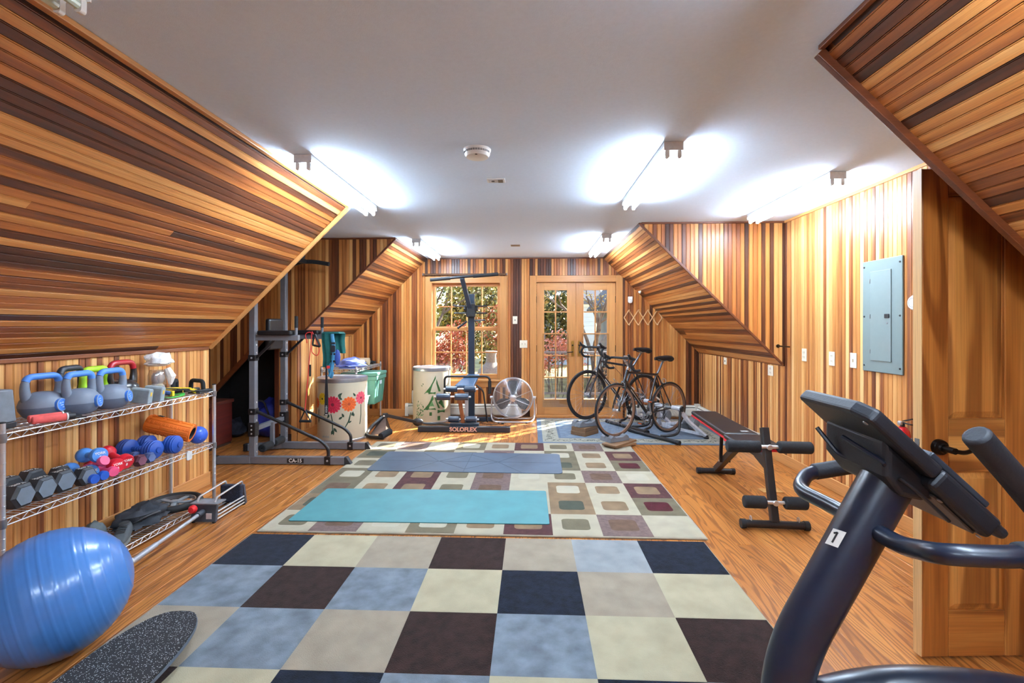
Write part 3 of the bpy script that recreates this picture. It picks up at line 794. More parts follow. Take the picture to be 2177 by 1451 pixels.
def rug_mesh(x0, x1, y0, y1, t, cells, mats, edge, name, label):
    o = thing(name, label, 'rug', ((x0 + x1) / 2, (y0 + y1) / 2, 0)); k = MB()
    rr = random.Random(5)
    for (a, b, c, d, m, z) in cells:                # slightly wavy pile top, one quad grid per colour field
        n = 5
        vs = [(a + (b - a) * i / n, c + (d - c) * j / n, z) for j in range(n + 1) for i in range(n + 1)]
        k.add(vs, [(j * (n + 1) + i, j * (n + 1) + i + 1, (j + 1) * (n + 1) + i + 1, (j + 1) * (n + 1) + i) for j in range(n) for i in range(n)], m)
    k.build('pile', mats, o, smooth=False)
    e = MB(); e.bb(x0 - .008, x1 + .008, y0 - .008, y1 + .008, .0005, t - .0015); e.build('binding', mats[edge], o, smooth=False, bevel=.003)
    return o
rows = [[NAVY, CREAM, BEIGE, BROWN, BEIGE, LB, NAVY], [BLUE, BROWN, BLUE, CREAM, NAVY, BEIGE, CREAM], [BEIGE, BLUE, BEIGE, BROWN, BLUE, CREAM, BROWN], [BROWN, CREAM, NAVY, BLUE, CREAM, NAVY, BLUE], [CREAM, BEIGE, BLUE, CREAM, BROWN, BLUE, NAVY], [BLUE, NAVY, CREAM, BEIGE, BLUE, BEIGE, BROWN]]
xs = [-1.842 + .4203 * i for i in range(8)]; ys = [3.045, 2.645, 2.245, 1.842, 1.44]
cells = [(xs[c], xs[c + 1], ys[r + 1], ys[r], rows[r][c], .0135 + (.0006 if rows[r][c] in (CREAM, BEIGE) else 0)) for r in range(4) for c in range(7)]
rug_mesh(xs[0], xs[-1], ys[-1], ys[0], .0125, cells, rugm, 6, 'checker_rug', 'large rug of plain navy, blue, cream and brown squares in the foreground')
# patterned rug: framed cells
A_, O_, M_, B_, T_, G_ = 0, 1, 2, 3, 4, 5
cellm = [pile('c_cream', (168, 161, 141), .08), pile('c_olive', (100, 92, 73), .16), pile('c_mauve', (104, 86, 82), .22, 40), pile('c_burgundy', (71, 42, 42), .25, 30), pile('c_tan', (123, 102, 78), .18), pile('c_green', (62, 67, 57), .2), pile('c_wine', (68, 19, 27), .25), pile('c_pale', (174, 169, 151), .06), pile('c_brown', (91, 70, 56), .22, 20), pile('c_binding', (161, 152, 134))]
Wn, P_, N_ = 6, 7, 8
grid = [[(A_, O_), (M_, N_), (A_, P_), (O_, P_), (A_, T_), (B_, T_), (A_, O_), (M_, N_), (A_, A_)],
        [(T_, G_), (O_, T_), (A_, N_), (M_, T_), (A_, O_), (A_, P_), (T_, G_), (A_, T_), (O_, Wn)],
        [(O_, N_), (A_, T_), (B_, T_), (A_, O_), (M_, N_), (A_, A_), (T_, P_), (A_, T_), (B_, T_)],
        [(O_, P_), (A_, T_), (B_, T_), (A_, O_), (M_, N_), (A_, P_), (A_, O_), (M_, N_), (A_, P_)],
        [(A_, O_), (M_, N_), (A_, P_), (O_, P_), (A_, T_), (B_, T_), (O_, G_), (A_, T_), (O_, Wn)],
        [(O_, G_), (A_, T_), (O_, T_), (A_, O_), (M_, B_), (A_, P_), (O_, P_), (A_, T_), (B_, T_)],
        [(A_, O_), (M_, N_), (A_, P_), (O_, P_), (A_, T_), (B_, T_), (A_, O_), (M_, N_), (A_, P_)]]
gx0, gx1, gy0, gy1 = -1.83, 1.135, 3.105, 5.555
o = thing('cell_rug', 'patterned rug of framed rounded squares in cream, olive and burgundy', 'rug', (-.35, 4.33, 0)); k = MB()
cw, ch = (gx1 - gx0) / 9, (gy1 - gy0) / 7
for r in range(7):
    for c in range(9):
        cx, cy = gx0 + cw * (c + .5), gy0 + ch * (r + .5); mo, mi = grid[r][c]
        ins = rrect(cw * .58, ch * .52, .03, 3)
        fr = []
        for q, (px_, py_) in enumerate(ins):        # matching outer outline point
            s_ = min(cw / 2 / abs(px_) if abs(px_) > 1e-6 else 9e9, ch / 2 / abs(py_) if abs(py_) > 1e-6 else 9e9)
            fr.append((px_ * s_, py_ * s_))
        n = len(ins); cor = {3: 0, 7: 1, 11: 2, 15: 3}
        outer = []
        for q in range(n):
            outer.append(fr[q])
        vs = [(cx + a, cy + b, .0136) for a, b in ins] + [(cx + a, cy + b, .0132) for a, b in outer]
        k.add(vs[:n], [tuple(range(n))], mi)
        k.add(vs, [(q, n + q, n + (q + 1) % n, (q + 1) % n) for q in range(n)], mo)
        hw, hh = cw / 2, ch / 2                      # close the corners
        for sx, sy in ((1, 1), (-1, 1), (-1, -1), (1, -1)):
            pts = [p for p in outer if p[0] * sx > 0 and p[1] * sy > 0]
            pts = sorted(pts, key=lambda p: (math.atan2(p[1], p[0])))
            poly = [(cx + sx * hw, cy + sy * hh, .0131)]
            k.add([(cx + sx * hw * .0, cy, .0125), (cx + sx * hw, cy, .0125), (cx + sx * hw, cy + sy * hh, .0125), (cx, cy + sy * hh, .0125)], [(0, 1, 2, 3) if sx * sy > 0 else (3, 2, 1, 0)], mo)
k.build('pile', cellm, o, smooth=False)
MB().bb(gx0 - .012, gx1 + .012, gy0 - .012, gy1 + .012, .0005, .0115).build('binding', cellm[9], o, smooth=False, bevel=.003)

def yoga(name, label, x0, x1, y0, y1, z, m, rz, t=.006, corner=.02):
    o = thing(name, label, 'yoga mat', ((x0 + x1) / 2, (y0 + y1) / 2, z), rz)
    k = MB(); k.prism(rrect(x1 - x0, y1 - y0, corner, 5), (0, 0, 0), AX, AY, 0, t); k.build('mat', m, o, smooth=False, world=False, bevel=.0015)
    return o
tq = mat('turquoise_mat', (72, 134, 140), .55, var=.12, scale=5)
yoga('yoga_mat', 'plain turquoise yoga mat, the nearer of the two mats', -1.715, .128, 3.255, 3.915, .0142, tq, R(.4))
sb = mat('slate_mat', (70, 88, 106), .42, var=.2, scale=4)
o = yoga('yoga_mat', 'slate blue yoga mat with etched lines, the farther of the two mats', -1.565, .302, 4.40, 5.08, .0142, sb, R(-.8), corner=.05)
etch = mat('etched', (52, 68, 84), .5)
k = MB()
for a, b in (((-.55, -.33), (-.3, 0)), ((-.3, 0), (-.55, .33)), ((.55, -.33), (.3, 0)), ((.3, 0), (.55, .33)), ((-.9, 0), (.9, 0)), ((0, -.33), (0, .33)), ((-.3, 0), (0, .25)), ((-.3, 0), (0, -.25)), ((.3, 0), (0, .25)), ((.3, 0), (0, -.25))):
    k.bar((*a, .0064), (*b, .0064), .006, .0006)
k.build('etched_lines', etch, o, smooth=False, world=False)

# oriental rug under the bicycles
bx0, bx1, by0, by1 = .085, 2.42, 5.575, 7.10
o = thing('oriental_rug', 'pale blue oriental rug with floral border under the bicycles', 'rug', ((bx0 + bx1) / 2, (by0 + by1) / 2, 0))
bl = pile('or_blue', (109, 126, 145), .14, 14); bd = pile('or_border', (153, 152, 139), .1); be = pile('or_edge', (92, 108, 128), .1); bf = pile('or_leaf', (75, 78, 70), .3)
MB().bb(bx0, bx1, by0, by1, .0005, .007).build('edge_band', be, o, smooth=False, bevel=.002)
MB().bb(bx0 + .06, bx1 - .06, by0 + .06, by1 - .06, .0068, .0078).build('border', bd, o, smooth=False)
MB().bb(bx0 + .26, bx1 - .26, by0 + .26, by1 - .26, .0075, .0084).build('inner_band', be, o, smooth=False)
MB().bb(bx0 + .29, bx1 - .29, by0 + .29, by1 - .29, .008, .009).build('field', bl, o, smooth=False)
k = MB(); rr = random.Random(9)
def curl(cx, cy, s, a):
    pts = []
    for i in range(7):
        t = a + i * .55; q = s * (.25 + i * .13); pts.append((cx + q * math.cos(t), cy + q * math.sin(t), .0082))
    for p, q in zip(pts[:-1], pts[1:]): k.bar(p, q, .006, .0012)
for i in range(46):
    t = i / 46; x = bx0 + .12 + t * (bx1 - bx0 - .24)
    for y in (by0 + .16, by1 - .16): curl(x, y + rr.uniform(-.03, .03), rr.uniform(.03, .055), rr.uniform(0, 6)); curl(x + .02, y + rr.uniform(-.06, .06), .025, rr.uniform(0, 6))
for i in range(24):
    y = by0 + .22 + i * (by1 - by0 - .44) / 24
    for x in (bx0 + .16, bx1 - .16): curl(x + rr.uniform(-.03, .03), y, rr.uniform(.03, .055), rr.uniform(0, 6)); curl(x + rr.uniform(-.06, .06), y + .03, .025, rr.uniform(0, 6))
sc = k.build('border_scrolls', bf, o, smooth=False); sc['kind'] = 'stuff'
k = MB()
for i in range(60): curl2 = (rr.uniform(bx0 + .35, bx1 - .35), rr.uniform(by0 + .35, by1 - .35)); k.box((*curl2, .0092), (rr.uniform(.03, .07), .012, .0008), Matrix.Rotation(rr.uniform(-.3, .3), 3, 'Z'))
sc = k.build('field_flecks', pile('or_fleck', (146, 152, 155), .1), o, smooth=False); sc['kind'] = 'stuff'

# ---------------------------------------------------------------- exercise ball and balance board in the foreground
BR = .26; bc = Vector((-2.0, 1.905, BR))
o = thing('exercise_ball', 'large shiny blue exercise ball with raised rings in the left foreground', 'exercise ball', (-2.0, 1.905, 0))
ballm = mat('ball_blue', (72, 132, 206), .3, var=.03, coat=.5)
axis = Vector((.70, .68, .22)).normalized()
prof = []
n = 150
for i in range(n + 1):
    t = math.pi * i / n; ct = -math.cos(t)
    ph = (ct / .13 + .5) % 1
    bump_ = .0022 * math.exp(-((ph - .5) / .07) ** 2) if abs(ct) < .93 else 0
    prof.append((max(.0005, (BR - .0022 + bump_) * math.sin(t)), (BR - .0022 + bump_) * ct))
MB().lathe(prof, 64, bc, axis).build('ball', ballm, o, ang=60)
MB().lathe([(.011, BR - .004), (.011, BR), (.008, BR + .002), (.001, BR + .002)], 14, bc, axis).build('plug', mat('plug', (220, 226, 232), .4), o)
# balance board lying with one end raised
o = thing('balance_board', 'black speckled balance board with grey edge beside the blue ball', 'balance board', (-1.555, 1.665, .0145), rot=(R(0), R(0), R(3)))
deckm = mat('speckled_rubber', (24, 25, 28), .8, var=.2, speck=((190, 192, 194), 150, .24))
outl = []
Lb, Wb = .80, .34
for i in range(40):
    t = 2 * math.pi * i / 40; c, s_ = math.cos(t), math.sin(t)
    outl.append((Wb / 2 * math.copysign(abs(c) ** .7, c) * (1 - .1 * abs(s_)), Lb / 2 * math.copysign(abs(s_) ** .8, s_)))
k = MB(); k.prism(outl, (0, 0, .075), AX, AY, 0, .012); k.build('deck', deckm, o, world=False, ang=50)
k = MB(); k.prism([(a * 1.015, b * 1.01) for a, b in outl], (0, 0, .062), AX, AY, 0, .0128); k.build('edge', mat('board_edge', (92, 100, 112), .4), o, world=False, ang=50)
k = MB(); k.cyl((-.13, .0, .031), (.13, .0, .031), .0308, n=20); k.build('roller', mat('roller_grey', (60, 62, 66), .6), o, world=False)
# ---------------------------------------------------------------- wire shelving on the left with the weights
def wire_unit(name, label, x0, x1, y0, y1, zs, top, pitch=.03):
    """chrome wire shelving: four posts, shelves with zigzag truss edges and a wire surface"""
    o = thing(name, label, 'shelving unit', ((x0 + x1) / 2, (y0 + y1) / 2, 0))
    for x in (x0, x1):
        for y in (y0, y1):
            k = MB(); k.cyl((x, y, .02), (x, y, top), .0125, n=12)
            for i in range(int(top / .05)): k.ring((x, y, .05 + i * .05), (0, 0, 1), .0125, .0012, 12, 4)
            p = k.build('post', chrome, o)
            MB().lathe([(.017, 0.0005), (.017, .012), (.01, .02), (.01, .024)], 12, (x, y, 0)).build('foot', rubber, p)
            MB().lathe([(.0135, 0), (.013, .006), (.001, .008)], 12, (x, y, top)).build('cap', blackp, p)
    w = .0032
    for z in zs:
        k = MB()
        for a, b in (((x1, y0), (x1, y1)), ((x0, y0), (x0, y1)), ((x0, y0), (x1, y0)), ((x0, y1), (x1, y1))):
            a, b = Vector((*a, 0)), Vector((*b, 0)); d = b - a; L = d.length; d.normalize()
            a = a + d * .014; b = b - d * .014; L -= .028
            zt, zb = z - .006, z - .036
            k.tube([a + V(0, 0, zt), b + V(0, 0, zt)], w, 6); k.tube([a + V(0, 0, zb), b + V(0, 0, zb)], w, 6)
            n = max(4, int(L / .034)); pts = [a + d * (L * i / n) + V(0, 0, zt if i % 2 else zb) for i in range(n + 1)]
            k.tube(pts, w * .75, 5)
        sh = k.build('shelf', chrome, o)
        k = MB(); n = int((y1 - y0 - .03) / pitch)
        for i in range(1, n): 
            y = y0 + .015 + (y1 - y0 - .03) * i / n; k.bar((x0, y, z - .0015), (x1, y, z - .0015), .003, .003)
        for i in range(1, 4):
            x = x0 + (x1 - x0) * i / 4; k.tube([(x, y0 + .01, z - .007), (x, y1 - .01, z - .007)], .003, 6)
        k.build('wire_surface', chrome, sh, smooth=False)
        for x in (x0, x1):
            for y in (y0, y1): MB().lathe([(.016, z - .045), (.0175, z - .02), (.016, z - .002)], 12, (x, y, 0)).build('collar', steel, sh)
    return o
SX0, SX1, SY0, SY1 = -2.795, -2.45, 2.085, 3.546
ZT, ZM, ZL = .89, .492, .06
wire_unit('wire_shelving', 'long low chrome wire shelving unit holding weights along the left wall', SX0, SX1, SY0, SY1, (ZT, ZM, ZL), .935)
KK = 1.0208
def sh(x, y): return x * KK, y * KK

# --- kettlebells
kgrey = mat('kb_grey', (116, 126, 142), .5, var=.06); kblue = mat('kb_blue', (84, 142, 226), .45, var=.05); klow = mat('kb_lower', (96, 106, 124), .6, var=.08, bump=.1)
def kettlebell(s=1.0, body=kgrey, low=klow, grip=kblue, badge=None, band=True, hw=.076, hh=.225, thick=.0165):
    o = thing('kettlebell', 'x', 'kettlebell', (0, 0, 0), group='kettlebells on the top shelf'); o['_o'] = [0, 0, 0]
    MB().lathe([(.001, 0), (.06 * s, 0), (.078 * s, .012 * s), (.098 * s, .045 * s), (.1 * s, .062 * s)], 32, sx=.9).build('lower_shell', low, o)
    MB().lathe([(.1015 * s, .062 * s), (.101 * s, .072 * s), (.092 * s, .1 * s), (.07 * s, .128 * s), (.035 * s, .14 * s), (.001, .143 * s)], 32, sx=.9).build('body', body, o)
    hw, hh, thick = hw * s, hh * s, thick * s
    path = fillet([(0, -hw * .9, .085 * s), (0, -hw * 1.1, .155 * s), (0, -hw, hh), (0, hw, hh), (0, hw * 1.1, .155 * s), (0, hw * .9, .085 * s)], .05 * s, 6)
    n = len(path); a, b = int(n * .3), int(n * .7)
    MB().tube(path[:a + 1], [thick * (1.45 - .45 * i / a) for i in range(a + 1)], 12).build('handle_leg', body, o); MB().tube(path[b:], [thick * (1 + .45 * i / (n - 1 - b)) for i in range(n - b)], 12).build('handle_leg', body, o)
    k = MB(); k.tube(path[a:b + 1], thick * 1.06, 12); k.build('grip', grip, o)
    if badge:
        q = Vector((.9, .32, .06)).normalized()
        k = MB(); k.lathe([(.034 * s, -.012), (.034 * s, .0035), (.031 * s, .006), (.001, .006)], 24, (.087 * s, .028 * s, .068 * s), q); bd_ = k.build('badge', badge, o)
        MB().ring(Vector((.087 * s, .028 * s, .068 * s)) + q * .0045, q, .033 * s, .0025, 28, 6).build('badge_rim', mat('kb_rim', (150, 168, 196), .4), bd_)
        ax = Vector((-.32, .9, 0)).normalized(); up = q.cross(ax); bc_ = Vector((.087 * s, .028 * s, .068 * s)) + q * .0063
        for du, dv_, w_ in ((-.012, .01, .012), (.004, .012, .01), (-.002, -.002, .02), (.006, -.014, .012)): MB().bar(bc_ + ax * (du - w_ / 2) + up * dv_, bc_ + ax * (du + w_ / 2) + up * dv_, .0006, .005, up).build('badge_mark', mat('badge_pale', (190, 214, 244), .5), bd_, smooth=False)
    return o
bb_ = mat('kb_badge', (70, 130, 222), .3)
kb = kettlebell(1.0, badge=bb_)
place(kb, (-2.655, 2.455, ZT + .0005), R(-8), 'grey and blue kettlebell, nearest of the three grey ones on the top shelf', first=True)
place(kb, (-2.575, 2.585, ZT + .0005), R(2), 'grey and blue kettlebell, middle of the three grey ones on the top shelf')
place(kb, (-2.56, 2.773, ZT + .0005), R(0), 'grey and blue kettlebell, farthest of the three grey ones on the top shelf')
iron = mat('cast_iron', (40, 44, 52), .4, var=.1); k1 = kettlebell(.76, iron, iron, iron, hw=.1, hh=.325, thick=.022)
place(k1, (-2.735, 2.69, ZT + .0005), R(10), 'plain dark kettlebell standing at the back between two grey ones', first=True)
lime = mat('kb_lime', (166, 214, 44), .4); kgl = mat('kb_navy', (40, 62, 92), .45)
k2 = kettlebell(.76, lime, lime, lime, hw=.1, hh=.30, thick=.024)
place(k2, (-2.735, 2.848, ZT + .0005), R(0), 'lime green kettlebell at the back of the top shelf', first=True)
kred = mat('kb_red', (168, 24, 40), .3, coat=.3); kblk = mat('kb_black', (28, 28, 32), .25, coat=.3)
k3 = kettlebell(1.02, kblk, kblk, kred, hw=.085, hh=.25, thick=.017)
place(k3, (-2.725, 3.03, ZT + .0005), R(0), 'glossy black kettlebell with red handle at the back of the top shelf', first=True)

# --- grey box at the near end
o = thing('weight_block', 'grey tapered weight block at the near end of the top shelf', 'weight block', (-2.6, 2.17, ZT))
MB().prism([(-.06, .03), (.06, .03), (.045, .19), (-.045, .19)], (-2.655, 2.155, ZT), AY, AZ, 0, .13).build('body', mat('block_grey', (112, 118, 126), .6), o, smooth=False, bevel=.008)
MB().bb(-2.655, -2.525, 2.11, 2.215, ZT + .0005, ZT + .0295).build('base', blackp, o, smooth=False, bevel=.004)
# --- coral hand grips
coral = mat('coral_foam', (226, 96, 92), .85, bump=.3)
def grip():
    o = thing('hand_grip', 'x', 'handle', (0, 0, 0), group='coral foam handles'); o['_o'] = [0, 0, 0]
    MB().cyl((0, -.07, .02), (0, .06, .02), .0195, n=16).build('sleeve', coral, o, bevel=.004)
    MB().lathe([(.0205, 0), (.0205, .006)], 16, (0, .06, .02), (0, 1, 0)).build('ring', white, o)
    k = MB(); k.cyl((0, .066, .02), (0, .095, .02), .0195, .016, n=16); k.bar((0, .095, .012), (.01, .14, .008), .012, .006); k.build('end_cap', blackp, o)
    return o
g = grip()
place(g, (-2.475, 2.33, ZT + .0005), R(-30), 'coral foam hand grip with black cap, lying in front', first=True)
place(g, (-2.535, 2.365, ZT + .0005), R(-27), 'coral foam hand grip lying close behind the other coral one')
# --- two small grey weights, push-up bars, bands, jar
gw = mat('small_weight', (146, 158, 164), .55)
def small_weight():
    o = thing('small_weight', 'x', 'weight', (0, 0, 0), group='small grey weights'); o['_o'] = [0, 0, 0]
    k = MB(); k.prism([(-.022, 0), (.022, 0), (.022, .085), (.016, .096), (-.016, .096), (-.022, .085)], (-.055, 0, 0), AY, AZ, 0, .11); k.build('body', gw, o, smooth=False, bevel=.005)
    MB().bb(.0551, .0558, -.008, .008, .05, .075).build('yellow_mark', mat('yellow_mark', (222, 178, 60), .6), o, smooth=False)
    return o
q = small_weight()
place(q, (*sh(-2.47, 2.885), ZT + .001), label='small grey slab weight with yellow mark, nearer of the pair', rot=(0, R(8), R(8)), first=True)
place(q, (*sh(-2.47, 2.985), ZT + .001), label='small grey slab weight with yellow mark, farther of the pair', rot=(0, R(8), R(8)))
def band(name, label, m, pts, w, t, z0):
    o = thing(name, label, 'resistance band', pts[0]); k = MB(); pts = [Vector(p) for p in fillet(pts, .05, 6)]
    up = Vector((0, 0, 1))
    for a, b in zip(pts[:-1], pts[1:]):
        d = (b - a).normalized(); s_ = d.cross(up).normalized() * w / 2
        k.add([a - s_, a + s_, b + s_, b - s_, a - s_ + up * t, a + s_ + up * t, b + s_ + up * t, b - s_ + up * t], [(3, 2, 1, 0), (4, 5, 6, 7), (0, 1, 5, 4), (2, 3, 7, 6), (1, 2, 6, 5), (3, 0, 4, 7)])
    k.build('strap', m, o, smooth=False)
    k = MB(); k.box(pts[-1] + up * t / 2, (w * .9, w * .9, t * 1.6)); k.build('end_tab', blackp, o, smooth=False)
yel = mat('band_yellow', (228, 196, 40), .6); grn = mat('band_green', (80, 196, 88), .5); pnk = mat('band_pink', (222, 92, 104), .6); nav = mat('band_navy', (40, 62, 110), .6)
band('resistance_band', 'yellow flat resistance band draped on the top shelf', yel, [(-2.60, 3.10, ZT + .03), (-2.55, 3.25, ZT + .055), (-2.53, 3.38, ZT + .04), (-2.47, 3.40, ZT + .004)], .10, .006, 0)
band('resistance_band', 'pink flat resistance band under the jar on the top shelf', pnk, [(-2.70, 3.12, ZT + .002), (-2.68, 3.28, ZT + .03), (-2.64, 3.42, ZT + .012)], .07, .004, 0)
band('resistance_band', 'bright green resistance band curled at the shelf front', grn, [(-2.50, 3.06, ZT + .03), (-2.47, 3.12, ZT + .004), (-2.468, 3.24, ZT + .004), (-2.50, 3.28, ZT + .02), (-2.53, 3.22, ZT + .006)], .03, .004, 0)
band('resistance_band', 'black resistance band coiled over the yellow one', mat('band_black', (34, 34, 36), .6), [(-2.56, 3.11, ZT + .06), (-2.50, 3.2, ZT + .062), (-2.47, 3.30, ZT + .03), (-2.465, 3.40, ZT + .014)], .03, .005, 0)
o = thing('ankle_strap', 'navy cloth strap beside the small grey weights', 'strap', (-2.53, 3.1, ZT)); MB().tube(fillet([(-2.52, 3.09, ZT + .018), (-2.55, 3.13, ZT + .05), (-2.5, 3.17, ZT + .03)], .03), .016, 8).build('strap', nav, o)
MB().box((-2.5, 3.175, ZT + .03), (.034, .02, .034)).build('buckle', yel, o, smooth=False)
def pushup():
    o = thing('push_up_bar', 'x', 'push-up bar', (0, 0, 0), group='black push-up bars'); o['_o'] = [0, 0, 0]
    MB().tube(fillet([(0, -.075, .012), (0, -.07, .085), (0, .07, .085), (0, .075, .012)], .03), .015, 12).build('handle', foam, o)
    for y in (-.075, .075): MB().bb(-.06, .06, y - .02, y + .02, .0005, .024).build('foot', blackp, o, smooth=False, bevel=.006)
    MB().bb(.0601, .0608, -.09, -.06, .004, .02).build('yellow_label', yel, o, smooth=False)
    return o
q = pushup()
place(q, (-2.68, 3.44, ZT + .0005), R(30), 'black push-up bar standing upright at the far end of the top shelf', first=True)
place(q, (-2.53, 3.47, ZT + .0005), R(68), 'black push-up bar standing at the front corner of the top shelf')
# jar with white cloth
o = thing('plastic_jar', 'clear plastic jar stuffed with white socks on the top shelf', 'jar', (-2.735, 3.30, ZT))
jx, jy = -2.715, 3.315
k = MB(); k.lathe([(.05, .0005), (.056, .01), (.056, .14), (.05, .165), (.045, .18)], 24, (jx, jy, ZT), cap=False); k.build('jar_wall', glass_mat('clear_plastic', (232, 234, 236), 1.2, .1), o)
clothw = mat('white_cloth', (232, 232, 232), .9, bump=.4)
k = MB(); 
for (dx, dy, dz, r_, sc_) in ((0, 0, .05, .046, (1, 1, .9)), (.005, 0, .12, .042, (1, 1, 1.2))): k.sphere((jx + dx, jy + dy, ZT + dz), r_, 14, 8, sc=sc_)
k.build('cloth_inside', clothw, o)
def cloth_blob(name, label, cat, c, size, m, seed, flat=.35, parent=None, amp=.25, nu=28, nv=14, base=True, rz=0):
    """crumpled textile: squashed sphere pushed about by noise"""
    o = thing(name, label, cat, c) if parent is None else parent
    k = MB(); n, kk = nu, nv; vs = []
    for i in range(kk + 1):
        t = -math.pi / 2 + math.pi * i / kk
        for j in range(n):
            p = 2 * math.pi * j / n; d = Vector((math.cos(t) * math.cos(p), math.cos(t) * math.sin(p), math.sin(t)))
            f = 1 + amp * noise.noise(d * 2.1 + Vector((seed, 0, 0))) * 1.6 + amp * .5 * noise.noise(d * 5 + Vector((0, seed, 0)))
            q = Vector((d.x * size[0] * f, d.y * size[1] * f, d.z * size[2] * (f if d.z > 0 else .5)))
            q.rotate(Matrix.Rotation(rz, 3, 'Z'))
            vs.append((c[0] + q.x, c[1] + q.y, max(c[2] + .0005, c[2] + size[2] * .5 + q.z) if base else c[2] + q.z))
    k.add(vs, [(i * n + j, i * n + (j + 1) % n, (i + 1) * n + (j + 1) % n, (i + 1) * n + j) for i in range(kk) for j in range(n)])
    return o, k.build('cloth' if parent is None else 'cloth_top', m, o, ang=70)
_, cb = cloth_blob('', '', '', (jx - .0, jy - .005, ZT + .235), (.085, .075, .06), clothw, 3.3, parent=o, amp=.45, base=False)
k = MB(); k.tube([(jx + .05, jy + .03, ZT + .19), (jx + .07, jy + .045, ZT + .13), (jx + .06, jy + .05, ZT + .07)], [.02, .03, .012], 8); k.build('hanging_sock', clothw, o)

# --- middle shelf: dumbbells
hexm = mat('hex_rubber', (46, 48, 52), .55, var=.12); hexf = mat('hex_face', (104, 114, 126), .5, var=.1)
def hex_db(r, L, m1, m2, w=.075, txt=None, name='hex_dumbbell', group='black hex dumbbells'):
    o = thing(name, 'x', 'dumbbell', (0, 0, 0), group=group); o['_o'] = [0, 0, 0]
    ap = r * math.cos(R(30))
    for e in (1, -1):
        x0, x1 = e * (L / 2 - w), e * L / 2
        def hexp(x, s_): return [(x, s_ * r * math.cos(R(60 * i + 30 - 30 + 0)), ap + s_ * r * math.sin(R(60 * i))) for i in range(6)]
        def hp(x, s_): return [(x, s_ * r * math.cos(R(60 * i)), ap + s_ * r * math.sin(R(60 * i))) for i in range(6)]
        k = MB(); rings = [hp(x0, .82), hp(x0 + e * .01, 1), hp(x1 - e * .012, 1), hp(x1, .8)]
        vs = [p for q in rings for p in q]
        fs = [(i * 6 + j, i * 6 + (j + 1) % 6, (i + 1) * 6 + (j + 1) % 6, (i + 1) * 6 + j) for i in range(3) for j in range(6)] + [tuple(range(6))]
        if e > 0: fs = [tuple(reversed(f)) for f in fs]
        k.add(vs, [f if e < 0 else f for f in fs], 0); h = k.build('head', m1, o, smooth=False)
        k = MB(); q = hp(x1 + e * .0008, .76); k.add(q + hp(x1 - e * .001, .76), [tuple(range(6)) if e > 0 else tuple(reversed(range(6)))] + [(j, 6 + j, 6 + (j + 1) % 6, (j + 1) % 6) for j in range(6)]); k.build('end_face', m2, h, smooth=False)
        if txt: text('stamp', txt, .034, white, h, (e * (L / 2 - w / 2), 0, 2 * ap + .0012), (0, -1, 0), (1, 0, 0), .0004, shear=.3)
    MB().cyl((-L / 2 + w - .005, 0, ap), (L / 2 - w + .005, 0, ap), .016, n=12).build('handle', steel, o)
    return o
h1 = hex_db(.064, .25, hexm, hexf, txt='York')
for i, (y, lab) in enumerate(((2.225, 'big black hex dumbbell, nearest the camera on the middle shelf'), (2.335, 'big black hex dumbbell, second from the near end of the middle shelf'), (2.455, 'big black hex dumbbell, third from the near end of the middle shelf'))):
    place(h1, (-2.625 + (0, .0, -.01)[i], y, ZM + .0005), R((4, 2, -2)[i]), lab, first=i == 0)
h2 = hex_db(.055, .22, hexm, hexf, .065, txt='York')
place(h2, (-2.60, 2.565, ZM + .0005), R(-3), 'smaller black hex dumbbell next to the light blue pair', first=True)
def round_db(r, L, m, txt, num, name='vinyl_dumbbell', group='coloured vinyl dumbbells', tw=None, fat=.42):
    """vinyl dumbbell lying along local x, centre at origin"""
    o = thing(name, 'x', 'dumbbell', (0, 0, 0), group=group); o['_o'] = [0, 0, 0]
    for e in (1, -1):
        w = L * .3
        k = MB(); k.lathe([(r * fat, 0), (r * .75, w * .22), (r * .97, w * .4), (r, w * .55), (r, w * .85), (r * .9, w), (.001, w)], 24, (e * (L / 2 - w), 0, 0), (e, 0, 0)); h = k.build('head', m, o)
        if txt:
            for s_, dz, t_ in ((.32, .25, txt), (.36, -.3, num)):
                text('lettering', t_, r * (.46 if t_ == txt else .5), white, h, (e * (L / 2 + .0006), 0, dz * r), (0, e, 0), (0, 0, 1), .0004, bold=.0006)
    MB().cyl((-L * .22, 0, 0), (L * .22, 0, 0), r * fat, n=14).build('handle', m, o)
    return o
ltb = mat('vinyl_light_blue', (86, 150, 226), .35); rdv = mat('vinyl_red', (206, 28, 46), .35); pkv = mat('vinyl_pink', (232, 84, 128), .4); dbv = mat('vinyl_dark_blue', (36, 84, 178), .3)
def lay(p, a, b, label, first=False):
    """dumbbell from point a (far head) to b (front head)"""
    a, b = Vector(a), Vector(b); d = b - a; c = (a + b) / 2
    q = d.to_track_quat('X', 'Z')
    return place(p, c, label=label, rot=q.to_euler(), first=first)
lb = round_db(.043, .20, ltb, 'YORK', '5')
lay(lb, (-2.73, 2.675, ZM + .045), (-2.555, 2.635, ZM + .045), 'light blue vinyl dumbbell lying beside the hex dumbbells', True)
lay(lb, (-2.70, 2.74, ZM + .115), (-2.545, 2.675, ZM + .135), 'light blue vinyl dumbbell lying on top of the other light blue one')
dbp = round_db(.027, .15, dbv, None, None, group='small dark blue dumbbells')
lay(dbp, (-2.59, 2.595, ZM + .028), (-2.49, 2.575, ZM + .028), 'small dark blue dumbbell at the shelf front, left of its pair', True)
lay(dbp, (-2.59, 2.655, ZM + .028), (-2.495, 2.638, ZM + .028), 'small dark blue dumbbell at the shelf front, right of its pair')
pkp = round_db(.03, .15, pkv, None, None, group='small pink dumbbells', fat=.5)
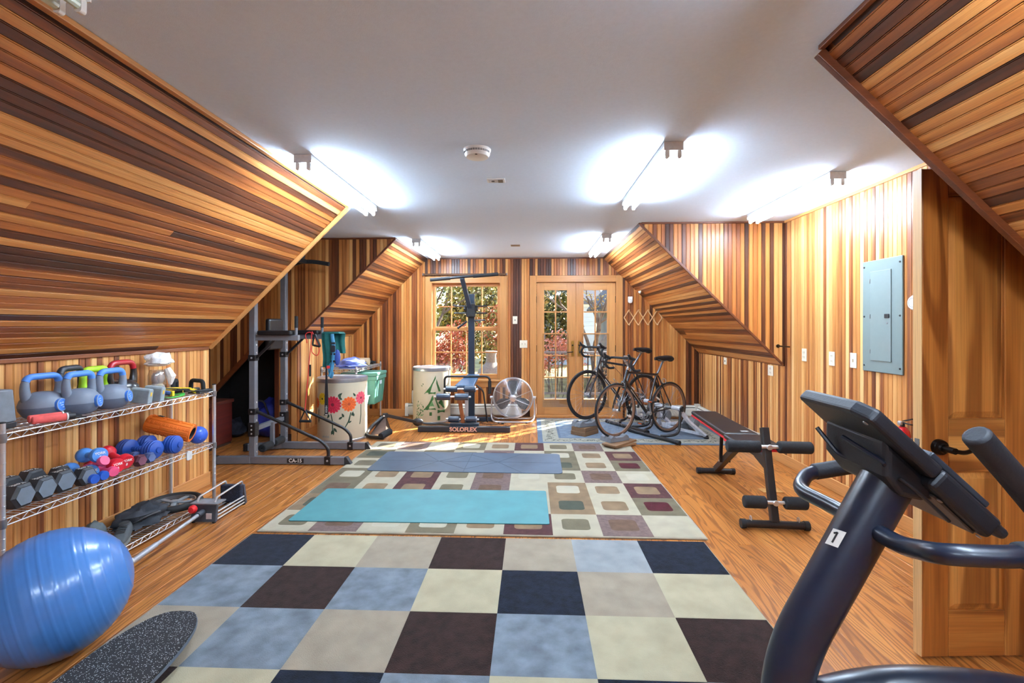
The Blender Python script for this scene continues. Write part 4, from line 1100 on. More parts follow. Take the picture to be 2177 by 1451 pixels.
lay(pkp, (-2.61, 2.68, ZM + .055), (-2.515, 2.665, ZM + .10), 'small pink dumbbell leaning on the red pile, higher one')
pkp.location = (0, 0, 0)
lay(pkp, (-2.59, 2.74, ZM + .031), (-2.495, 2.705, ZM + .031), 'small pink dumbbell lying at the shelf front, lower one', True)
rp_ = round_db(.045, .21, rdv, 'YORK', '8')
lay(rp_, (-2.70, 2.885, ZM + .095), (-2.515, 2.83, ZM + .05), 'red vinyl dumbbell lying on top, farther of the red pair', True)
lay(rp_, (-2.69, 2.79, ZM + .046), (-2.525, 2.762, ZM + .046), 'red vinyl dumbbell lying below, nearer of the red pair')
mh = hex_db(.04, .17, mat('hex_maroon', (74, 34, 48), .5), mat('hex_maroon_face', (112, 66, 82), .5), .05, group='small coloured hex dumbbells')
place(mh, (-2.565, 2.925, ZM + .0005), R(-8), 'small maroon hex dumbbell beside the red pair', first=True)
mh2 = hex_db(.036, .16, mat('hex_slate', (62, 78, 120), .5), mat('hex_slate_face', (92, 108, 150), .5), .05, group='small coloured hex dumbbells')
place(mh2, (-2.565, 3.005, ZM + .0005), R(-8), 'small slate blue hex dumbbell next to the maroon one', first=True)
rbm = mat('plastic_blue', (30, 74, 160), .45, var=.08)
def ridged(r=.062, L=.3):
    o = thing('ridged_dumbbell', 'x', 'dumbbell', (0, 0, 0), group='blue ridged dumbbells'); o['_o'] = [0, 0, 0]
    for e in (1, -1):
        w = .085; pr = [(.03, 0), (r * .9, .012)]
        for i in range(3): pr += [(r, .016 + i * .02), (r, .03 + i * .02), (r * .93, .033 + i * .02)]
        pr += [(r * .9, .08), (r * .5, .09), (.02, .092), (.018, .1), (.001, .1)]
        MB().lathe(pr, 28, (e * (L / 2 - .1), 0, 0), (e, 0, 0)).build('head', rbm, o)
    k = MB(); k.cyl((-L / 2 + .1, 0, 0), (L / 2 - .1, 0, 0), .018, n=14)
    for i in (-1, 0, 1): k.ring((i * .018, 0, 0), (1, 0, 0), .019, .004, 16, 6)
    k.build('handle', rbm, o)
    return o
rg = ridged()
lay(rg, (-2.76, 3.095, ZM + .0625), (-2.54, 3.075, ZM + .0625), 'blue ridged dumbbell, nearer of the pair under the orange roller', True)
lay(rg, (-2.73, 3.215, ZM + .0625), (-2.50, 3.215, ZM + .0625), 'blue ridged dumbbell, farther of the pair under the orange roller')
# orange foam roller resting on the ridged dumbbell
o = thing('foam_roller', 'orange ribbed foam roller with hollow black core on the middle shelf', 'foam roller', (-2.63, 3.4, ZM)); orm = mat('orange_foam', (236, 118, 28), .6, var=.06)
a, b = Vector((-2.772, 3.30, ZM + .196)), Vector((-2.495, 3.375, ZM + .105)); ax = (b - a).normalized(); L = (b - a).length; rr_ = .064
k = MB(); k.lathe([(.046, 0), (rr_ - .003, 0), (rr_ - .002, .004), (rr_ - .002, L - .004), (rr_ - .003, L), (.046, L), (.046, 0)], 36, a, ax, cap=False); k.build('sleeve', orm, o)
k = MB(); e1 = ax.orthogonal().normalized(); e2 = ax.cross(e1)
for i in range(14):
    t = 2 * math.pi * i / 14; d = e1 * math.cos(t) + e2 * math.sin(t); s_ = ax.cross(d)
    segs_ = [(.02, .3)] if i % 3 == 0 else [(.012 + q * .026, .03 + q * .026) for q in range(12)] if i % 3 == 1 else [(.02, .1), (.115, .2), (.215, .31)]
    for u, v in segs_: k.bar(a + d * (rr_ - .0015) + ax * u, a + d * (rr_ - .0015) + ax * min(v, L - .01), .018, .007, d)
k.build('ribs', orm, o, smooth=False, bevel=.001, seg=1)
k = MB(); k.lathe([(.0455, .001), (.0455, L - .001), (.041, L - .001), (.041, .001), (.0455, .001)], 32, a, ax, cap=False); k.lathe([(.041, L * .5), (.001, L * .5)], 32, a, ax, cap=False); k.build('core', blackp, o)
d = (e1 * .2 + Vector((0.15, 0, 1))); d = (d - ax * d.dot(ax)).normalized()
MB().bar(a + d * (rr_ + .003) + ax * .05, a + d * (rr_ + .003) + ax * .085, .035, .003, d).build('label', blackp, o, smooth=False)
o = thing('toning_ball', 'small blue rubber ball at the far end of the middle shelf', 'ball', (-2.54, 3.493, ZM))
MB().sphere((-2.54, 3.493, ZM + .0655), .065, 28, 18).build('ball', mat('toning_blue', (52, 96, 206), .35), o)
MB().lathe([(.009, 0), (.008, .002), (.001, .002)], 12, Vector((-2.54, 3.493, ZM + .0655)) + Vector((.6, -.6, -.4)).normalized() * .0645, (.6, -.6, -.4)).build('plug', mat('toning_plug', (40, 74, 170), .4), o)
o = thing('shelf_clip', 'small clear label clip on the front of the middle shelf', 'clip', (-2.44, 3.3, ZM)); MB().prism(rrect(.05, .06, .012), (SX1 + .005, 3.27, ZM - .03), AY, AZ, 0, .006).build('clip', mat('clip_white', (206, 206, 204), .4), o, smooth=False)
MB().bb(SX1 - .002, SX1 + .0049, 3.26, 3.28, ZM - .01, ZM + .003).build('hook', mat('clip_white', (206, 206, 204), .4), o, smooth=False)

# --- lower shelf: ring wheel, bag, shoes
o = thing('exercise_ring', 'black spoked wheel lying flat at the far end of the low shelf', 'wheel', (-2.63, 3.36, ZL)); rc = Vector((-2.625, 3.36, ZL + .03))
MB().ring(rc, (0, 0, 1), .16, .022, 40, 10, squash=1.15).build('rim', rubber, o)
MB().lathe([(.13, -.012), (.13, .012), (.137, .012), (.137, -.012), (.13, -.012)], 40, rc, cap=False).build('inner_band', steel, o)
k = MB(); k.lathe([(.001, -.015), (.03, -.015), (.03, .015), (.001, .015)], 20, rc)
k.build('hub', mat('hub_grey', (120, 124, 128), .5), o)
for i in range(5):
    t = R(72 * i + 15); d = Vector((math.cos(t), math.sin(t), 0)); MB().bar(rc + d * .028, rc + d * .135, .03, .012).build('spoke', mat('hub_grey', (120, 124, 128), .5), o, smooth=False, bevel=.003)
dkcloth = mat('dark_cloth', (34, 38, 46), .8, var=.3, bump=.4)
cloth_blob('gym_bag', 'crumpled dark gym bag on the low shelf behind the ball', 'bag', (-2.62, 3.06, ZL + .0005), (.13, .17, .075), dkcloth, 1.7, amp=.35)
o = bpy.data.objects['gym_bag']; MB().tube(fillet([(-2.56, 2.93, ZL + .06), (-2.50, 2.98, ZL + .09), (-2.50, 3.08, ZL + .08), (-2.56, 3.14, ZL + .05)], .04), .009, 8).build('handle', blackp, o)
def shoe(sole, up, acc):
    o = thing('shoe', 'x', 'shoe', (0, 0, 0), group='shoes on the low shelf'); o['_o'] = [0, 0, 0]
    k = MB(); outl_ = [(.045 * math.copysign(abs(math.cos(t)) ** .8, math.cos(t)) * (1 if math.sin(t) > -.2 else .8), .135 * math.sin(t)) for t in [2 * math.pi * i / 24 for i in range(24)]]
    k.prism(outl_, (0, 0, .0005), AX, AY, 0, .025); k.build('sole', sole, o, ang=50)
    k = MB(); secs = [(-.13, .02, .07), (-.11, .034, .088), (-.06, .038, .085), (-.01, .041, .075), (.04, .043, .06), (.09, .04, .048), (.12, .028, .036), (.132, .01, .03)]
    n = 10; vs = []
    for y, w_, h_ in secs:
        for i in range(n + 1):
            t = math.pi * i / n; vs.append((w_ * math.cos(t), y, .024 + (h_ - .024) * math.sin(t) ** .6))
    k.add(vs, [(i * (n + 1) + j, i * (n + 1) + j + 1, (i + 1) * (n + 1) + j + 1, (i + 1) * (n + 1) + j) for i in range(len(secs) - 1) for j in range(n)]); k.build('upper', up, o)
    k = MB(); k.lathe([(.026, 0), (.03, .004), (.026, .008)], 16, (0, -.07, .082), sy=1.5); k.build('collar', acc, o)
    for i in range(4): MB().bar((-.024, -.02 + i * .02, .079 - i * .004), (.024, -.02 + i * .02, .079 - i * .004), .006, .004).build('lace', acc, o, smooth=False)
    return o
gs = shoe(mat('sole_grey', (120, 122, 116), .7), mat('shoe_grey', (70, 74, 76), .8, bump=.3), mat('shoe_trim', (40, 42, 44), .7))
place(gs, (-2.52, 2.80, ZL + .0005), R(-150), 'dark grey sports shoe on the low shelf behind the blue ball', first=True)
gs2 = shoe(mat('sole_dark', (40, 42, 40), .7), mat('shoe_black', (40, 44, 44), .8, bump=.3), mat('shoe_lime', (140, 200, 60), .6))
place(gs2, (-2.545, 2.62, ZL + .0005), R(-165), 'black sports shoe with lime trim on the low shelf', first=True)
cloth_blob('fabric_cap', 'grey fabric cap on the low shelf next to the shoes', 'cap', (-2.70, 2.80, ZL + .0005), (.06, .07, .075), mat('cap_grey', (88, 96, 98), .85), 5.1, amp=.15)
MB().prism([(.07 * math.cos(R(a)), .05 * math.sin(R(a))) for a in range(-90, 91, 15)], (-2.655, 2.80, ZL + .02), AX, AY, 0, .006).build('brim', mat('cap_grey', (88, 96, 98), .85), bpy.data.objects['fabric_cap'])
cloth_blob('glove', 'crumpled black glove at the near end of the low shelf', 'glove', (-2.67, 2.63, ZL + .0005), (.06, .1, .04), dkcloth, 8.2, amp=.3)
for i in range(4): MB().tube([(-2.66 + i * .02, 2.70, ZL + .02), (-2.66 + i * .026, 2.755, ZL + .018)], [.011, .008], 8).build('finger', dkcloth, bpy.data.objects['glove'])

# --- push device with pole on the floor in front of the shelf
o = thing('floor_slider', 'black metal floor trainer with rails, red knob and a long silver pole', 'floor trainer', (-2.3, 3.38, 0)); dkm = mat('charcoal_metal', (62, 66, 74), .5)
x0, x1 = -2.405, -2.215
def plate(y, h0, h1, lean): 
    return MB().add([(x0, y, .01), (x1, y, .01), (x1 - .01, y + lean, h1), (x0 + .01, y + lean, h1), (x0, y + .025, .01), (x1, y + .025, .01), (x1 - .01, y + lean + .02, h1), (x0 + .01, y + lean + .02, h1)], [(0, 1, 2, 3), (7, 6, 5, 4), (0, 4, 5, 1), (2, 6, 7, 3), (1, 5, 6, 2), (3, 7, 4, 0)])
plate(3.22, 0, .125, .03).build('near_plate', dkm, o, smooth=False, bevel=.004)
MB().bb(x0 - .005, x1 + .005, 3.235, 3.33, .126, .134).build('top_shelf', mat('slider_top', (120, 124, 130), .5), o, smooth=False)
plate(3.57, 0, .16, -.01).build('far_plate', dkm, o, smooth=False, bevel=.004)
MB().bb(x0 + .012, x1 - .012, 3.53, 3.566, .03, .165).build('cushion', mat('navy_speckle', (24, 28, 44), .8, speck=((90, 100, 150), 160, .2)), o, smooth=False, bevel=.01)
for z in (.02, .045, .07): MB().cyl((x1 - .012, 3.245, z), (x1 - .012, 3.58, z), .006, n=8).build('rail', chrome, o)
for x in (x0 + .03, x1 - .03): MB().tube(fillet([(x, 3.26, .134), (x, 3.28, .165), (x, 3.57, .185), (x, 3.578, .16)], .02), .007, 8).build('handrail', chrome, o)
for x in (x0 + .05, x0 + .1): MB().cyl((x, 3.245, .03), (x, 3.58, .03), .006, n=8).build('rail', chrome, o)
k = MB(); pp = [(-2.315, 3.22, .075), (-2.26, 2.75, .07), (-2.19, 2.25, .065)]; k.cyl(pp[0], pp[1], .0125, n=14); k.cyl(pp[1], pp[2], .016, n=14); k.build('pole', mat('pole_silver', (176, 182, 190), .4, .5), o)
MB().cyl((-2.317, 3.235, .076), (-2.31, 3.17, .0745), .02, n=14).build('pole_socket', dkm, o)
MB().lathe([(.012, 0), (.028, .01), (.03, .025), (.02, .04), (.001, .044)], 18, (x0 + .03, 3.235, .1), (0, -1, 0)).build('knob', mat('red_knob', (222, 40, 46), .35), o)
MB().bb(-2.285, -2.245, 3.2225, 3.2245, .03, .07).build('sticker', mat('sticker', (206, 202, 206), .6), o, smooth=False)
for x in (x0 + .02, x1 - .02):
    for y in (3.235, 3.58): MB().cyl((x, y, .0005), (x, y, .012), .012, n=10).build('foot', rubber, o)
MB().cyl((-2.19, 2.25, .0005), (-2.19, 2.25, .05), .012, n=10).build('foot', rubber, o)
# ---------------------------------------------------------------- old chest and things in the eaves
RED = [(0, (62, 18, 12)), (.5, (96, 30, 18)), (1, (126, 44, 24))]
redw = wood('red_stain', 'y', RED, spread=.3, rough=.5)
o = thing('wooden_chest', 'old dark red wooden chest at the mouth of the eaves', 'chest', (-3.75, 5.05, 0))
cx0, cx1, cy0, cy1 = -3.95, -3.55, 4.62, 5.46
MB().bb(cx0, cx1, cy0, cy1, .03, .49).build('body', redw, o, smooth=False, bevel=.006)
MB().bb(cx0 - .012, cx1 + .015, cy0 - .015, cy1 + .015, .4905, .53).build('lid', wood('red_lid', 'y', [(0, (74, 34, 26)), (1, (112, 58, 44))], spread=.3), o, smooth=False, bevel=.006)
MB().bb(cx0 + .01, cx1 - .01, cy0 + .01, cy1 - .01, .0005, .0295).build('plinth', backing, o, smooth=False)
MB().bb(cx1 + .0002, cx1 + .004, 4.99, 5.07, .42, .48).build('hasp', bronze, o, smooth=False)
blu = mat('blue_nylon', (40, 52, 150), .6, var=.4, bump=.4, scale=12)
cloth_blob('duffel_bag', 'blue nylon duffel bag stowed in the dark eaves opening', 'bag', (-3.28, 5.80, .0005), (.22, .16, .3), blu, 2.2, amp=.2)
MB().tube(fillet([(-3.42, 5.66, .3), (-3.38, 5.62, .48), (-3.26, 5.62, .48), (-3.22, 5.66, .3)], .05), .012, 8).build('handle', blackp, bpy.data.objects['duffel_bag'])
cloth_blob('dark_bundle', 'dark bundled cloth lying on the floor of the eaves opening', 'cloth', (-3.72, 5.78, .0005), (.11, .12, .14), mat('bundle', (30, 32, 46), .8, var=.5, scale=14), 4.2, amp=.3)

# ---------------------------------------------------------------- power tower
tg = mat('tower_grey', (120, 124, 132), .38, .35, var=.05); pad = mat('black_vinyl', (16, 18, 22), .4, var=.1)
o = thing('power_tower', 'grey and black dip and pull-up power tower marked CA-15', 'power tower', (-2.6, 4.95, 0))
yf_, yr_ = 4.645, 5.235; ux = -2.8
for y, s_ in ((yf_, -1), (yr_, 1)):
    b = MB().bar((ux - .02, y, .043), (-1.86, y, .043), .055, .075).build('base_rail', tg, o, smooth=False, bevel=.006)
    MB().bar((-3.15, y + s_ * .03 * (1 if s_ < 0 else -4), .043), (ux - .0205, y, .043), .055, .075).build('base_tail', tg, b, smooth=False, bevel=.006)
    MB().prism([(0, 0), (.075, .0), (.02, .08), (0, .08)], (-1.8595, y, .003), AX, AZ, -.03, .03).build('end_cap', blackp, b, smooth=False, bevel=.004)
    MB().bb(-3.185, -3.1505, y + s_ * .03 * (1 if s_ < 0 else -4) - .03, y + s_ * .03 * (1 if s_ < 0 else -4) + .03, .003, .083).build('end_cap', blackp, b, smooth=False, bevel=.004)
    u = MB().bb(ux - .03, ux + .03, y - .03, y + .03, .081, 2.08).build('upright', tg, o, smooth=False, bevel=.005)
    for z in (.12, .2, .36, .44, .62, 1.12, 1.2, 1.3): MB().lathe([(.009, 0), (.008, .004), (.001, .006)], 10, (ux + .0302, y, z), (1, 0, 0)).build('bolt', chrome, u)
    for z in (.53, 1.07):
        br = MB().bb(ux - .036, ux + .036, y - .036, y + .036, z - .03, z + .03).build('bracket', black, o, smooth=False, bevel=.004)
        MB().lathe([(.01, 0), (.009, .004), (.001, .006)], 10, (ux, y - .0365, z), (0, -1, 0)).build('bolt', chrome, br)
    br = MB().bb(ux - .036, ux + .036, y - .036, y + .036, .28, .42).build('bracket', black, o, smooth=False, bevel=.004)
    for z in (.31, .35, .39): MB().lathe([(.009, 0), (.008, .004), (.001, .006)], 10, (ux, y - .0365, z), (0, -1, 0)).build('bolt', chrome, br)
    # arm, pad, grip
    a = MB().bar((ux + .031, y, 1.272), (-2.33, y, 1.272), .04, .055).build('dip_arm', tg, o, smooth=False, bevel=.004)
    k = MB(); k.prism(rrect(.36, .12, .03), (-2.56, y, 1.3), AX, AY, 0, .045); k.build('arm_pad', pad, a, smooth=False, bevel=.012, seg=3)
    MB().cyl((-2.36, y, 1.30), (-2.36, y, 1.375), .014, n=12).build('grip_stem', tg, a)
    MB().cyl((-2.36, y, 1.372), (-2.36, y, 1.49), .0165, n=12).build('hand_grip', foam, a)
    MB().bar((-2.58, y, 1.25), (ux + .03, y, 1.07), .022, .022, (0, 1, 0)).build('brace', black, o, smooth=False)
    # step rail
    MB().tube(fillet([(ux + .03, y, .53), (-2.10, y, .235), (-2.03, y, .16), (-2.03, y, .081)], .06, 6), .0165, 12).build('step_rail', black, o)
    br = MB().bb(-2.062, -1.998, y - .031, y + .031, .002, .085).build('bracket', black, o, smooth=False, bevel=.004)
    MB().lathe([(.011, 0), (.009, .004), (.001, .006)], 10, (-2.03, y - .0315, .045), (0, -1, 0)).build('bolt', chrome, br)
    MB().tube(fillet([(ux, y, 2.06), (ux + .2, y, 2.12), (-2.45, y, 2.12), (-2.28, y, 2.09)], .08, 6), .023, 12).build('pull_up_handle', foam, o)
MB().bar((ux, yf_ + .031, 2.05), (ux, yr_ - .031, 2.05), .05, .05).build('top_beam', black, o, smooth=False, bevel=.004)
MB().bar((-2.56, yf_ + .024, 2.118), (-2.56, yr_ - .024, 2.118), .06, .05).build('handle_beam', black, o, smooth=False, bevel=.004)
MB().bar((ux, yf_ + .037, .35), (ux, yr_ - .037, .35), .045, .045).build('lower_beam', tg, o, smooth=False, bevel=.004)
MB().bar((ux, yf_ + .031, 1.272), (ux, yr_ - .031, 1.272), .04, .05).build('arm_beam', tg, o, smooth=False, bevel=.004)
MB().bb(ux + .024, ux + .08, 4.80, 5.08, 1.14, 1.47).build('back_pad', pad, o, smooth=False, bevel=.025, seg=3)
st_ = MB().bar((ux + .03, 4.94, .36), (ux + .03, 4.94, .12), .035, .035, (1, 0, 0)).build('foot_stem', tg, o, smooth=False)
MB().cyl((ux + .03, 4.74, .13), (ux + .03, 5.14, .13), .01, n=10).build('axle', chrome, st_)
for a, b in ((4.74, 4.91), (4.97, 5.14)): MB().cyl((ux + .03, a, .13), (ux + .03, b, .13), .042, n=16).build('foam_roller', foam, o, bevel=.01)
lp = MB().bb(-2.44, -2.27, yf_ - .0292, yf_ - .0285, .02, .066).build('model_plate', black, o, smooth=False)
text('model_text', 'CA-15', .05, white, lp, (-2.355, yf_ - .0296, .043), AX, AZ, .0004, bold=.0012)
# red resistance tube with handles
redt = mat('red_tube', (226, 62, 62), .4)
o = thing('resistance_tube', 'red resistance tube with black handles hanging from the tower arm', 'resistance tube', (-2.48, 5.17, 1.28)); y = 5.185
def curve(pts, n=6): return fillet(pts, .09, n)
MB().tube(curve([(-2.50, y - .02, 1.20), (-2.52, y - .03, 1.31), (-2.44, y - .03, 1.33), (-2.47, y - .03, 1.0), (-2.52, y - .03, .45)]), .005, 8).build('tube', redt, o)
MB().tube(curve([(-2.42, y - .03, 1.29), (-2.45, y - .03, 1.1), (-2.38, y - .03, 1.05), (-2.35, y - .03, 1.12), (-2.40, y - .03, 1.25), (-2.44, y - .03, 1.33)]), .005, 8).build('tube_loop', redt, o)
MB().tube(fillet([(-2.52, y - .03, .45), (-2.575, y - .03, .33), (-2.455, y - .03, .33), (-2.52, y - .03, .45)], .02), .008, 8).build('handle', black, o)
MB().cyl((-2.58, y - .03, .33), (-2.45, y - .03, .33), .015, n=10).build('handle_grip', foam, o)
MB().tube(fillet([(-2.41, y - .04, 1.3), (-2.43, y - .04, 1.18), (-2.34, y - .04, 1.16), (-2.40, y - .04, 1.3)], .02), .011, 8).build('handle', black, o)
MB().cyl((-2.46, y - .03, .96), (-2.46, y - .03, .83), .011, n=8).build('clip', black, o)
# green towel and blue strap on the end of the rear arm
o = thing('hanging_towel', 'dark green towel with blue strap hung on the tower arm end', 'towel', (-2.29, 5.23, 1.3)); gt = mat('green_towel', (18, 92, 88), .85, bump=.4, var=.2)
def drape(k, x0, x1, yc, z0, z1, amp, th, n=14, mm=8, ph=0):
    vs = []
    for sgn in (-1, 1):
        for j in range(mm + 1):
            for i in range(n + 1):
                t = i / n; q = j / mm; z = z0 + (z1 - z0) * q
                w_ = (.55 + .45 * (1 - abs(2 * q - 1) * .3)) if True else 1
                vs.append((x0 + (x1 - x0) * (.5 + (t - .5) * w_) + .01 * math.sin(q * 5 + ph), yc + sgn * th + amp * math.sin(t * 11 + ph + q * 1.3) * (.4 + .6 * (1 - q)), z))
    m_ = (n + 1) * (mm + 1); fs = []
    for j in range(mm):
        for i in range(n):
            a = j * (n + 1) + i; fs.append((a, a + 1, a + n + 2, a + n + 1)); fs.append((m_ + a + n + 1, m_ + a + n + 2, m_ + a + 1, m_ + a))
    for j in range(mm):
        for e in (0, n):
            a = j * (n + 1) + e; fs.append((a, a + n + 1, m_ + a + n + 1, m_ + a))
    for i in range(n):
        for e in (0, mm):
            a = e * (n + 1) + i; fs.append((a, a + 1, m_ + a + 1, m_ + a))
    k.add(vs, fs)
k = MB(); drape(k, -2.345, -2.20, 5.19, .93, 1.31, .018, .006); k.build('front_fall', gt, o, ang=80)
k = MB(); drape(k, -2.26, -2.12, 5.30, 1.08, 1.31, .016, .006, ph=2); k.build('back_fall', gt, o, ang=80)
k = MB(); k.add([(-2.345, 5.18, 1.305), (-2.14, 5.18, 1.305), (-2.12, 5.31, 1.305), (-2.30, 5.31, 1.305), (-2.33, 5.19, 1.325), (-2.16, 5.19, 1.325), (-2.14, 5.30, 1.325), (-2.28, 5.30, 1.325)], [(0, 3, 2, 1), (4, 5, 6, 7), (0, 1, 5, 4), (1, 2, 6, 5), (2, 3, 7, 6), (3, 0, 4, 7)]); k.build('top_fold', gt, o, smooth=False)
sbl = mat('strap_blue', (58, 130, 170), .6); sblk = mat('strap_black', (26, 27, 32), .7)
o2 = thing('suspension_strap', 'black and blue suspension strap with buckle dangling beside the green towel', 'strap', (-2.2, 5.2, 1.3))
k = MB(); k.tube(fillet([(-2.215, 5.16, 1.30), (-2.19, 5.15, 1.15), (-2.20, 5.15, .98), (-2.235, 5.15, .83)], .06), [.02] * 14 if False else .022, 8); k.build('padded_strap', sbl, o2)
for z in (1.20, 1.08, 1.0): MB().box((-2.195, 5.142, z), (.05, .022, .022)).build('stitch_bar', sblk, o2, smooth=False)
MB().prism(rrect(.05, .075, .012), (-2.19, 5.13, 1.14), AX, AZ, 0, .008).build('buckle', sblk, o2, smooth=False)
k = MB(); k.sphere((-2.16, 5.17, 1.04), .06, 14, 8, sc=(.6, .5, 1.5)); k.build('pouch', mat('pouch_blue', (46, 72, 150), .6, bump=.3), o2)
k = MB(); k.tube(fillet([(-2.215, 5.15, .98), (-2.25, 5.15, .93), (-2.22, 5.15, .80), (-2.20, 5.15, .88)], .04), .014, 8); k.build('blue_tail', sbl, o2)
k = MB(); k.add([(x, yy, z) for z, w_ in ((.95, .008), (.80, .012), (.62, .02), (.40, .02)) for x, yy in ((-2.27 - w_, 5.14), (-2.27 + w_, 5.14), (-2.27 + w_, 5.144), (-2.27 - w_, 5.144))], [(i * 4 + j, i * 4 + (j + 1) % 4, i * 4 + 4 + (j + 1) % 4, i * 4 + 4 + j) for i in range(3) for j in range(4)] + [(12, 13, 14, 15), (3, 2, 1, 0)]); wst = k.build('webbing', sblk, o2, smooth=False)
for z, w_, h_ in ((.405, .028, .008), (.432, .02, .007), (.448, .024, .006), (.464, .018, .008), (.482, .022, .006), (.498, .016, .007)): MB().bb(-2.27 - w_ / 2, -2.27 + w_ / 2, 5.1388, 5.1397, z, z + h_).build('white_mark', white, wst, smooth=False)
k = MB(); k.box((-2.245, 5.15, .935), (.04, .03, .03)); k.build('red_tab', redt, o2, smooth=False)

# ---------------------------------------------------------------- painted barrels
drum = mat('drum_cream', (204, 196, 172), .6, var=.05, scale=6); tin = mat('drum_tin', (176, 184, 194), .3, .8, var=.05)
def drum_thing(label, cx, cy, r, h):
    o = thing('fiber_drum', label, 'barrel', (cx, cy, 0), group='painted fibre drums')
    MB().lathe([(.001, .012), (r - .004, .012), (r, .02), (r, h - .03), (r - .001, h - .02), (.001, h - .02)], 48, (cx, cy, 0)).build('body', drum, o)
    MB().lathe([(r + .004, .0005), (r + .006, .006), (r + .006, .024), (r + .0005, .028)], 48, (cx, cy, 0), cap=False).build('bottom_band', tin, o)
    MB().lathe([(r + .0005, h - .055), (r + .008, h - .05), (r + .01, h - .03), (r + .008, h - .008), (r - .004, h - .002), (r - .014, h - .012), (.001, h - .016)], 48, (cx, cy, 0), cap=False).build('lid', tin, o)
    return o
def wrap(k, cx, cy, r, th, z, poly, m=0, off=.0012):
    """polygon (s = along the surface, v = up) painted on a drum at angle th; curved to it"""
    n = len(poly); c = (sum(p[0] for p in poly) / n, sum(p[1] for p in poly) / n)
    def pt(s, v, o_): a = th + s / r; return (cx + (r + o_) * math.cos(a), cy + (r + o_) * math.sin(a), z + v)
    vs = [pt(*c, off)]; rings = 3
    for q in range(1, rings + 1):
        for s, v in poly: vs.append(pt(c[0] + (s - c[0]) * q / rings, c[1] + (v - c[1]) * q / rings, off))
    fs = [(0, 1 + j, 1 + (j + 1) % n) for j in range(n)]
    for q in range(rings - 1):
        for j in range(n): fs.append((1 + q * n + j, 1 + (q + 1) * n + j, 1 + (q + 1) * n + (j + 1) % n, 1 + q * n + (j + 1) % n))
    k.add(vs, fs, m)
def flower(k, cx, cy, r, th, z, rad, n, m, m2, wob=.18, sq=1):
    pts = []
    for i in range(n * 4):
        t = 2 * math.pi * i / (n * 4); rr_ = rad * (1 - wob * (1 - abs(math.sin(t * n / 2)) ** .6)); pts.append((rr_ * math.cos(t) * sq, rr_ * math.sin(t)))
    wrap(k, cx, cy, r, th, z, pts, m, .0012)
    for i in range(n):
        t = 2 * math.pi * (i + .5) / n; d = (math.cos(t), math.sin(t)); e = (-d[1], d[0]); a, b, w_ = rad * .35, rad * .85, rad * .02
        wrap(k, cx, cy, r, th, z, [(sq * (d[0] * a - e[0] * w_), d[1] * a - e[1] * w_), (sq * (d[0] * a + e[0] * w_), d[1] * a + e[1] * w_), (sq * (d[0] * b + e[0] * w_), d[1] * b + e[1] * w_), (sq * (d[0] * b - e[0] * w_), d[1] * b - e[1] * w_)], m2, .0016)
    wrap(k, cx, cy, r, th, z, [(rad * .2 * math.cos(2 * math.pi * i / 10) * sq, rad * .2 * math.sin(2 * math.pi * i / 10)) for i in range(10)], m2, .0017)
def leafp(s, v, L, a): 
    o_ = []
    for t in [0, .25, .5, .75, 1, .75, .5, .25]:
        pass
    pts = [(0, 0), (.3, .22), (.6, .2), (1, 0), (.6, -.2), (.3, -.22)]; ca, sa = math.cos(a), math.sin(a)
    return [(s + L * (x * ca - y_ * sa), v + L * (x * sa + y_ * ca)) for x, y_ in pts]
def stemp(pts, w): 
    return [(x - w, y_) for x, y_ in pts] + [(x + w, y_) for x, y_ in reversed(pts)]
paint = [mat('p_yellow', (232, 200, 34), .6), mat('p_red', (204, 36, 66), .6, var=.2), mat('p_orange', (226, 100, 34), .6, var=.15), mat('p_pink', (222, 84, 104), .6), mat('p_green', (36, 62, 44), .7, var=.3), mat('p_dark', (120, 24, 44), .6), mat('p_olive', (70, 80, 30), .6), mat('p_rust', (176, 66, 24), .6)]
b1 = (-2.355, 5.80, .295, .765)
o = drum_thing('cream barrel painted with yellow, red and orange flowers beside the tower', *b1)
cx, cy, r, h = b1; fa = math.atan2(0 - cy, 0 - cx)       # side facing the room
k = MB()
def th(s): return fa + (s - .055) / r
flower(k, cx, cy, r, th(-.205), .52, .075, 12, 0, 6); flower(k, cx, cy, r, th(-.06), .455, .104, 16, 1, 5); flower(k, cx, cy, r, th(.13), .455, .09, 13, 2, 7); flower(k, cx, cy, r, th(.29), .515, .08, 11, 3, 5); flower(k, cx, cy, r, th(-.335), .46, .066, 10, 2, 7)
k.build('painted_flowers', paint, o)
k = MB()
for s0, z0, lst in ((-.06, 0, [((-.02, .29), (.0, .2), (.0, .1)), ]), (.13, 0, [((.02, .3), (.0, .2), (-.06, .1))]), (.29, 0, [((.0, .38), (.0, .25), (-.02, .14))]), (-.28, 0, [((.0, .33), (-.01, .24), (.0, .17))])):
    for pts in lst: wrap(k, cx, cy, r, th(s0), .055, stemp(pts, .006), 0, .001)
for s, v, L, a in ((-.0, .49, .06, .7), (.05, .45, .05, 2.4), (.02, .46, .05, 1.4), (-.13, .29, .05, 3.6), (-.10, .28, .05, 4.2), (.07, .24, .05, 2.0), (.01, .22, .05, .6), (.16, .25, .05, 1.2), (.19, .24, .05, 1.9), (.21, .48, .05, 2.2), (-.27, .22, .05, 4.4), (-.06, .1, .06, 4.9), (-.05, .1, .06, 4.3), (-.05, .12, .06, 5.4), (.12, .17, .04, .5)):
    wrap(k, cx, cy, r, th(s), .06, leafp(0, v, L * 1.15, a), 0, .001)
k.build('painted_leaves', [paint[4]], o)
k = MB()
for i in range(9): wrap(k, cx, cy, r, th(-.2 + i * .011), 0, [(0, .06 + .012 * (i % 2)), (.005, .058), (.006, .075 + .01 * (i % 3)), (.001, .078)], 0, .001)
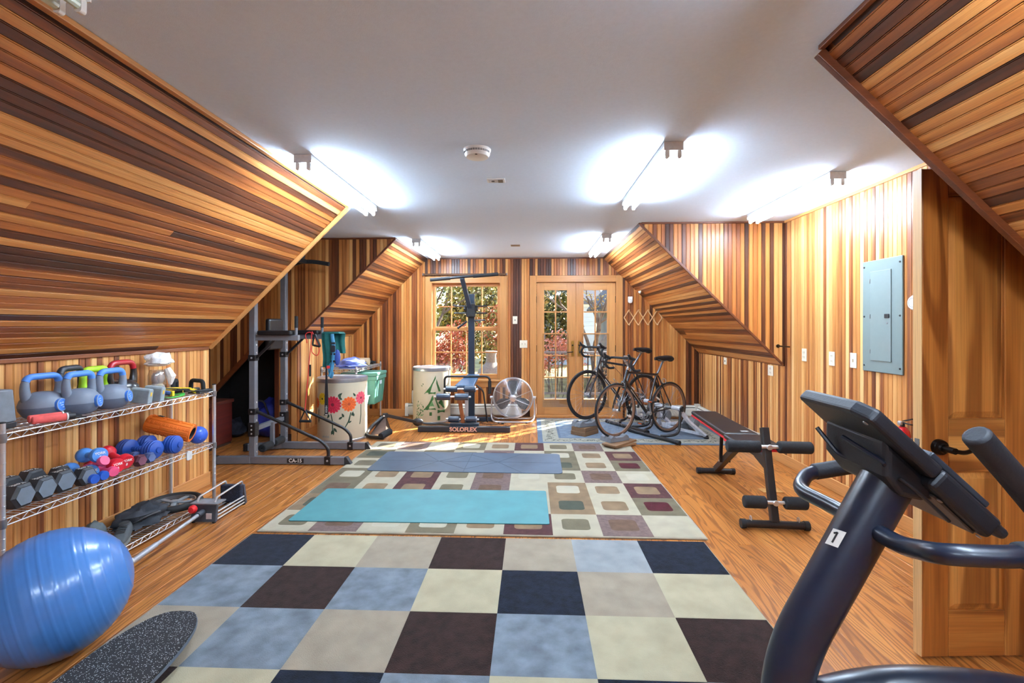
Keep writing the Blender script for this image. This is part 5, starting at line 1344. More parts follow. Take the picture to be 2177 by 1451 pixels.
k.build('signature', [mat('p_blue', (110, 150, 170), .6)], o)
b2 = (-1.46, 6.895, .272, .80)
o = drum_thing('cream barrel stencilled with green pine trees below the window', *b2)
cx, cy, r, h = b2; fa = math.atan2(0 - cy, 0 - cx); g_ = [mat('stencil_green', (44, 92, 40), .7, var=.3, scale=40), mat('stencil_light', (98, 150, 98), .7, var=.3)]
k = MB()
def qd(s, pts, m=0): wrap(k, cx, cy, r, fa + s / r, 0, pts, m, .0012)
S0 = .02
qd(S0, [(-.13, .43), (-.05, .43), (.035, .65), (.035, .69)]); qd(S0, [(.045, .64), (.11, .46), (.075, .46), (.04, .58)]); qd(S0, [(-.07, .425), (.03, .425), (.035, .455), (-.055, .455)])
qd(S0, [(-.14, .2), (-.075, .2), (.005, .36), (-.01, .41)]); qd(S0, [(-.14, .2), (.04, .2), (.025, .228), (-.105, .228)]); qd(S0, [(-.06, .25), (.015, .25), (-.02, .33)], 1); qd(S0, [(.02, .41), (.10, .22), (.07, .22), (.02, .36)]); qd(S0, [(-.055, .12), (-.02, .12), (-.02, .17), (-.055, .17)])
qd(S0 + .12, [(-.06, .15), (.06, .15), (.06, .2), (-.06, .2)]); qd(S0 + .12, [(-.06, .05), (-.02, .05), (-.02, .11), (-.06, .11)]); qd(S0 + .12, [(-.05, .3), (.03, .22), (.06, .22), (.0, .36)])
rr = random.Random(4)
for i in range(40): s, v = rr.uniform(-.25, -.13), rr.uniform(.08, .3); qd(s, leafp(0, v, rr.uniform(.015, .04), rr.uniform(0, 6.3)), rr.choice((0, 1, 1)))
for s, v in ((-.15, .55), (-.13, .575)): qd(s, [(-.015, v), (.012, v), (.004, v - .025), (-.002, v - .006)], 0)
k.build('stencil_trees', g_, o)

# ---------------------------------------------------------------- small wire shelf in the far left corner
wire_unit('wire_shelf', 'small wire shelf in the far left corner holding a green tote', -2.775, -2.31, 6.14, 7.15, (.82, .30), .85, pitch=.03)
o = thing('storage_tote', 'green plastic storage tote on the small wire shelf', 'storage tote', (-2.38, 6.62, .301)); tg2 = mat('tote_green', (82, 140, 122), .5, var=.05)
def frus(x0, x1, y0, y1, z0, z1, d):
    return MB().add([(x0 + d, y0 + d, z0), (x1 - d, y0 + d, z0), (x1 - d, y1 - d, z0), (x0 + d, y1 - d, z0), (x0, y0, z1), (x1, y0, z1), (x1, y1, z1), (x0, y1, z1)], [(3, 2, 1, 0), (4, 5, 6, 7), (0, 1, 5, 4), (1, 2, 6, 5), (2, 3, 7, 6), (3, 0, 4, 7)])
tx0, tx1, ty0, ty1 = -2.62, -2.14, 6.42, 6.86
frus(tx0, tx1, ty0, ty1, .301, .70, .03).build('body', tg2, o, smooth=False, bevel=.015)
MB().bb(tx0 - .015, tx1 + .015, ty0 - .015, ty1 + .015, .7005, .745).build('lid', tg2, o, smooth=False, bevel=.012)
MB().bb(tx0 - .008, tx1 + .008, ty0 - .008, ty1 + .008, .64, .6995).build('rim', tg2, o, smooth=False, bevel=.008)
for x in (tx0 + .12, tx1 - .12): MB().bar((x, ty0 + .003, .63), (x, ty0 + .028, .32), .03, .014, (0, 1, 0)).build('rib', tg2, o, smooth=False)
for y in (ty0 + .1, ty1 - .1): MB().bar((tx1 - .003, y, .63), (tx1 - .026, y, .32), .03, .014, (1, 0, 0)).build('rib', tg2, o, smooth=False)
MB().bb(tx1 - .004, tx1 - .001, 6.6, 6.68, .57, .62).build('sticker', mat('sticker_blue', (200, 214, 226), .5), o, smooth=False)
o = thing('white_bin', 'white plastic bin with blue box in front of the green tote', 'bin', (-2.33, 6.27, .301)); frus(-2.46, -2.22, 6.17, 6.38, .301, .43, .02).build('body', white, o, smooth=False, bevel=.008)
MB().bb(-2.47, -2.21, 6.16, 6.39, .4305, .445).build('rim', white, o, smooth=False, bevel=.004)
MB().bb(-2.42, -2.33, 6.21, 6.31, .446, .53).build('blue_box', mat('box_blue', (96, 158, 214), .5), o, smooth=False, bevel=.004)
cloth_blob('folded_cloth', 'periwinkle blue cloth heaped on the small wire shelf', 'cloth', (-2.47, 6.36, .8205), (.2, .17, .085), mat('periwinkle', (112, 128, 196), .9, bump=.3, var=.15), 6.4, amp=.3)
MB().prism([(-.12, 0), (.1, 0), (.08, .012), (-.1, .012)], (-2.45, 6.2, .825), AX, AZ, -.05, .02).build('fold', mat('periwinkle', (112, 128, 196), .9), bpy.data.objects['folded_cloth'], smooth=False)
o = thing('towel_roll', 'beige rolled towel on the small wire shelf', 'towel', (-2.45, 6.72, .82)); bgt = mat('beige_towel', (196, 172, 138), .95, bump=.4)
k = MB(); sp = [((.012 + .0042 * i / 6) * math.cos(i * .52), (.012 + .0042 * i / 6) * math.sin(i * .52)) for i in range(64)]
ro = [(a * 1.0, b) for a, b in sp]; vs = []
for xx in (-2.62, -2.34):
    for a, b in ro: vs.append((xx, 6.72 + a, .82 + .059 + b))
k.add(vs, [(i, i + 1, 64 + i + 1, 64 + i) for i in range(63)]); rl = k.build('spiral', bgt, o); md = rl.modifiers.new('thick', 'SOLIDIFY'); md.thickness = .0035
MB().cyl((-2.615, 6.72, .879), (-2.345, 6.72, .879), .052, n=20).build('core', bgt, o)
o = thing('wrapped_bar', 'short black bar lying across the back of the small wire shelf', 'bar', (-2.5, 6.95, .82)); MB().cyl((-2.72, 6.93, .85), (-2.36, 6.98, .85), .026, n=12).build('bar', foam, o, bevel=.006)
MB().cyl((-2.36, 6.98, .85), (-2.33, 6.984, .85), .018, n=12).build('cap', blackp, o)
wall_plate('wall_outlet', 'white outlet box on the far wall left of the pine barrel', 'outlet', (-1.78, YW - .0125, .30), '-y', w=.11, h=.2, kind='none')
MB().bb(-1.83, -1.73, YW - .06, YW - .02, .21, .39).build('box', white, bpy.data.objects['wall_outlet.005'] if 'wall_outlet.005' in bpy.data.objects else o, smooth=False, bevel=.01)

# ---------------------------------------------------------------- folded frame on the floor between the barrels
o = thing('press_frame', 'black curved tube frame with foam grip lying on the floor between the barrels', 'exercise frame', (-1.95, 5.95, 0))
MB().tube(fillet([(-1.95, 6.22, .2), (-2.05, 5.98, .1), (-2.06, 5.74, .03), (-1.80, 5.68, .028)], .12, 8), .024, 12).build('curved_tube', black, o)
MB().cyl((-1.83, 5.665, .045), (-1.76, 5.83, .075), .042, n=16).build('foam_grip', foam, o, bevel=.008)
k = MB(); k.add([(-2.05, 5.93, .001), (-1.86, 5.97, .001), (-1.93, 6.2, .19), (-1.99, 6.2, .19), (-1.98, 6.2, .001), (-1.84, 6.16, .001)], [(0, 1, 2, 3), (0, 3, 4), (1, 5, 2), (3, 2, 5, 4), (4, 5, 1, 0)]); k.build('base_wedge', mat('brown_steel', (70, 54, 46), .4, .5), o, smooth=False)
MB().box((-1.94, 6.2, .2), (.07, .06, .06), Matrix.Rotation(.4, 3, 'Z')).build('pivot', black, o, smooth=False, bevel=.006)
MB().bar((-1.93, 6.21, .2), (-1.55, 6.45, .06), .035, .04).build('link_bar', black, o, smooth=False, bevel=.004)
k = MB(); k.sphere((-1.56, 6.45, .065), .055, 14, 8, sc=(1.4, .7, 1)); k.build('joint', blackp, o)
MB().tube(fillet([(-1.52, 6.46, .05), (-1.42, 6.50, .03), (-1.25, 6.52, .03), (-1.1, 6.45, .03)], .06), .018, 8).build('rear_tube', black, o)
MB().lathe([(.012, 0), (.01, .006), (.001, .008)], 10, (-1.945, 6.165, .2), (0, -1, 0)).build('bolt', chrome, o)

# ---------------------------------------------------------------- Soloflex machine
o = thing('home_gym', 'black upright home gym with overhead bar in front of the window', 'home gym', (-.87, 6.4, 0)); gun = mat('gunmetal', (44, 56, 70), .35, .3, var=.06)
f_ = MB().bb(-1.485, -.27, 6.12, 6.21, .003, .072).build('front_base', mat('base_black', (30, 33, 40), .5, speck=((70, 76, 90), 240, .12)), o, smooth=False, bevel=.006)
text('brand_text', 'SOLOFLEX', .075, mat('copper_letter', (226, 172, 150), .5), f_, (-.885, 6.1195, .038), AX, AZ, .0005, bold=.003)
MB().bb(-1.08, -.69, 6.212, 6.30, .003, .10).build('foot_block', gun, o, smooth=False, bevel=.006)
MB().bb(-.91, -.85, 6.302, 6.84, .02, .07).build('spine', gun, o, smooth=False, bevel=.005)
MB().bb(-1.2, -.55, 6.845, 6.92, .003, .06).build('rear_base', gun, o, smooth=False, bevel=.005)
MB().bb(-.915, -.825, 6.84, 6.93, .0605, 1.86).build('mast', gun, o, smooth=False, bevel=.008)
MB().bar((-.87, 6.835, 1.58), (-.955, 6.50, 2.06), .05, .06, (1, 0, 0)).build('press_arm', gun, o, smooth=False, bevel=.006)
MB().tube([(-1.40, 6.5, 2.035), (-.955, 6.5, 2.075), (-.45, 6.5, 2.11)], .019, 12).build('overhead_bar', black, o)
for a, b in ((-1.4, -1.12), (-.8, -.45)): MB().cyl((a, 6.5, 2.035 + (a + 1.4) * .08), (b, 6.5, 2.035 + (b + 1.4) * .08), .024, n=12).build('bar_grip', foam, o)
hub = MB().box((-.87, 6.80, 1.62), (.13, .08, .2)).build('hub', black, o, smooth=False, bevel=.015)
for sx in (-1, 1):
    MB().lathe([(.045, 0), (.05, .012), (.03, .02), (.03, .035), (.001, .036)], 16, (-.87 + sx * .065, 6.80, 1.64), (sx, 0, 0)).build('hub_disc', black, hub)
    for z in (1.58, 1.68): MB().cyl((-.87 + sx * .06, 6.79, z), (-.87 + sx * .24, 6.79, z), .011, n=8).build('weight_pin', black, hub)
MB().cyl((-.93, 6.8, 1.46), (-1.05, 6.72, 1.36), .016, n=8).build('lever', black, o)
MB().cyl((-.82, 6.8, 1.47), (-.66, 6.76, 1.48), .012, n=8).build('pin', black, o)
# bench
k = MB(); k.add([(-1.02, 6.28, .56), (-.76, 6.28, .56), (-.74, 6.80, .66), (-.92, 6.80, .66), (-1.02, 6.28, .605), (-.76, 6.28, .605), (-.74, 6.80, .70), (-.92, 6.80, .70)], [(3, 2, 1, 0), (4, 5, 6, 7), (0, 1, 5, 4), (1, 2, 6, 5), (2, 3, 7, 6), (3, 0, 4, 7)]); k.build('bench_pad', mat('slate_vinyl', (66, 92, 122), .35, coat=.2), o, smooth=False, bevel=.015, seg=3)
MB().bar((-.89, 6.3, .545), (-.87, 6.84, .62), .05, .05).build('bench_rail', gun, o, smooth=False)
MB().tube(fillet([(-1.22, 6.62, .42), (-1.22, 6.62, .68), (-.58, 6.62, .68), (-.58, 6.62, .46)], .06, 6), .016, 12).build('handle_frame', black, o)
MB().cyl((-.58, 6.62, .62), (-.58, 6.62, .44), .024, n=12).build('handle_grip', foam, o)
rol = mat('vinyl_roller', (36, 52, 72), .35, coat=.2)
for z, yy, w0, w1, r_ in ((.555, 6.22, .045, .20, .042), (.47, 6.10, .03, .21, .045), (.15, 6.24, .045, .19, .042)):
    cxr = -.93 if z > .5 else (-1.02 if z > .4 else -.91)
    MB().cyl((cxr - w1 - .03, yy, z), (cxr + w1 + .03, yy, z), .012, n=10).build('axle', chrome, o)
    for sx in (-1, 1): MB().cyl((cxr + sx * w0, yy, z), (cxr + sx * w1, yy, z), r_, n=18).build('leg_roller', rol, o, bevel=.008)
MB().bar((-.95, 6.18, .50), (-.90, 6.24, .10), .05, .03, (0, 1, 0)).build('leg_lever', wood('gym_wood', 'z', [(0, (96, 52, 28)), (1, (150, 90, 50))], spread=.3), o, smooth=False, bevel=.006)
MB().bar((-.87, 6.36, .55), (-.87, 6.34, .06), .045, .03, (0, 1, 0)).build('front_leg', chrome, o, smooth=False)
MB().tube(fillet([(-.76, 6.5, .58), (-.66, 6.5, .5), (-.6, 6.5, .06)], .05), .011, 8).build('side_brace', black, o)
# ---------------------------------------------------------------- fan
o = thing('floor_fan', 'round chrome floor fan on a tube stand beside the doors', 'fan', (-.265, 6.92, 0)); fc = Vector((-.262, 6.90, .345)); fr = .29
k = MB()
for rad, dy in ((fr, -.0), (fr * .985, -.05), (fr * .985, .06)): k.ring(fc + V(0, dy, 0), (0, 1, 0), rad, .006, 48, 6)
k.build('guard_rim', chrome, o)
k = MB(); k.lathe([(fr + .004, -.055), (fr + .008, 0), (fr + .004, .055)], 48, fc, (0, 1, 0), cap=False); b = k.build('shroud', chrome, o); md = b.modifiers.new('t', 'SOLIDIFY'); md.thickness = .003
k = MB()
for i in range(24):
    rad = fr * (.16 + .84 * i / 24); k.ring(fc + V(0, -.062 - .022 * (1 - (i / 24) ** 2), 0), (0, 1, 0), rad, .0013, 48, 4)
gw_ = k.build('guard_wires', chrome, o); gw_['kind'] = 'stuff'
for i in range(8):
    t = R(45 * i + 22); d = V(math.cos(t), 0, math.sin(t)); MB().tube([fc + d * .045 + V(0, -.088, 0), fc + d * fr * .6 + V(0, -.08, 0), fc + d * fr * .99 + V(0, -.055, 0)], .0035, 6).build('guard_spoke', chrome, o)
MB().lathe([(.001, .094), (.035, .092), (.05, .084), (.05, .07)], 24, fc, (0, -1, 0)).build('badge', chrome, o)
bladem = mat('fan_blade', (38, 40, 44), .4, .3)
for i in range(3):
    a0 = R(90 + 120 * i); vs = []
    for q in range(8):
        rad = .05 + (fr * .88 - .05) * q / 7; wdt = .75 * math.sin(math.pi * (.22 + .6 * q / 7))
        for p in range(7):
            t = a0 + (p / 6 - .5) * wdt * 1.25; vs.append(fc + V(rad * math.cos(t), -.03 + .05 * (p / 6), rad * math.sin(t)))
    k = MB(); k.add(vs, [(q * 7 + p, q * 7 + p + 1, q * 7 + p + 8, q * 7 + p + 7) for q in range(7) for p in range(6)]); b = k.build('blade', bladem, o); md = b.modifiers.new('t', 'SOLIDIFY'); md.thickness = .003
MB().lathe([(.001, -.06), (.05, -.06), (.055, 0), (.06, .06), (.07, .07), (.07, .15), (.05, .17), (.001, .17)], 24, fc, (0, 1, 0)).build('motor', blackp, o)
MB().tube(fillet([fc + V(-fr - .02, 0, 0), (fc.x - fr - .03, 6.88, .05), (fc.x - fr + .03, 6.74, .014), (fc.x + fr - .03, 6.74, .014), (fc.x + fr + .03, 6.88, .05), fc + V(fr + .02, 0, 0)], .08, 6), .0125, 10).build('stand', chrome, o)
MB().tube(fillet([(fc.x - fr - .025, 6.89, .12), (fc.x - fr + .0, 7.02, .014), (fc.x + fr - .0, 7.02, .014), (fc.x + fr + .025, 6.89, .12)], .08, 6), .0125, 10).build('rear_stand', chrome, o)
for sx in (-1, 1): MB().cyl(fc + V(sx * (fr + .005), 0, 0), fc + V(sx * (fr + .045), 0, 0), .022, n=14).build('pivot_knob', chrome, o)
for x in (-.2, .2): MB().cyl((fc.x + x, 6.735, .0005), (fc.x + x, 6.735, .012), .016, n=10).build('foot', rubber, o)
o = thing('extension_lead', 'thin black power lead trailing on the floor by the fan', 'power lead', (-.5, 6.8, 0))
MB().tube(fillet([(-.35, 7.05, .02), (-.5, 6.98, .005), (-.75, 6.75, .005), (-.62, 6.62, .005), (-.42, 6.66, .005)], .1, 6), .004, 6).build('wire', blackp, o)
MB().box((-.40, 6.665, .011), (.04, .022, .02)).build('plug', blackp, o, smooth=False, bevel=.004)
# ---------------------------------------------------------------- bicycles on trainers
bk_alu = mat('alloy', (176, 180, 186), .3, .9); bk_tan = mat('rim_tan', (126, 98, 80), .45, .3); bk_dark = mat('rim_dark', (48, 48, 52), .4, .5)
tyre = mat('tyre', (24, 25, 28), .75); orange = mat('decal_orange', (226, 96, 34), .5); refl = mat('reflector', (226, 226, 224), .3)
def bicycle(label, loc, rz, pitch, L, RW, frame, stem_m, rim_m, saddle, bar, decal):
    """road bike; local x = forward, origin below the rear axle at the tyre contact"""
    o = thing('road_bicycle', label, 'bicycle', loc, rot=(0, -pitch, rz), group='road bicycles on trainers')
    B = lambda mb, n, m, p=None, **k: mb.build(n, m, p or o, world=False, **k)
    A, F = V(0, 0, RW), V(L, 0, RW); BBk = V(.385, 0, RW - .055); H1, H0 = V(L - .165, 0, RW + .47), V(L - .12, 0, RW + .335)
    sx, sz = saddle; ST = V(.235, 0, RW + .43)
    for c, nm in ((A, 'rear_wheel'), (F, 'front_wheel')):
        w = B(MB().ring(c, (0, 1, 0), RW - .012, .012, 56, 8), nm, tyre)
        B(MB().lathe([(RW - .045, -.009), (RW - .022, -.011), (RW - .022, .011), (RW - .045, .009), (RW - .045, -.009)], 56, c, (0, 1, 0), cap=False), 'rim', rim_m, w)
        k = MB()
        for i in range(24):
            t = R(15 * i); d = V(math.cos(t), 0, math.sin(t)); e = V(math.cos(t + .5 * (1 if i % 2 else -1)), 0, math.sin(t + .5 * (1 if i % 2 else -1)))
            k.cyl(c + e * .02 + V(0, .03 * (1 if i % 2 else -1), 0), c + d * (RW - .045), .0012, n=4)
        B(k, 'spokes', steel, w)['kind'] = 'stuff'
        B(MB().lathe([(.012, -.045), (.022, -.035), (.016, -.028), (.014, 0), (.016, .028), (.022, .035), (.012, .045)], 16, c, (0, 1, 0)), 'hub', bk_alu, w)
        t = R(200 if nm == 'front_wheel' else 30); d = V(math.cos(t), 0, math.sin(t))
        B(MB().box(c + d * (RW * .72), (.02, .01, .075), Matrix.Rotation(-t + math.pi * .5, 3, 'Y')), 'reflector', refl, w, smooth=False, bevel=.004)
    fr = B(MB().tube([BBk, H0 + (H1 - H0) * .12], .0215, 12), 'down_tube', frame)
    B(MB().tube([BBk, ST], .0155, 12), 'seat_tube', frame, fr); B(MB().tube([ST - V(0, 0, .02), H1 - (H1 - H0) * .2], .0145, 12), 'top_tube', frame, fr); B(MB().tube([H0, H1], .019, 12), 'head_tube', frame, fr)
    for s_ in (-1, 1):
        B(MB().tube([BBk + V(-.03, s_ * .02, 0), V(.03, s_ * .06, RW - .005)], [.011, .008], 8), 'chain_stay', frame, fr)
        B(MB().tube([ST + V(-.01, s_ * .015, -.03), V(.015, s_ * .06, RW + .005)], [.009, .007], 8), 'seat_stay', frame, fr)
    dt = (H0 - BBk).normalized()
    for s_ in (-1, 1): B(MB().bar(BBk + dt * .16 + V(0, s_ * .0192, 0), BBk + dt * .42 + V(0, s_ * .0192, 0), .001, .014, V(0, 0, 1)), 'decal', decal, fr, smooth=False)
    fk = B(MB().tube([H0 + V(0, -.02, 0), H0 + V(.02, -.05, -.06), F + V(-.025, -.052, .1), F + V(0, -.052, 0)], [.014, .013, .011, .008], 8), 'fork', frame)
    B(MB().tube([H0 + V(0, .02, 0), H0 + V(.02, .05, -.06), F + V(-.025, .052, .1), F + V(0, .052, 0)], [.014, .013, .011, .008], 8), 'fork_blade', frame, fk)
    B(MB().box(H0 + V(.004, 0, -.012), (.04, .06, .03)), 'fork_crown', frame, fk, smooth=False, bevel=.008)
    # seat
    SP = V(sx + .03, 0, sz - .055)
    B(MB().cyl(ST - V(0, 0, .03), SP, .0135, n=12), 'seat_post', mat('post_grey', (104, 108, 114), .35, .8))
    sd = MB(); secs = [(-.125, .07, .0), (-.10, .078, .012), (-.05, .066, .012), (0, .036, .006), (.06, .022, .003), (.12, .018, .002), (.145, .012, -.004)]; n = 12; vs = []
    for x, w_, dz in secs:
        for i in range(n):
            t = 2 * math.pi * i / n; vs.append((sx + .03 + x, w_ * math.cos(t), sz - .02 + dz + (.026 if math.sin(t) > 0 else .042) * math.sin(t) * (1 if x < .1 else .6)))
    sd.add(vs, [(i * n + j, i * n + (j + 1) % n, (i + 1) * n + (j + 1) % n, (i + 1) * n + j) for i in range(len(secs) - 1) for j in range(n)] + [tuple(reversed(range(n))), tuple(range(len(vs) - n, len(vs)))])
    sa = B(sd, 'saddle', mat('saddle_black', (22, 22, 26), .5), ang=60)
    B(MB().tube([(sx - .05, .018, sz - .04), (sx + .03, .02, sz - .056), (sx + .13, .012, sz - .035)], .004, 6), 'saddle_rail', bk_alu, sa)
    # bars
    bz = bar; C0 = V(L - .10, 0, bz)
    st = B(MB().tube([H1, H1 + (H1 - H0).normalized() * .05, C0], .0155, 10), 'stem', stem_m)
    path = lambda s_: fillet([C0, C0 + V(0, s_ * .19, 0), C0 + V(.075, s_ * .205, -.012), C0 + V(.10, s_ * .21, -.08), C0 + V(.04, s_ * .215, -.135), C0 + V(-.05, s_ * .215, -.13)], .045, 5)
    for s_ in (-1, 1):
        h = B(MB().tube(path(s_), .0145, 10), 'handlebar', mat('bar_tape', (26, 27, 31), .8, bump=.4))
        B(MB().tube([C0 + V(.05, s_ * .20, .0), C0 + V(.1, s_ * .205, .015), C0 + V(.13, s_ * .205, .05)], [.016, .018, .012], 10), 'brake_hood', rubber, h)
        B(MB().tube([C0 + V(.115, s_ * .205, .03), C0 + V(.135, s_ * .21, -.03), C0 + V(.115, s_ * .215, -.1)], [.006, .007, .005], 8), 'brake_lever', bk_dark, h)
        B(MB().tube(fillet([C0 + V(.06, s_ * .2, -.005), C0 + V(.12, s_ * .1, -.06), H1 + V(.09, 0, -.06), H0 + V(.05, 0, .02)], .06), .0025, 5), 'cable', black, h)
    B(MB().lathe([(.012, 0), (.03, .004), (.03, .016), (.02, .02), (.001, .02)], 14, C0 + V(.0, .04, .012), (0, 0, 1)), 'bar_computer', bk_alu, st)
    # brakes
    for c, t in ((H0 + V(.02, 0, -.04), 0), (V(.10, 0, RW * 2 + .01), 1)):
        br = B(MB().ring(c, (1, 0, 0), .03, .006, 16, 6), 'brake_caliper', bk_alu)
        for s_ in (-1, 1): B(MB().box(c + V(.0, s_ * .018, -.03), (.035, .01, .012)), 'brake_pad', rubber, br, smooth=False)
    # drive train (right side = -y)
    k = MB()
    for rr_, yy in ((.09, -.048), (.072, -.042)): k.ring(BBk + V(0, yy, 0), (0, 1, 0), rr_, .0035, 40, 6)
    cr = B(k, 'chainrings', bk_alu)
    for i in range(5):
        t = R(72 * i); B(MB().bar(BBk + V(0, -.048, 0), BBk + V(.085 * math.cos(t), -.048, .085 * math.sin(t)), .014, .005, V(0, 1, 0)), 'spider_arm', bk_alu, cr, smooth=False)
    for s_, t in ((-1, R(250)), (1, R(70))):
        d = V(math.cos(t), 0, math.sin(t)); e = BBk + V(0, s_ * .075, 0) + d * .165
        c_ = B(MB().bar(BBk + V(0, s_ * .062, 0), e, .012, .024, V(0, 1, 0)), 'crank_arm', bk_alu, smooth=False, bevel=.004)
        B(MB().box(e + V(0, s_ * .055, 0), (.07, .08, .018)), 'pedal', black, c_, smooth=False, bevel=.004)
        B(MB().box(e + V(.0355, s_ * .055, 0), (.002, .05, .012)), 'pedal_reflector', orange, c_, smooth=False)
    B(MB().cyl(BBk + V(0, -.06, 0), BBk + V(0, .06, 0), .022, n=16), 'bottom_bracket', bk_alu)
    k = MB()
    for i in range(7): k.ring(A + V(0, -.03 - i * .0035, 0), (0, 1, 0), .045 - i * .004, .003, 24, 4)
    B(k, 'cassette', bk_alu)['kind'] = 'stuff'
    B(MB().tube([BBk + V(-.0, -.046, .088), A + V(0, -.042, .04)], .004, 6), 'chain', bk_dark); B(MB().tube([BBk + V(-.0, -.046, -.088), V(.02, -.045, RW - .14), V(.0, -.045, RW - .09)], .004, 6), 'chain', bk_dark)
    d_ = B(MB().bar(A + V(.005, -.06, -.02), A + V(.03, -.055, -.15), .012, .022, V(0, 1, 0)), 'derailleur', bk_dark, smooth=False)
    for z in (-.08, -.14): B(MB().ring(A + V(.02, -.05, z), (0, 1, 0), .018, .004, 16, 5), 'jockey_wheel', black, d_)
    sdv = (ST - BBk).normalized()
    k = MB(); bp_ = BBk + dt * .2 + V(-.02, 0, .035); k.tube(fillet([bp_, bp_ + V(-.05, .035, .05), bp_ + dt * .12 + V(-.05, .0, .05), bp_ + dt * .02 + V(-.06, -.035, .04), bp_ + dt * .12], .03), .004, 6); B(k, 'bottle_cage', bk_alu)
    return o
def trainer(label, loc, rz, pale):
    o = thing('bike_trainer', label, 'bike trainer', loc, rot=(0, 0, rz), group='indoor bike trainers'); B = lambda mb, n, m, p=None, **k: mb.build(n, m, p or o, world=False, **k)
    ax = .365; wm = mat('trainer_white', (206, 212, 222), .4)
    B(MB().cyl((.27, -.40, .024), (.27, .40, .024), .0235, n=14), 'front_foot', black)
    for s_ in (-1, 1):
        B(MB().cyl((.27, s_ * .36, .0245), (.27, s_ * .41, .0245), .0243, n=14), 'foot_cap', rubber)
        B(MB().tube(fillet([(-.02, s_ * .18, ax), (.06, s_ * .22, .07), (.20, s_ * .2, .055), (.27, s_ * .12, .05)], .07, 6), .0165, 12), 'side_tube', black)
        B(MB().tube([(.0, s_ * .17, ax), (-.10, s_ * .24, .2), (-.26, s_ * .36, .03)], [.028, .026, .022], 4), 'rear_leg', wm if pale else black)
        B(MB().lathe([(.001, 0), (.03, 0), (.03, .02), (.022, .025), (.022, .04)], 14, (-.265, s_ * .365, 0.0005)), 'foot', rubber)
        B(MB().cyl((0, s_ * .07, ax), (0, s_ * .20, ax), .026, n=16), 'axle_clamp', wm)
        B(MB().lathe([(.012, 0), (.035, .01), (.035, .03), (.02, .036), (.001, .036)], 14, (0, s_ * .2, ax), (0, s_, 0)), 'clamp_knob', black)
    B(MB().cyl((-.365, -.06, .14), (-.365, .06, .14), .028, n=16), 'roller', bk_alu)
    B(MB().lathe([(.001, .06), (.07, .06), (.08, .075), (.08, .13), (.06, .15), (.001, .15)], 24, (-.365, 0, .14), (0, 1, 0)), 'flywheel', mat('fly_grey', (128, 134, 142), .4, .4))
    B(MB().bar((-.365, -.07, .12), (-.24, -.30, .06), .04, .03), 'roller_arm', wm, smooth=False); B(MB().bar((-.365, .06, .12), (-.24, .30, .06), .04, .03), 'roller_arm', wm, smooth=False)
    B(MB().bar((-.25, -.34, .045), (-.25, .34, .045), .03, .03), 'cross_bar', wm, smooth=False)
    return o
bkf = mat('frame_black', (22, 23, 27), .25, coat=.6, var=.1); bkf2 = mat('frame_carbon', (30, 33, 40), .28, coat=.5, var=.1)
rz2 = math.atan2(-.49, -.754); rz1 = math.atan2(-.49, -.83)
bicycle('black road bike with tan rims and silver stem, the nearer of the two bicycles', (1.734, 6.03, .047), rz2, math.atan2(.04, .90), .90, .32, bkf, bk_alu, bk_tan, (.10, .955), .93, mat('decal_silver', (150, 140, 130), .4))
bicycle('black carbon road bike with black rims, the farther one by the doors', (1.524, 6.57, .09), rz1, math.atan2(.10, .965), .965, .32, bkf2, black, bk_dark, (.06, .99), .94, refl)
trainer('bike trainer with pale legs holding the nearer bicycle', (1.734, 6.03, .009), rz2, True)
trainer('black bike trainer holding the farther bicycle', (1.524, 6.57, .009), rz1, True)
o = thing('pump_weight', 'grey rounded weight on the rug behind the nearer trainer', 'weight', (2.08, 6.32, .009)); MB().lathe([(.001, 0), (.07, 0), (.085, .03), (.08, .1), (.04, .14), (.001, .145)], 24, (2.08, 6.36, .0095)).build('body', mat('weight_grey', (116, 118, 120), .6), o)
MB().ring((2.08, 6.36, .155), (0, 1, 0), .025, .008, 16, 6).build('ring_handle', steel, o)
# wheel risers and wood blocks
rg_ = mat('riser_grey', (112, 118, 126), .6, var=.06); oldw = wood('old_block', 'x', [(0, (98, 72, 50)), (.5, (134, 102, 72)), (1, (160, 126, 92))], spread=.4, rough=.7)
def riser(label, c, rz, z):
    o = thing('wheel_riser', label, 'wheel block', (c[0], c[1], z), rot=(0, 0, rz), group='grey wheel risers')
    pr = [(-.15, 0), (.15, 0), (.135, .05), (.10, .075), (.05, .05), (-.05, .05), (-.10, .075), (-.135, .05)]
    MB().prism(pr, (0, 0, 0.0005), AX, AZ, -.09, -.022).build('side', rg_, o, world=False, smooth=False, bevel=.006)
    MB().prism(pr, (0, 0, 0.0005), AX, AZ, .022, .09).build('side', rg_, o, world=False, smooth=False, bevel=.006)
    MB().prism([(-.15, 0), (.15, 0), (.13, .045), (.09, .055), (.04, .03), (-.04, .03), (-.09, .055), (-.13, .045)], (0, 0, 0.0005), AX, AZ, -.022, .022).build('cradle', rg_, o, world=False, smooth=False)
d2 = V(math.cos(rz2), math.sin(rz2)) if False else None
f2 = V(1.734 + .9 * math.cos(rz2), 6.03 + .9 * math.sin(rz2), 0); f1 = V(1.524 + .965 * math.cos(rz1), 6.57 + .965 * math.sin(rz1), 0)
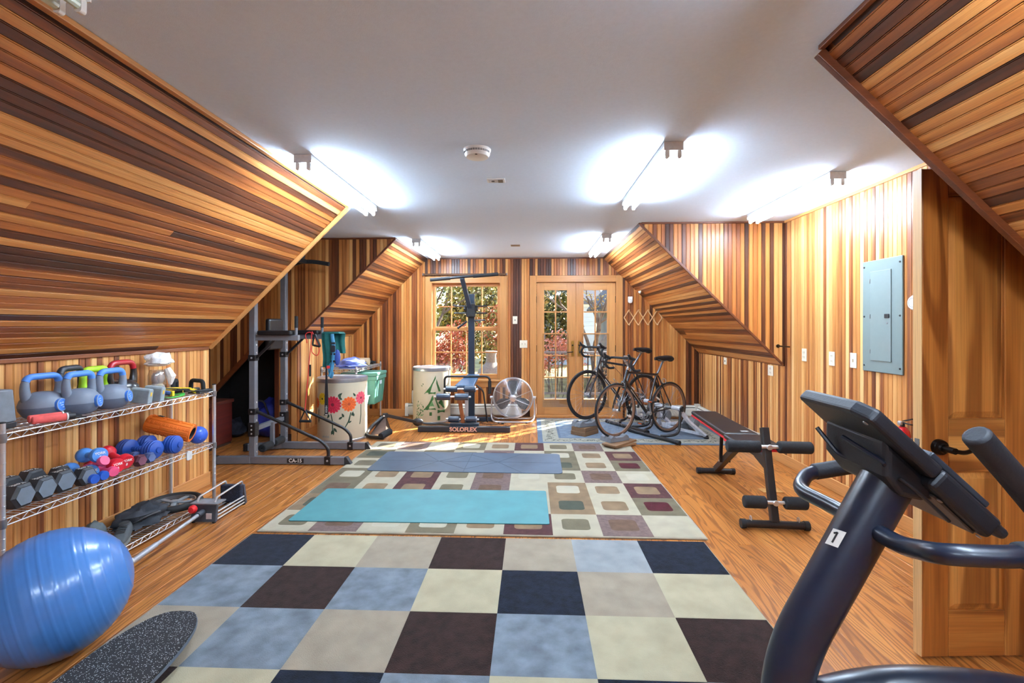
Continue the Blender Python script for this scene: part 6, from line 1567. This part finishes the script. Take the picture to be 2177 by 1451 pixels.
def blockw(label, c, size, rz, z, nm='wood_block'):
    o = thing(nm, label, 'wood block', (c[0], c[1], z), rot=(0, 0, rz), group='old wood blocks')
    MB().bb(-size[0] / 2, size[0] / 2, -size[1] / 2, size[1] / 2, .0005, size[2]).build('block', oldw, o, world=False, smooth=False, bevel=.004)
    for sx in (-1, 1): MB().bb(sx * (size[0] / 2 + .0004) - .0004, sx * (size[0] / 2 + .0004) + .0004, -size[1] / 2 + .006, size[1] / 2 - .006, .006, size[2] - .006).build('end_grain', mat('end_grain', (116, 88, 62), .8, var=.3, scale=90), o, world=False, smooth=False)
blockw('lower of two stacked wood blocks under the farther bicycle front wheel', f1, (.30, .22, .052), rz1 + .3, .009)
blockw('upper of two stacked wood blocks under the farther bicycle front wheel', f1 + V(.0, .0, 0), (.29, .21, .052), rz1 + .33, .0615)
riser('grey plastic wheel riser on wood blocks under the farther front wheel', f1, rz1, .1145)
blockw('lower wood plank under the nearer bicycle front wheel', f2 + V(.05, -.06, 0), (.36, .17, .022), rz2 + .05, .0145, 'wood_plank')
blockw('upper wood plank under the nearer bicycle front wheel', f2 + V(.045, -.05, 0), (.44, .19, .022), rz2 + .25, .037, 'wood_plank')
riser('grey plastic wheel riser on planks under the nearer front wheel', f2, rz2, .0595)

# ---------------------------------------------------------------- adjustable weight bench
o = thing('weight_bench', 'black folding weight bench with red piping and foam rollers on the right', 'weight bench', (1.665, 3.285, 0), rz=R(-3.5)); B = lambda mb, n, m, p=None, **k: mb.build(n, m, p or o, world=False, **k)
fm = mat('bench_frame', (28, 28, 31), .4, var=.15); redp = mat('red_piping', (206, 26, 44), .4)
ff = B(MB().cyl((-.20, 0, .032), (.20, 0, .032), .026, n=16), 'front_foot', fm)
for s_ in (-1, 1):
    B(MB().cyl((s_ * .19, 0, .032), (s_ * .222, 0, .032), .031, n=16), 'foot_cap', rubber, ff)
    B(MB().ring((s_ * .155, 0, .07), (1, 0, 0), .016, .0035, 16, 6), 'eye_hook', chrome, ff)
B(MB().bar((0, .0, .05), (0, .165, .66), .05, .05, (1, 0, 0)), 'front_post', fm, smooth=False, bevel=.004)
for t in (.28, .42, .5, .62, .93): 
    p = V(0, .165 * t - .0245, .05 + .61 * t); B(MB().lathe([(.006, 0), (.006, .0015)], 10, p, (0, -1, .27)), 'adjust_hole', blackp)
for z, w0, w1, r_ in ((.54, .06, .285, .042), (.185, .06, .205, .042)):
    y = .165 * (z - .05) / .61 - .045
    B(MB().cyl((-w1 + .01, y, z), (w1 - .01, y, z), .0125, n=10), 'roller_axle', chrome)
    B(MB().lathe([(.02, 0), (.018, .01), (.001, .012)], 12, (0, y - .012, z), (0, -1, 0)), 'axle_nut', chrome)
    for s_ in (-1, 1): B(MB().cyl((s_ * w0, y, z), (s_ * w1, y, z), r_, n=20), 'foam_roller', foam, bevel=.012, seg=3)
def padm(nm, w0, w1, y0, y1, z0, z1, t):
    pts = [(-w0 / 2, 0), (w0 / 2, 0), (w1 / 2, 1), (-w1 / 2, 1)]
    def P4(k, o_, zz0, zz1, in_):
        vs = []
        for zz in (zz0, zz1):
            for x, q in pts: vs.append((x * (1 - in_ * 2 / w0), y0 + (y1 - y0) * q + (in_ if q == 0 else -in_), z0 + (z1 - z0) * q + zz))
        k.add(vs, [(3, 2, 1, 0), (4, 5, 6, 7), (0, 1, 5, 4), (1, 2, 6, 5), (2, 3, 7, 6), (3, 0, 4, 7)])
    k = MB(); P4(k, 0, .012, t, 0); a = B(k, nm, pad, smooth=False, bevel=.02, seg=3)
    k = MB(); P4(k, 0, -.006, .0115, .004); B(k, 'red_edge', redp, a, smooth=False, bevel=.004)
    return a
padm('seat_pad', .30, .31, .24, .56, .47, .475, .05)
bpd = padm('back_pad', .27, .25, .585, 1.60, .475, .475, .05)
B(MB().box((.05, .66, .5258), (.06, .03, .001), Matrix.Rotation(.15, 3, 'Z')), 'label', mat('label_grey', (160, 162, 160), .5), bpd, smooth=False)
B(MB().bar((0, .12, .445), (0, 1.05, .445), .045, .04), 'spine', fm, smooth=False)
B(MB().bar((0, .13, .40), (0, .3, .44), .03, .05), 'gusset', fm, smooth=False)
B(MB().bar((-.0, .62, .43), (0, 1.20, .05), .055, .05, (1, 0, 0)), 'rear_leg', fm, smooth=False, bevel=.004)
for s_ in (-1, 1): B(MB().bar((s_ * .035, .95, .43), (s_ * .035, .98, .18), .02, .025, (1, 0, 0)), 'support_arm', fm, smooth=False)
B(MB().cyl((-.05, .98, .19), (.05, .98, .19), .01, n=8), 'support_pin', chrome)
rf_ = B(MB().cyl((-.155, 1.22, .028), (.155, 1.22, .028), .025, n=16), 'rear_foot', fm)
for s_ in (-1, 1): B(MB().cyl((s_ * .14, 1.22, .028), (s_ * .172, 1.22, .028), .0275, n=16), 'foot_cap', rubber, rf_)
for x, y, z in ((.0, .56, .40), (.028, .60, .41), (.028, .14, .37), (.028, .12, .31)): B(MB().lathe([(.011, 0), (.01, .006), (.001, .008)], 10, (x, y, z), (1, -.3, 0)), 'bolt', chrome)

# ---------------------------------------------------------------- exercise machine in the right foreground
o = thing('exercise_machine', 'dark blue-black exercise machine with tilted console in the right foreground', 'exercise machine', (.75, 1.13, 0))
mm = mat('machine_blue', (20, 28, 44), .34, var=.06, coat=.1); cs = mat('console_grey', (24, 26, 32), .5, var=.08, bump=.1); gripm = mat('machine_grip', (24, 27, 34), .6, bump=.2); under = mat('under_reflection', (70, 62, 56), .5)
MB().tube(fillet([(.585, 1.13, .03), (.60, 1.13, .60), (.845, 1.125, 1.065)], .11, 8), .053, 24).build('mast', mm, o)
MB().tube(fillet([(.62, 1.11, .50), (.80, 1.08, .575), (1.05, 1.05, .585), (1.35, 1.05, .50), (1.55, 1.05, .36)], .2, 8), [.05] * 2 + [.055] * 24 + [.05] * 3 if False else .052, 20).build('main_tube', mm, o)
MB().tube(fillet([(1.5, 1.05, .40), (1.62, 1.05, .2), (1.66, 1.05, .03)], .1), .045, 16).build('rear_leg', mm, o)
for x in (.585, 1.66): MB().cyl((x, .86, .03), (x, 1.38, .03), .0295, n=16).build('stabilizer', mm, o)
tg_ = MB().prism(rrect(.028, .04, .002, 2), (0, 0, 0), AX, AY, 0, .001)
# number tag wrapped on the mast
pc = V(.745, 1.1270, .875); dm = V(.245, -.005, .465).normalized(); vd = (V(0, 0, 1.384) - pc); vd = (vd - dm * vd.dot(dm)).normalized(); sd = dm.cross(vd) * -1
k = MB(); vs = []
for j in (-1, 1):
    for i in range(9):
        t = (i / 8 - .5) * .56 + .6; q = vd * math.cos(t) + sd * math.sin(t); vs.append(pc + dm * (j * .02 + .008 * (.5 - i / 8)) + q * .0542)
k.add(vs, [(i, i + 1, i + 10, i + 9) for i in range(8)]); tgp = k.build('number_tag', mat('tag_white', (226, 224, 216), .6), o)
q = vd * math.cos(.6) + sd * math.sin(.6); lf_ = (sd * math.cos(.6) - vd * math.sin(.6)); pq = pc + q * .0546
k = MB(); k.bar(pq - dm * .013, pq + dm * .014, .004, .001, q); k.bar(pq + dm * .013, pq + dm * .0075 + lf_ * .007, .004, .001, q); k.build('number', black, tgp, smooth=False)
# handlebars
for nm, pts, gp in (('near_handlebar', [(.775, 1.10, .925), (.775, 1.02, .925), (.735, .875, .975), (.83, .85, .985), (.86, .85, .988)], [(.845, .85, .987), (1.12, .85, 1.0)]), ('far_handlebar', [(.775, 1.16, .925), (.772, 1.22, .925), (.745, 1.345, .93), (.80, 1.40, .955), (.84, 1.41, .962)], [(.825, 1.408, .96), (1.10, 1.43, 1.0)])):
    hb = MB().tube(fillet(pts, .06, 6), .019, 14).build(nm, mm, o)
    MB().cyl(gp[0], gp[1], .0225, n=16).build('grip_sleeve', gripm, hb, bevel=.004)
# moving arm
MB().tube([(.795, .875, 1.192), (.86, .88, 1.12), (1.02, .90, .94), (1.25, .92, .66), (1.40, .92, .36)], .0225, 16).build('moving_arm', gripm, o, bevel=.006)
MB().cyl((1.40, .90, .36), (1.40, 1.04, .40), .02, n=12).build('arm_pivot', mm, o)
# console: reclined shell, near side at y = 1.03
y0, y1 = 1.03, 1.275
top, tip = V(.728, 0, 1.222), V(1.022, 0, .948); dv = (tip - top).normalized(); nv = V(-dv.z, 0, dv.x) * -1     # nv points to the underside
if nv.z > 0: nv = -nv
def con(nm, a0, a1, t0, t1, ya, yb, m, par=None, bev=.006, taper=0):
    vs = []
    for yy in (ya, yb):
        for a, t in ((a0, t0), (a1, t0 + taper), (a1, t1), (a0, t1)): p = top + dv * a + nv * t; vs.append((p.x, yy, p.z))
    k = MB().add(vs, [(0, 1, 2, 3), (7, 6, 5, 4), (0, 4, 5, 1), (1, 5, 6, 2), (2, 6, 7, 3), (3, 7, 4, 0)])
    return k.build(nm, m, par or o, smooth=False, bevel=bev, seg=3)
LC_ = (tip - top).length
con('console_body', .205, LC_ - .03, 0, .05, y0, y1, cs, bev=.012)
con('console_lip', LC_ - .06, LC_ + .0, .004, .028, y0 + .006, y1 - .006, cs, bev=.01)
con('display_bezel', .17, LC_ - .07, -.014, -.0005, y0 + .012, y1 - .012, mat('bezel', (44, 48, 56), .4), bev=.004)
con('display', .19, LC_ - .1, -.0155, -.0142, y0 + .03, y1 - .03, mat('display_glass', (70, 84, 98), .15), bev=0)
# grab frame around the opening at the top
al = [0, .11, .172, .2045]; yl = [y0, y0 + .045, y1 - .115, y1]
vs = []; ix = lambda t, i, j: (t * 4 + i) * 4 + j
for t in (0, .034):
    for a in al:
        for j, yy in enumerate(yl): p = top + dv * (a + (.02 if a == 0 and j in (0,) else 0)) + nv * t; vs.append((p.x, yy, p.z))
fs = []; cells_ = [(i, j) for i in range(3) for j in range(3) if (i, j) != (1, 1)]
for i, j in cells_:
    fs.append((ix(0, i, j), ix(0, i, j + 1), ix(0, i + 1, j + 1), ix(0, i + 1, j))); fs.append((ix(1, i + 1, j), ix(1, i + 1, j + 1), ix(1, i, j + 1), ix(1, i, j)))
    for (a, b), nb in ((((i, j), (i, j + 1)), (i - 1, j)), (((i, j + 1), (i + 1, j + 1)), (i, j + 1)), (((i + 1, j + 1), (i + 1, j)), (i + 1, j)), (((i + 1, j), (i, j)), (i, j - 1))):
        if nb not in cells_: fs.append((ix(0, *b), ix(0, *a), ix(1, *a), ix(1, *b)))
MB().add(vs, fs).build('grab_frame', cs, o, smooth=False, bevel=.009, seg=3)
con('tray', .15, .171, .012, .02, y0 + .0455, y1 - .1155, mat('tray_pale', (150, 162, 172), .4), bev=.003)
# housing behind, joining the mast
k = MB(); hs = []
for yy, ins in ((y0 + .03, .02), (y1 - .02, .0)):
    for a, t in ((.075 + ins, .03), (LC_ - .12, .03), (LC_ - .16, .075), (.2, .1), (.13 + ins, .09)): p = top + dv * a + nv * t; hs.append((p.x, yy, p.z))
k.add(hs, [tuple(range(5)), tuple(reversed(range(5, 10)))] + [(i, 5 + i, 5 + (i + 1) % 5, (i + 1) % 5) for i in range(5)]); k.build('rear_housing', cs, o, smooth=False, bevel=.012, seg=3)
con('underside_reflection', .24, LC_ - .045, .0505, .056, y0 + .02, y1 - .03, under, bev=.002)  # brown reflection of the wood is put into this panel's colour
MB().tube(fillet([(.735, 1.24, 1.125), (.765, 1.20, 1.065), (.80, 1.10, 1.058), (.775, 1.06, 1.085), (.748, 1.16, 1.12)], .02, 4), .0055, 8).build('wire_bracket', mm, o)
MB().tube(fillet([(.80, 1.055, 1.055), (.83, 1.045, 1.03), (.90, 1.05, .965)], .02), .004, 8).build('cable', black, o)
for a, t in ((.03, .036), (.25, .054), (.36, .054)): p = top + dv * a + nv * t; MB().lathe([(.006, 0), (.005, .002), (.001, .0025)], 10, (p.x, y0 + .02 if a < .1 else y0 + .012, p.z), nv).build('screw', steel, o)
# ---------------------------------------------------------------- outdoors
GZ = -.55
gr = struct('ground', MB().bb(-25, 25, YW + .2, 50, GZ - .2, GZ), mat('autumn_lawn', (150, 132, 74), .95, var=.4, scale=1.6))
gr['kind'] = 'structure'
dk_ = struct('deck', MB().bb(-1.2, 3.6, YW + T, 9.35, -.22, -.05), mat('deck_under', (84, 78, 70), .9))
deckw = mat('deck_board', (150, 142, 130), .8, var=.2, scale=8)
for i in range(14):
    y = YW + T + .005 + i * .142; MB().bb(-1.2, 3.6, y, y + .136, -.05, -.02).build('plank', deckw, dk_, smooth=False)
ry = 9.25; railm = mat('rail_grey', (120, 122, 122), .7); ironm = mat('iron', (36, 37, 40), .5)
o = thing('deck_railing', 'grey deck railing with dark balusters outside the doors', 'railing', (0, ry, -.02))
MB().bb(-.05, 3.6, ry - .05, ry + .05, .86, .9).build('top_rail', railm, o, smooth=False)
MB().bb(-.05, 3.6, ry - .02, ry + .02, .06, .1).build('bottom_rail', railm, o, smooth=False)
for x in (.0, 1.65, 3.5): MB().bb(x - .045, x + .045, ry - .045, ry + .045, -.02, .98).build('post', railm, o, smooth=False)
bme = None
for i in range(27):
    x = .1 + i * .127
    if bme is None:
        b0 = MB().bb(-.012, .012, ry - .012, ry + .012, .1, .86).build('baluster', ironm, o, smooth=False); bme = b0; b0.location.x += x - 0
    else:
        b1 = bme.copy(); COL.objects.link(b1); b1.location.x = x
# leafy plants
def leafm(name, cols):
    if name in MATS: return MATS[name]
    m = bpy.data.materials.new(name); m.use_nodes = True; t = m.node_tree; b = t.nodes['Principled BSDF']
    g = t.nodes.new('ShaderNodeNewGeometry'); r = ramp(t, [(i / max(1, len(cols) - 1), c) for i, c in enumerate(cols)])
    t.links.new(g.outputs['Random Per Island'], r.inputs[0]); t.links.new(r.outputs[0], b.inputs['Base Color'])
    b.inputs['Roughness'].default_value = .6
    b.inputs['Transmission Weight'].default_value = 0
    MATS[name] = m
    return m
def leaves(k, centers, n, size, rr):
    for _ in range(n):
        c, rad = rr.choice(centers)
        d = Vector((rr.gauss(0, 1), rr.gauss(0, 1), rr.gauss(0, 1))).normalized() * rad * rr.random() ** .4
        p = Vector(c) + d; q = Vector((rr.uniform(-1, 1), rr.uniform(-1, 1), rr.uniform(-1, 1))).normalized()
        a = q.orthogonal().normalized() * size * rr.uniform(.6, 1.3); b = q.cross(a).normalized() * size * .5
        k.add([p - a, p + b, p + a, p - b], [(0, 1, 2, 3)])
bark = mat('bark', (112, 98, 84), .9, var=.3, scale=14)
def branchy(k, p, d, L, r, depth, rr, tips):
    q = p + d * L; k.tube([p, (p + q) / 2 + Vector((rr.uniform(-1, 1), rr.uniform(-1, 1), rr.uniform(-1, 1))) * L * .06, q], [r, r * .8, r * .6], 6)
    if depth == 0: tips.append(q); return
    for _ in range(3 if depth > 1 else 2):
        e = (d + Vector((rr.uniform(-1, 1), rr.uniform(-1, 1), rr.uniform(-.3, .8))) * .75).normalized()
        branchy(k, q, e, L * rr.uniform(.6, .8), r * .6, depth - 1, rr, tips)
def tree(label, loc, h, cols, nleaf, size, seed, spread=.7, name='tree', cat='tree', depth=3, group=None, trunk=.09):
    rr = random.Random(seed); o = thing(name, label, cat, loc, group=group); k = MB(); tips = []
    branchy(k, Vector(loc), Vector((rr.uniform(-.1, .1), rr.uniform(-.1, .1), 1)).normalized(), h * .33, trunk, depth, rr, tips)
    k.build('branches', bark, o)
    if nleaf:
        k = MB(); leaves(k, [(t, spread) for t in tips], nleaf, size, rr); f = k.build('foliage', leafm('leaf_' + label[:14], cols), o, smooth=False); f['kind'] = 'stuff'
    return o
def bush(label, loc, r, h, cols, nleaf, size, seed):
    rr = random.Random(seed); o = thing('bush', label, 'bush', loc); k = MB(); cs = []
    for _ in range(9 if h < 3 else 22):
        a = rr.uniform(0, 6.28); e = Vector(loc) + Vector((math.cos(a) * r * rr.random(), math.sin(a) * r * rr.random(), h * rr.uniform(.5 if h < 3 else .18, .95)))
        k.tube([loc, (Vector(loc) + e) / 2 + Vector((0, 0, .1)), e], [.012, .009, .005], 5); cs.append((e, r * .55))
    k.build('stems', bark, o)
    k = MB(); leaves(k, cs, nleaf, size, rr); f = k.build('foliage', leafm('leafb_' + label[:16], cols), o, smooth=False); f['kind'] = 'stuff'
OLIVE = [(70, 74, 34), (112, 112, 50), (146, 142, 70), (176, 160, 82)]
RUST = [(120, 58, 34), (176, 84, 52), (206, 120, 84), (160, 140, 70)]
GREEN = [(46, 56, 34), (74, 84, 44), (110, 112, 60)]
YEL = [(150, 132, 60), (196, 168, 84), (176, 140, 66)]
tree('olive leaved tree with bare branches outside the window left side', (-2.7, 11.2, GZ), 4.2, OLIVE, 5200, .05, 2, .75)
tree('bare thin tree outside beside the grey house', (1.5, 11.4, GZ), 3.6, YEL, 500, .03, 11, .5)
bush('rust red bush outside under the window', (-1.85, 10.1, GZ), .6, 1.9, RUST, 2600, .045, 21)
bush('rust and green bush outside at the window middle', (-.75, 10.6, GZ), .5, 2.3, RUST + OLIVE, 2200, .045, 22)
bush('coral leaved bush outside the left door leaf', (.55, 10.2, GZ), .5, 2.1, [(206, 120, 92), (226, 150, 120), (180, 96, 60)], 900, .04, 23)
bush('dry tan bush outside at the foot of the railing', (2.2, 10.1, GZ), .5, 1.2, [(170, 132, 86), (196, 160, 110), (140, 108, 70)], 2000, .035, 24)
WALLG = [(62, 66, 30), (104, 104, 46), (140, 134, 62), (168, 150, 74), (150, 100, 60)]
for i, (x, y, h, cc, lab) in enumerate(((-4.2, 14.2, 4.2, OLIVE, 'tall olive shrub outside filling the left window panes'), (-2.4, 18.0, 4.6, WALLG, 'tall mixed autumn shrub outside behind the window middle'), (-.75, 14.2, 4.2, YEL + GREEN, 'tall golden green shrub outside behind the right window panes'), (.45, 18.2, 4.6, GREEN + OLIVE, 'tall dark green shrub outside the left door leaf'))):
    bush(lab, (x, y, GZ), 1.15, h, cc, 9000, .095, 40 + i)
# clay chimney stove and table on the deck
o = thing('chiminea', 'grey clay chimney stove standing on the deck outside the window', 'chiminea', (-.74, 8.75, -.02))
MB().lathe([(.1, -.02), (.16, 0), (.22, .1), (.25, .3), (.27, .48), (.24, .58), (.15, .66), (.1, .72), (.095, .86), (.11, .9), (.105, .93), (.001, .93)], 28, (-.74, 8.75, -.0)).build('body', mat('clay', (128, 124, 116), .9, var=.15), o)
MB().ring((-.74, 8.75, .915), (0, 0, 1), .1, .018, 28, 8).build('rim', mat('clay', (128, 124, 116), .9), o)
o = thing('deck_table', 'small wooden table on the deck beside the chimney stove', 'table', (-.2, 8.9, -.02))
MB().bb(-.44, .1, 8.7, 9.1, .8, .84).build('tabletop', mat('table_wood', (150, 100, 70), .6), o, smooth=False)
for x in (-.4, .06):
    for y in (8.74, 9.06): MB().bb(x - .02, x + .02, y - .02, y + .02, -.02, .8).build('leg', ironm, o, smooth=False)
# houses
def house(label, x0, x1, y0, y1, zt, ridge, siding, wins, name='house', lap=.16, n_lap=40, roofc=(92, 92, 96)):
    o = thing(name, label, 'house', ((x0 + x1) / 2, y0, GZ)); sm = mat('siding_' + label[:6], siding, .7, var=.06, scale=2)
    MB().bb(x0, x1, y0 + .03, y1, GZ, zt).build('wall', sm, o, smooth=False)
    for i in range(n_lap):
        z = GZ + i * lap
        if z + lap > zt: break
        MB().add([(x0, y0, z), (x1, y0, z), (x1, y0 + .028, z + lap), (x0, y0 + .028, z + lap), (x0, y0 + .03, z), (x1, y0 + .03, z)], [(0, 1, 2, 3), (0, 4, 5, 1)]).build('siding_board', sm, o, smooth=False)
    k = MB(); k.prism([(y0 - .4, zt - .1), ((y0 + y1) / 2, zt + ridge), (y1 + .4, zt - .1), (y1 + .4, zt + .1), ((y0 + y1) / 2, zt + ridge + .2), (y0 - .4, zt + .1)], (x0 - .3, 0, 0), AY, AZ, 0, x1 - x0 + .6); k.build('roof', mat('roof_' + label[:6], roofc, .9, var=.2), o, smooth=False)
    MB().bb(x0 - .1, x1 + .1, y0 - .08, y0 - .001, zt - .2, zt).build('fascia', white, o, smooth=False)
    for a, b, c, d in wins:
        f = MB().bb(a - .1, b + .1, y0 - .05, y0 - .001, c - .1, d + .1).build('window', white, o, smooth=False)
        MB().bb(a, b, y0 - .07, y0 - .0505, c, d).build('pane', mat('far_pane', (96, 112, 128), .15), f, smooth=False)
    return o
house('pale grey neighbouring house with white trim beyond the railing', -2.0, 3.3, 24, 30, 2.6, 2.2, (176, 184, 194), [(.0, .9, .6, 1.7), (1.6, 2.5, .6, 1.7)], lap=.22)
# gabled house with grey-blue siding, seen end on
o = thing('gabled_house', 'grey-blue clapboard house with white raking trim right of the doors', 'house', (4.1, 13.6, GZ))
sm = mat('siding_bluegrey', (138, 150, 166), .7, var=.05, scale=2); gx, gy = 2.75, 13.6
def rk(x): return 2.3 + (x - gx) * 1.25
MB().add([(gx, gy + .03, GZ), (5.4, gy + .03, GZ), (5.4, gy + .03, rk(5.4)), (gx, gy + .03, rk(gx)), (gx, gy + 6, GZ), (5.4, gy + 6, GZ), (5.4, gy + 6, rk(5.4)), (gx, gy + 6, rk(gx))], [(0, 1, 2, 3), (7, 6, 5, 4), (0, 3, 7, 4), (1, 5, 6, 2), (0, 4, 5, 1)]).build('wall', sm, o, smooth=False)
for i in range(62):
    z = GZ + i * .13; xa = max(gx, gx + (z + .13 - 2.3) / 1.25)
    if xa > 5.3: break
    MB().add([(xa, gy, z), (5.4, gy, z), (5.4, gy + .028, z + .13), (xa, gy + .028, z + .13), (xa, gy + .03, z), (5.4, gy + .03, z)], [(0, 1, 2, 3), (0, 4, 5, 1)]).build('siding_board', sm, o, smooth=False)
MB().bar((gx - .35, gy - .12, rk(gx - .35) + .05), (5.4, gy - .12, rk(5.4) + .05), .26, .24, (0, 1, 0)).build('rake_trim', white, o, smooth=False)
MB().add([(gx - .4, gy - .3, rk(gx - .4) + .18), (5.4, gy - .3, rk(5.4) + .18), (5.4, gy + 6.3, rk(5.4) + .18), (gx - .4, gy + 6.3, rk(gx - .4) + .18), (gx - .4, gy - .3, rk(gx - .4) + .3), (5.4, gy - .3, rk(5.4) + .3), (5.4, gy + 6.3, rk(5.4) + .3), (gx - .4, gy + 6.3, rk(gx - .4) + .3)], [(3, 2, 1, 0), (4, 5, 6, 7), (0, 1, 5, 4), (2, 3, 7, 6), (1, 2, 6, 5), (3, 0, 4, 7)]).build('roof', mat('roof_dark', (86, 86, 90), .9), o, smooth=False)
MB().bb(gx - .06, gx + .06, gy - .03, gy + .031, GZ, 2.28).build('corner_board', white, o, smooth=False)
o = thing('outdoor_stair', 'dark iron stair with treads outside the right door leaf', 'stairs', (2.2, 12.6, GZ))
for i in range(10): MB().bb(1.55 + i * .14, 1.83 + i * .14, 12.2, 12.9, GZ + .25 + i * .2, GZ + .29 + i * .2).build('tread', ironm, o, smooth=False)
for y in (12.2, 12.88): MB().bar((1.5, y, GZ + .1), (3.0, y, GZ + 2.25), .04, .14).build('stringer', ironm, o, smooth=False)
for i in range(6): MB().bb(1.7 + i * .25 - .012, 1.7 + i * .25 + .012, 12.19, 12.21, GZ + .4 + i * .36, GZ + 1.35 + i * .36).build('baluster', railm, o, smooth=False)
MB().bar((1.6, 12.2, GZ + 1.25), (3.05, 12.2, GZ + 3.3), .04, .05).build('handrail', railm, o, smooth=False)
for o in bpy.data.objects:
    if '_o' in o: del o['_o']
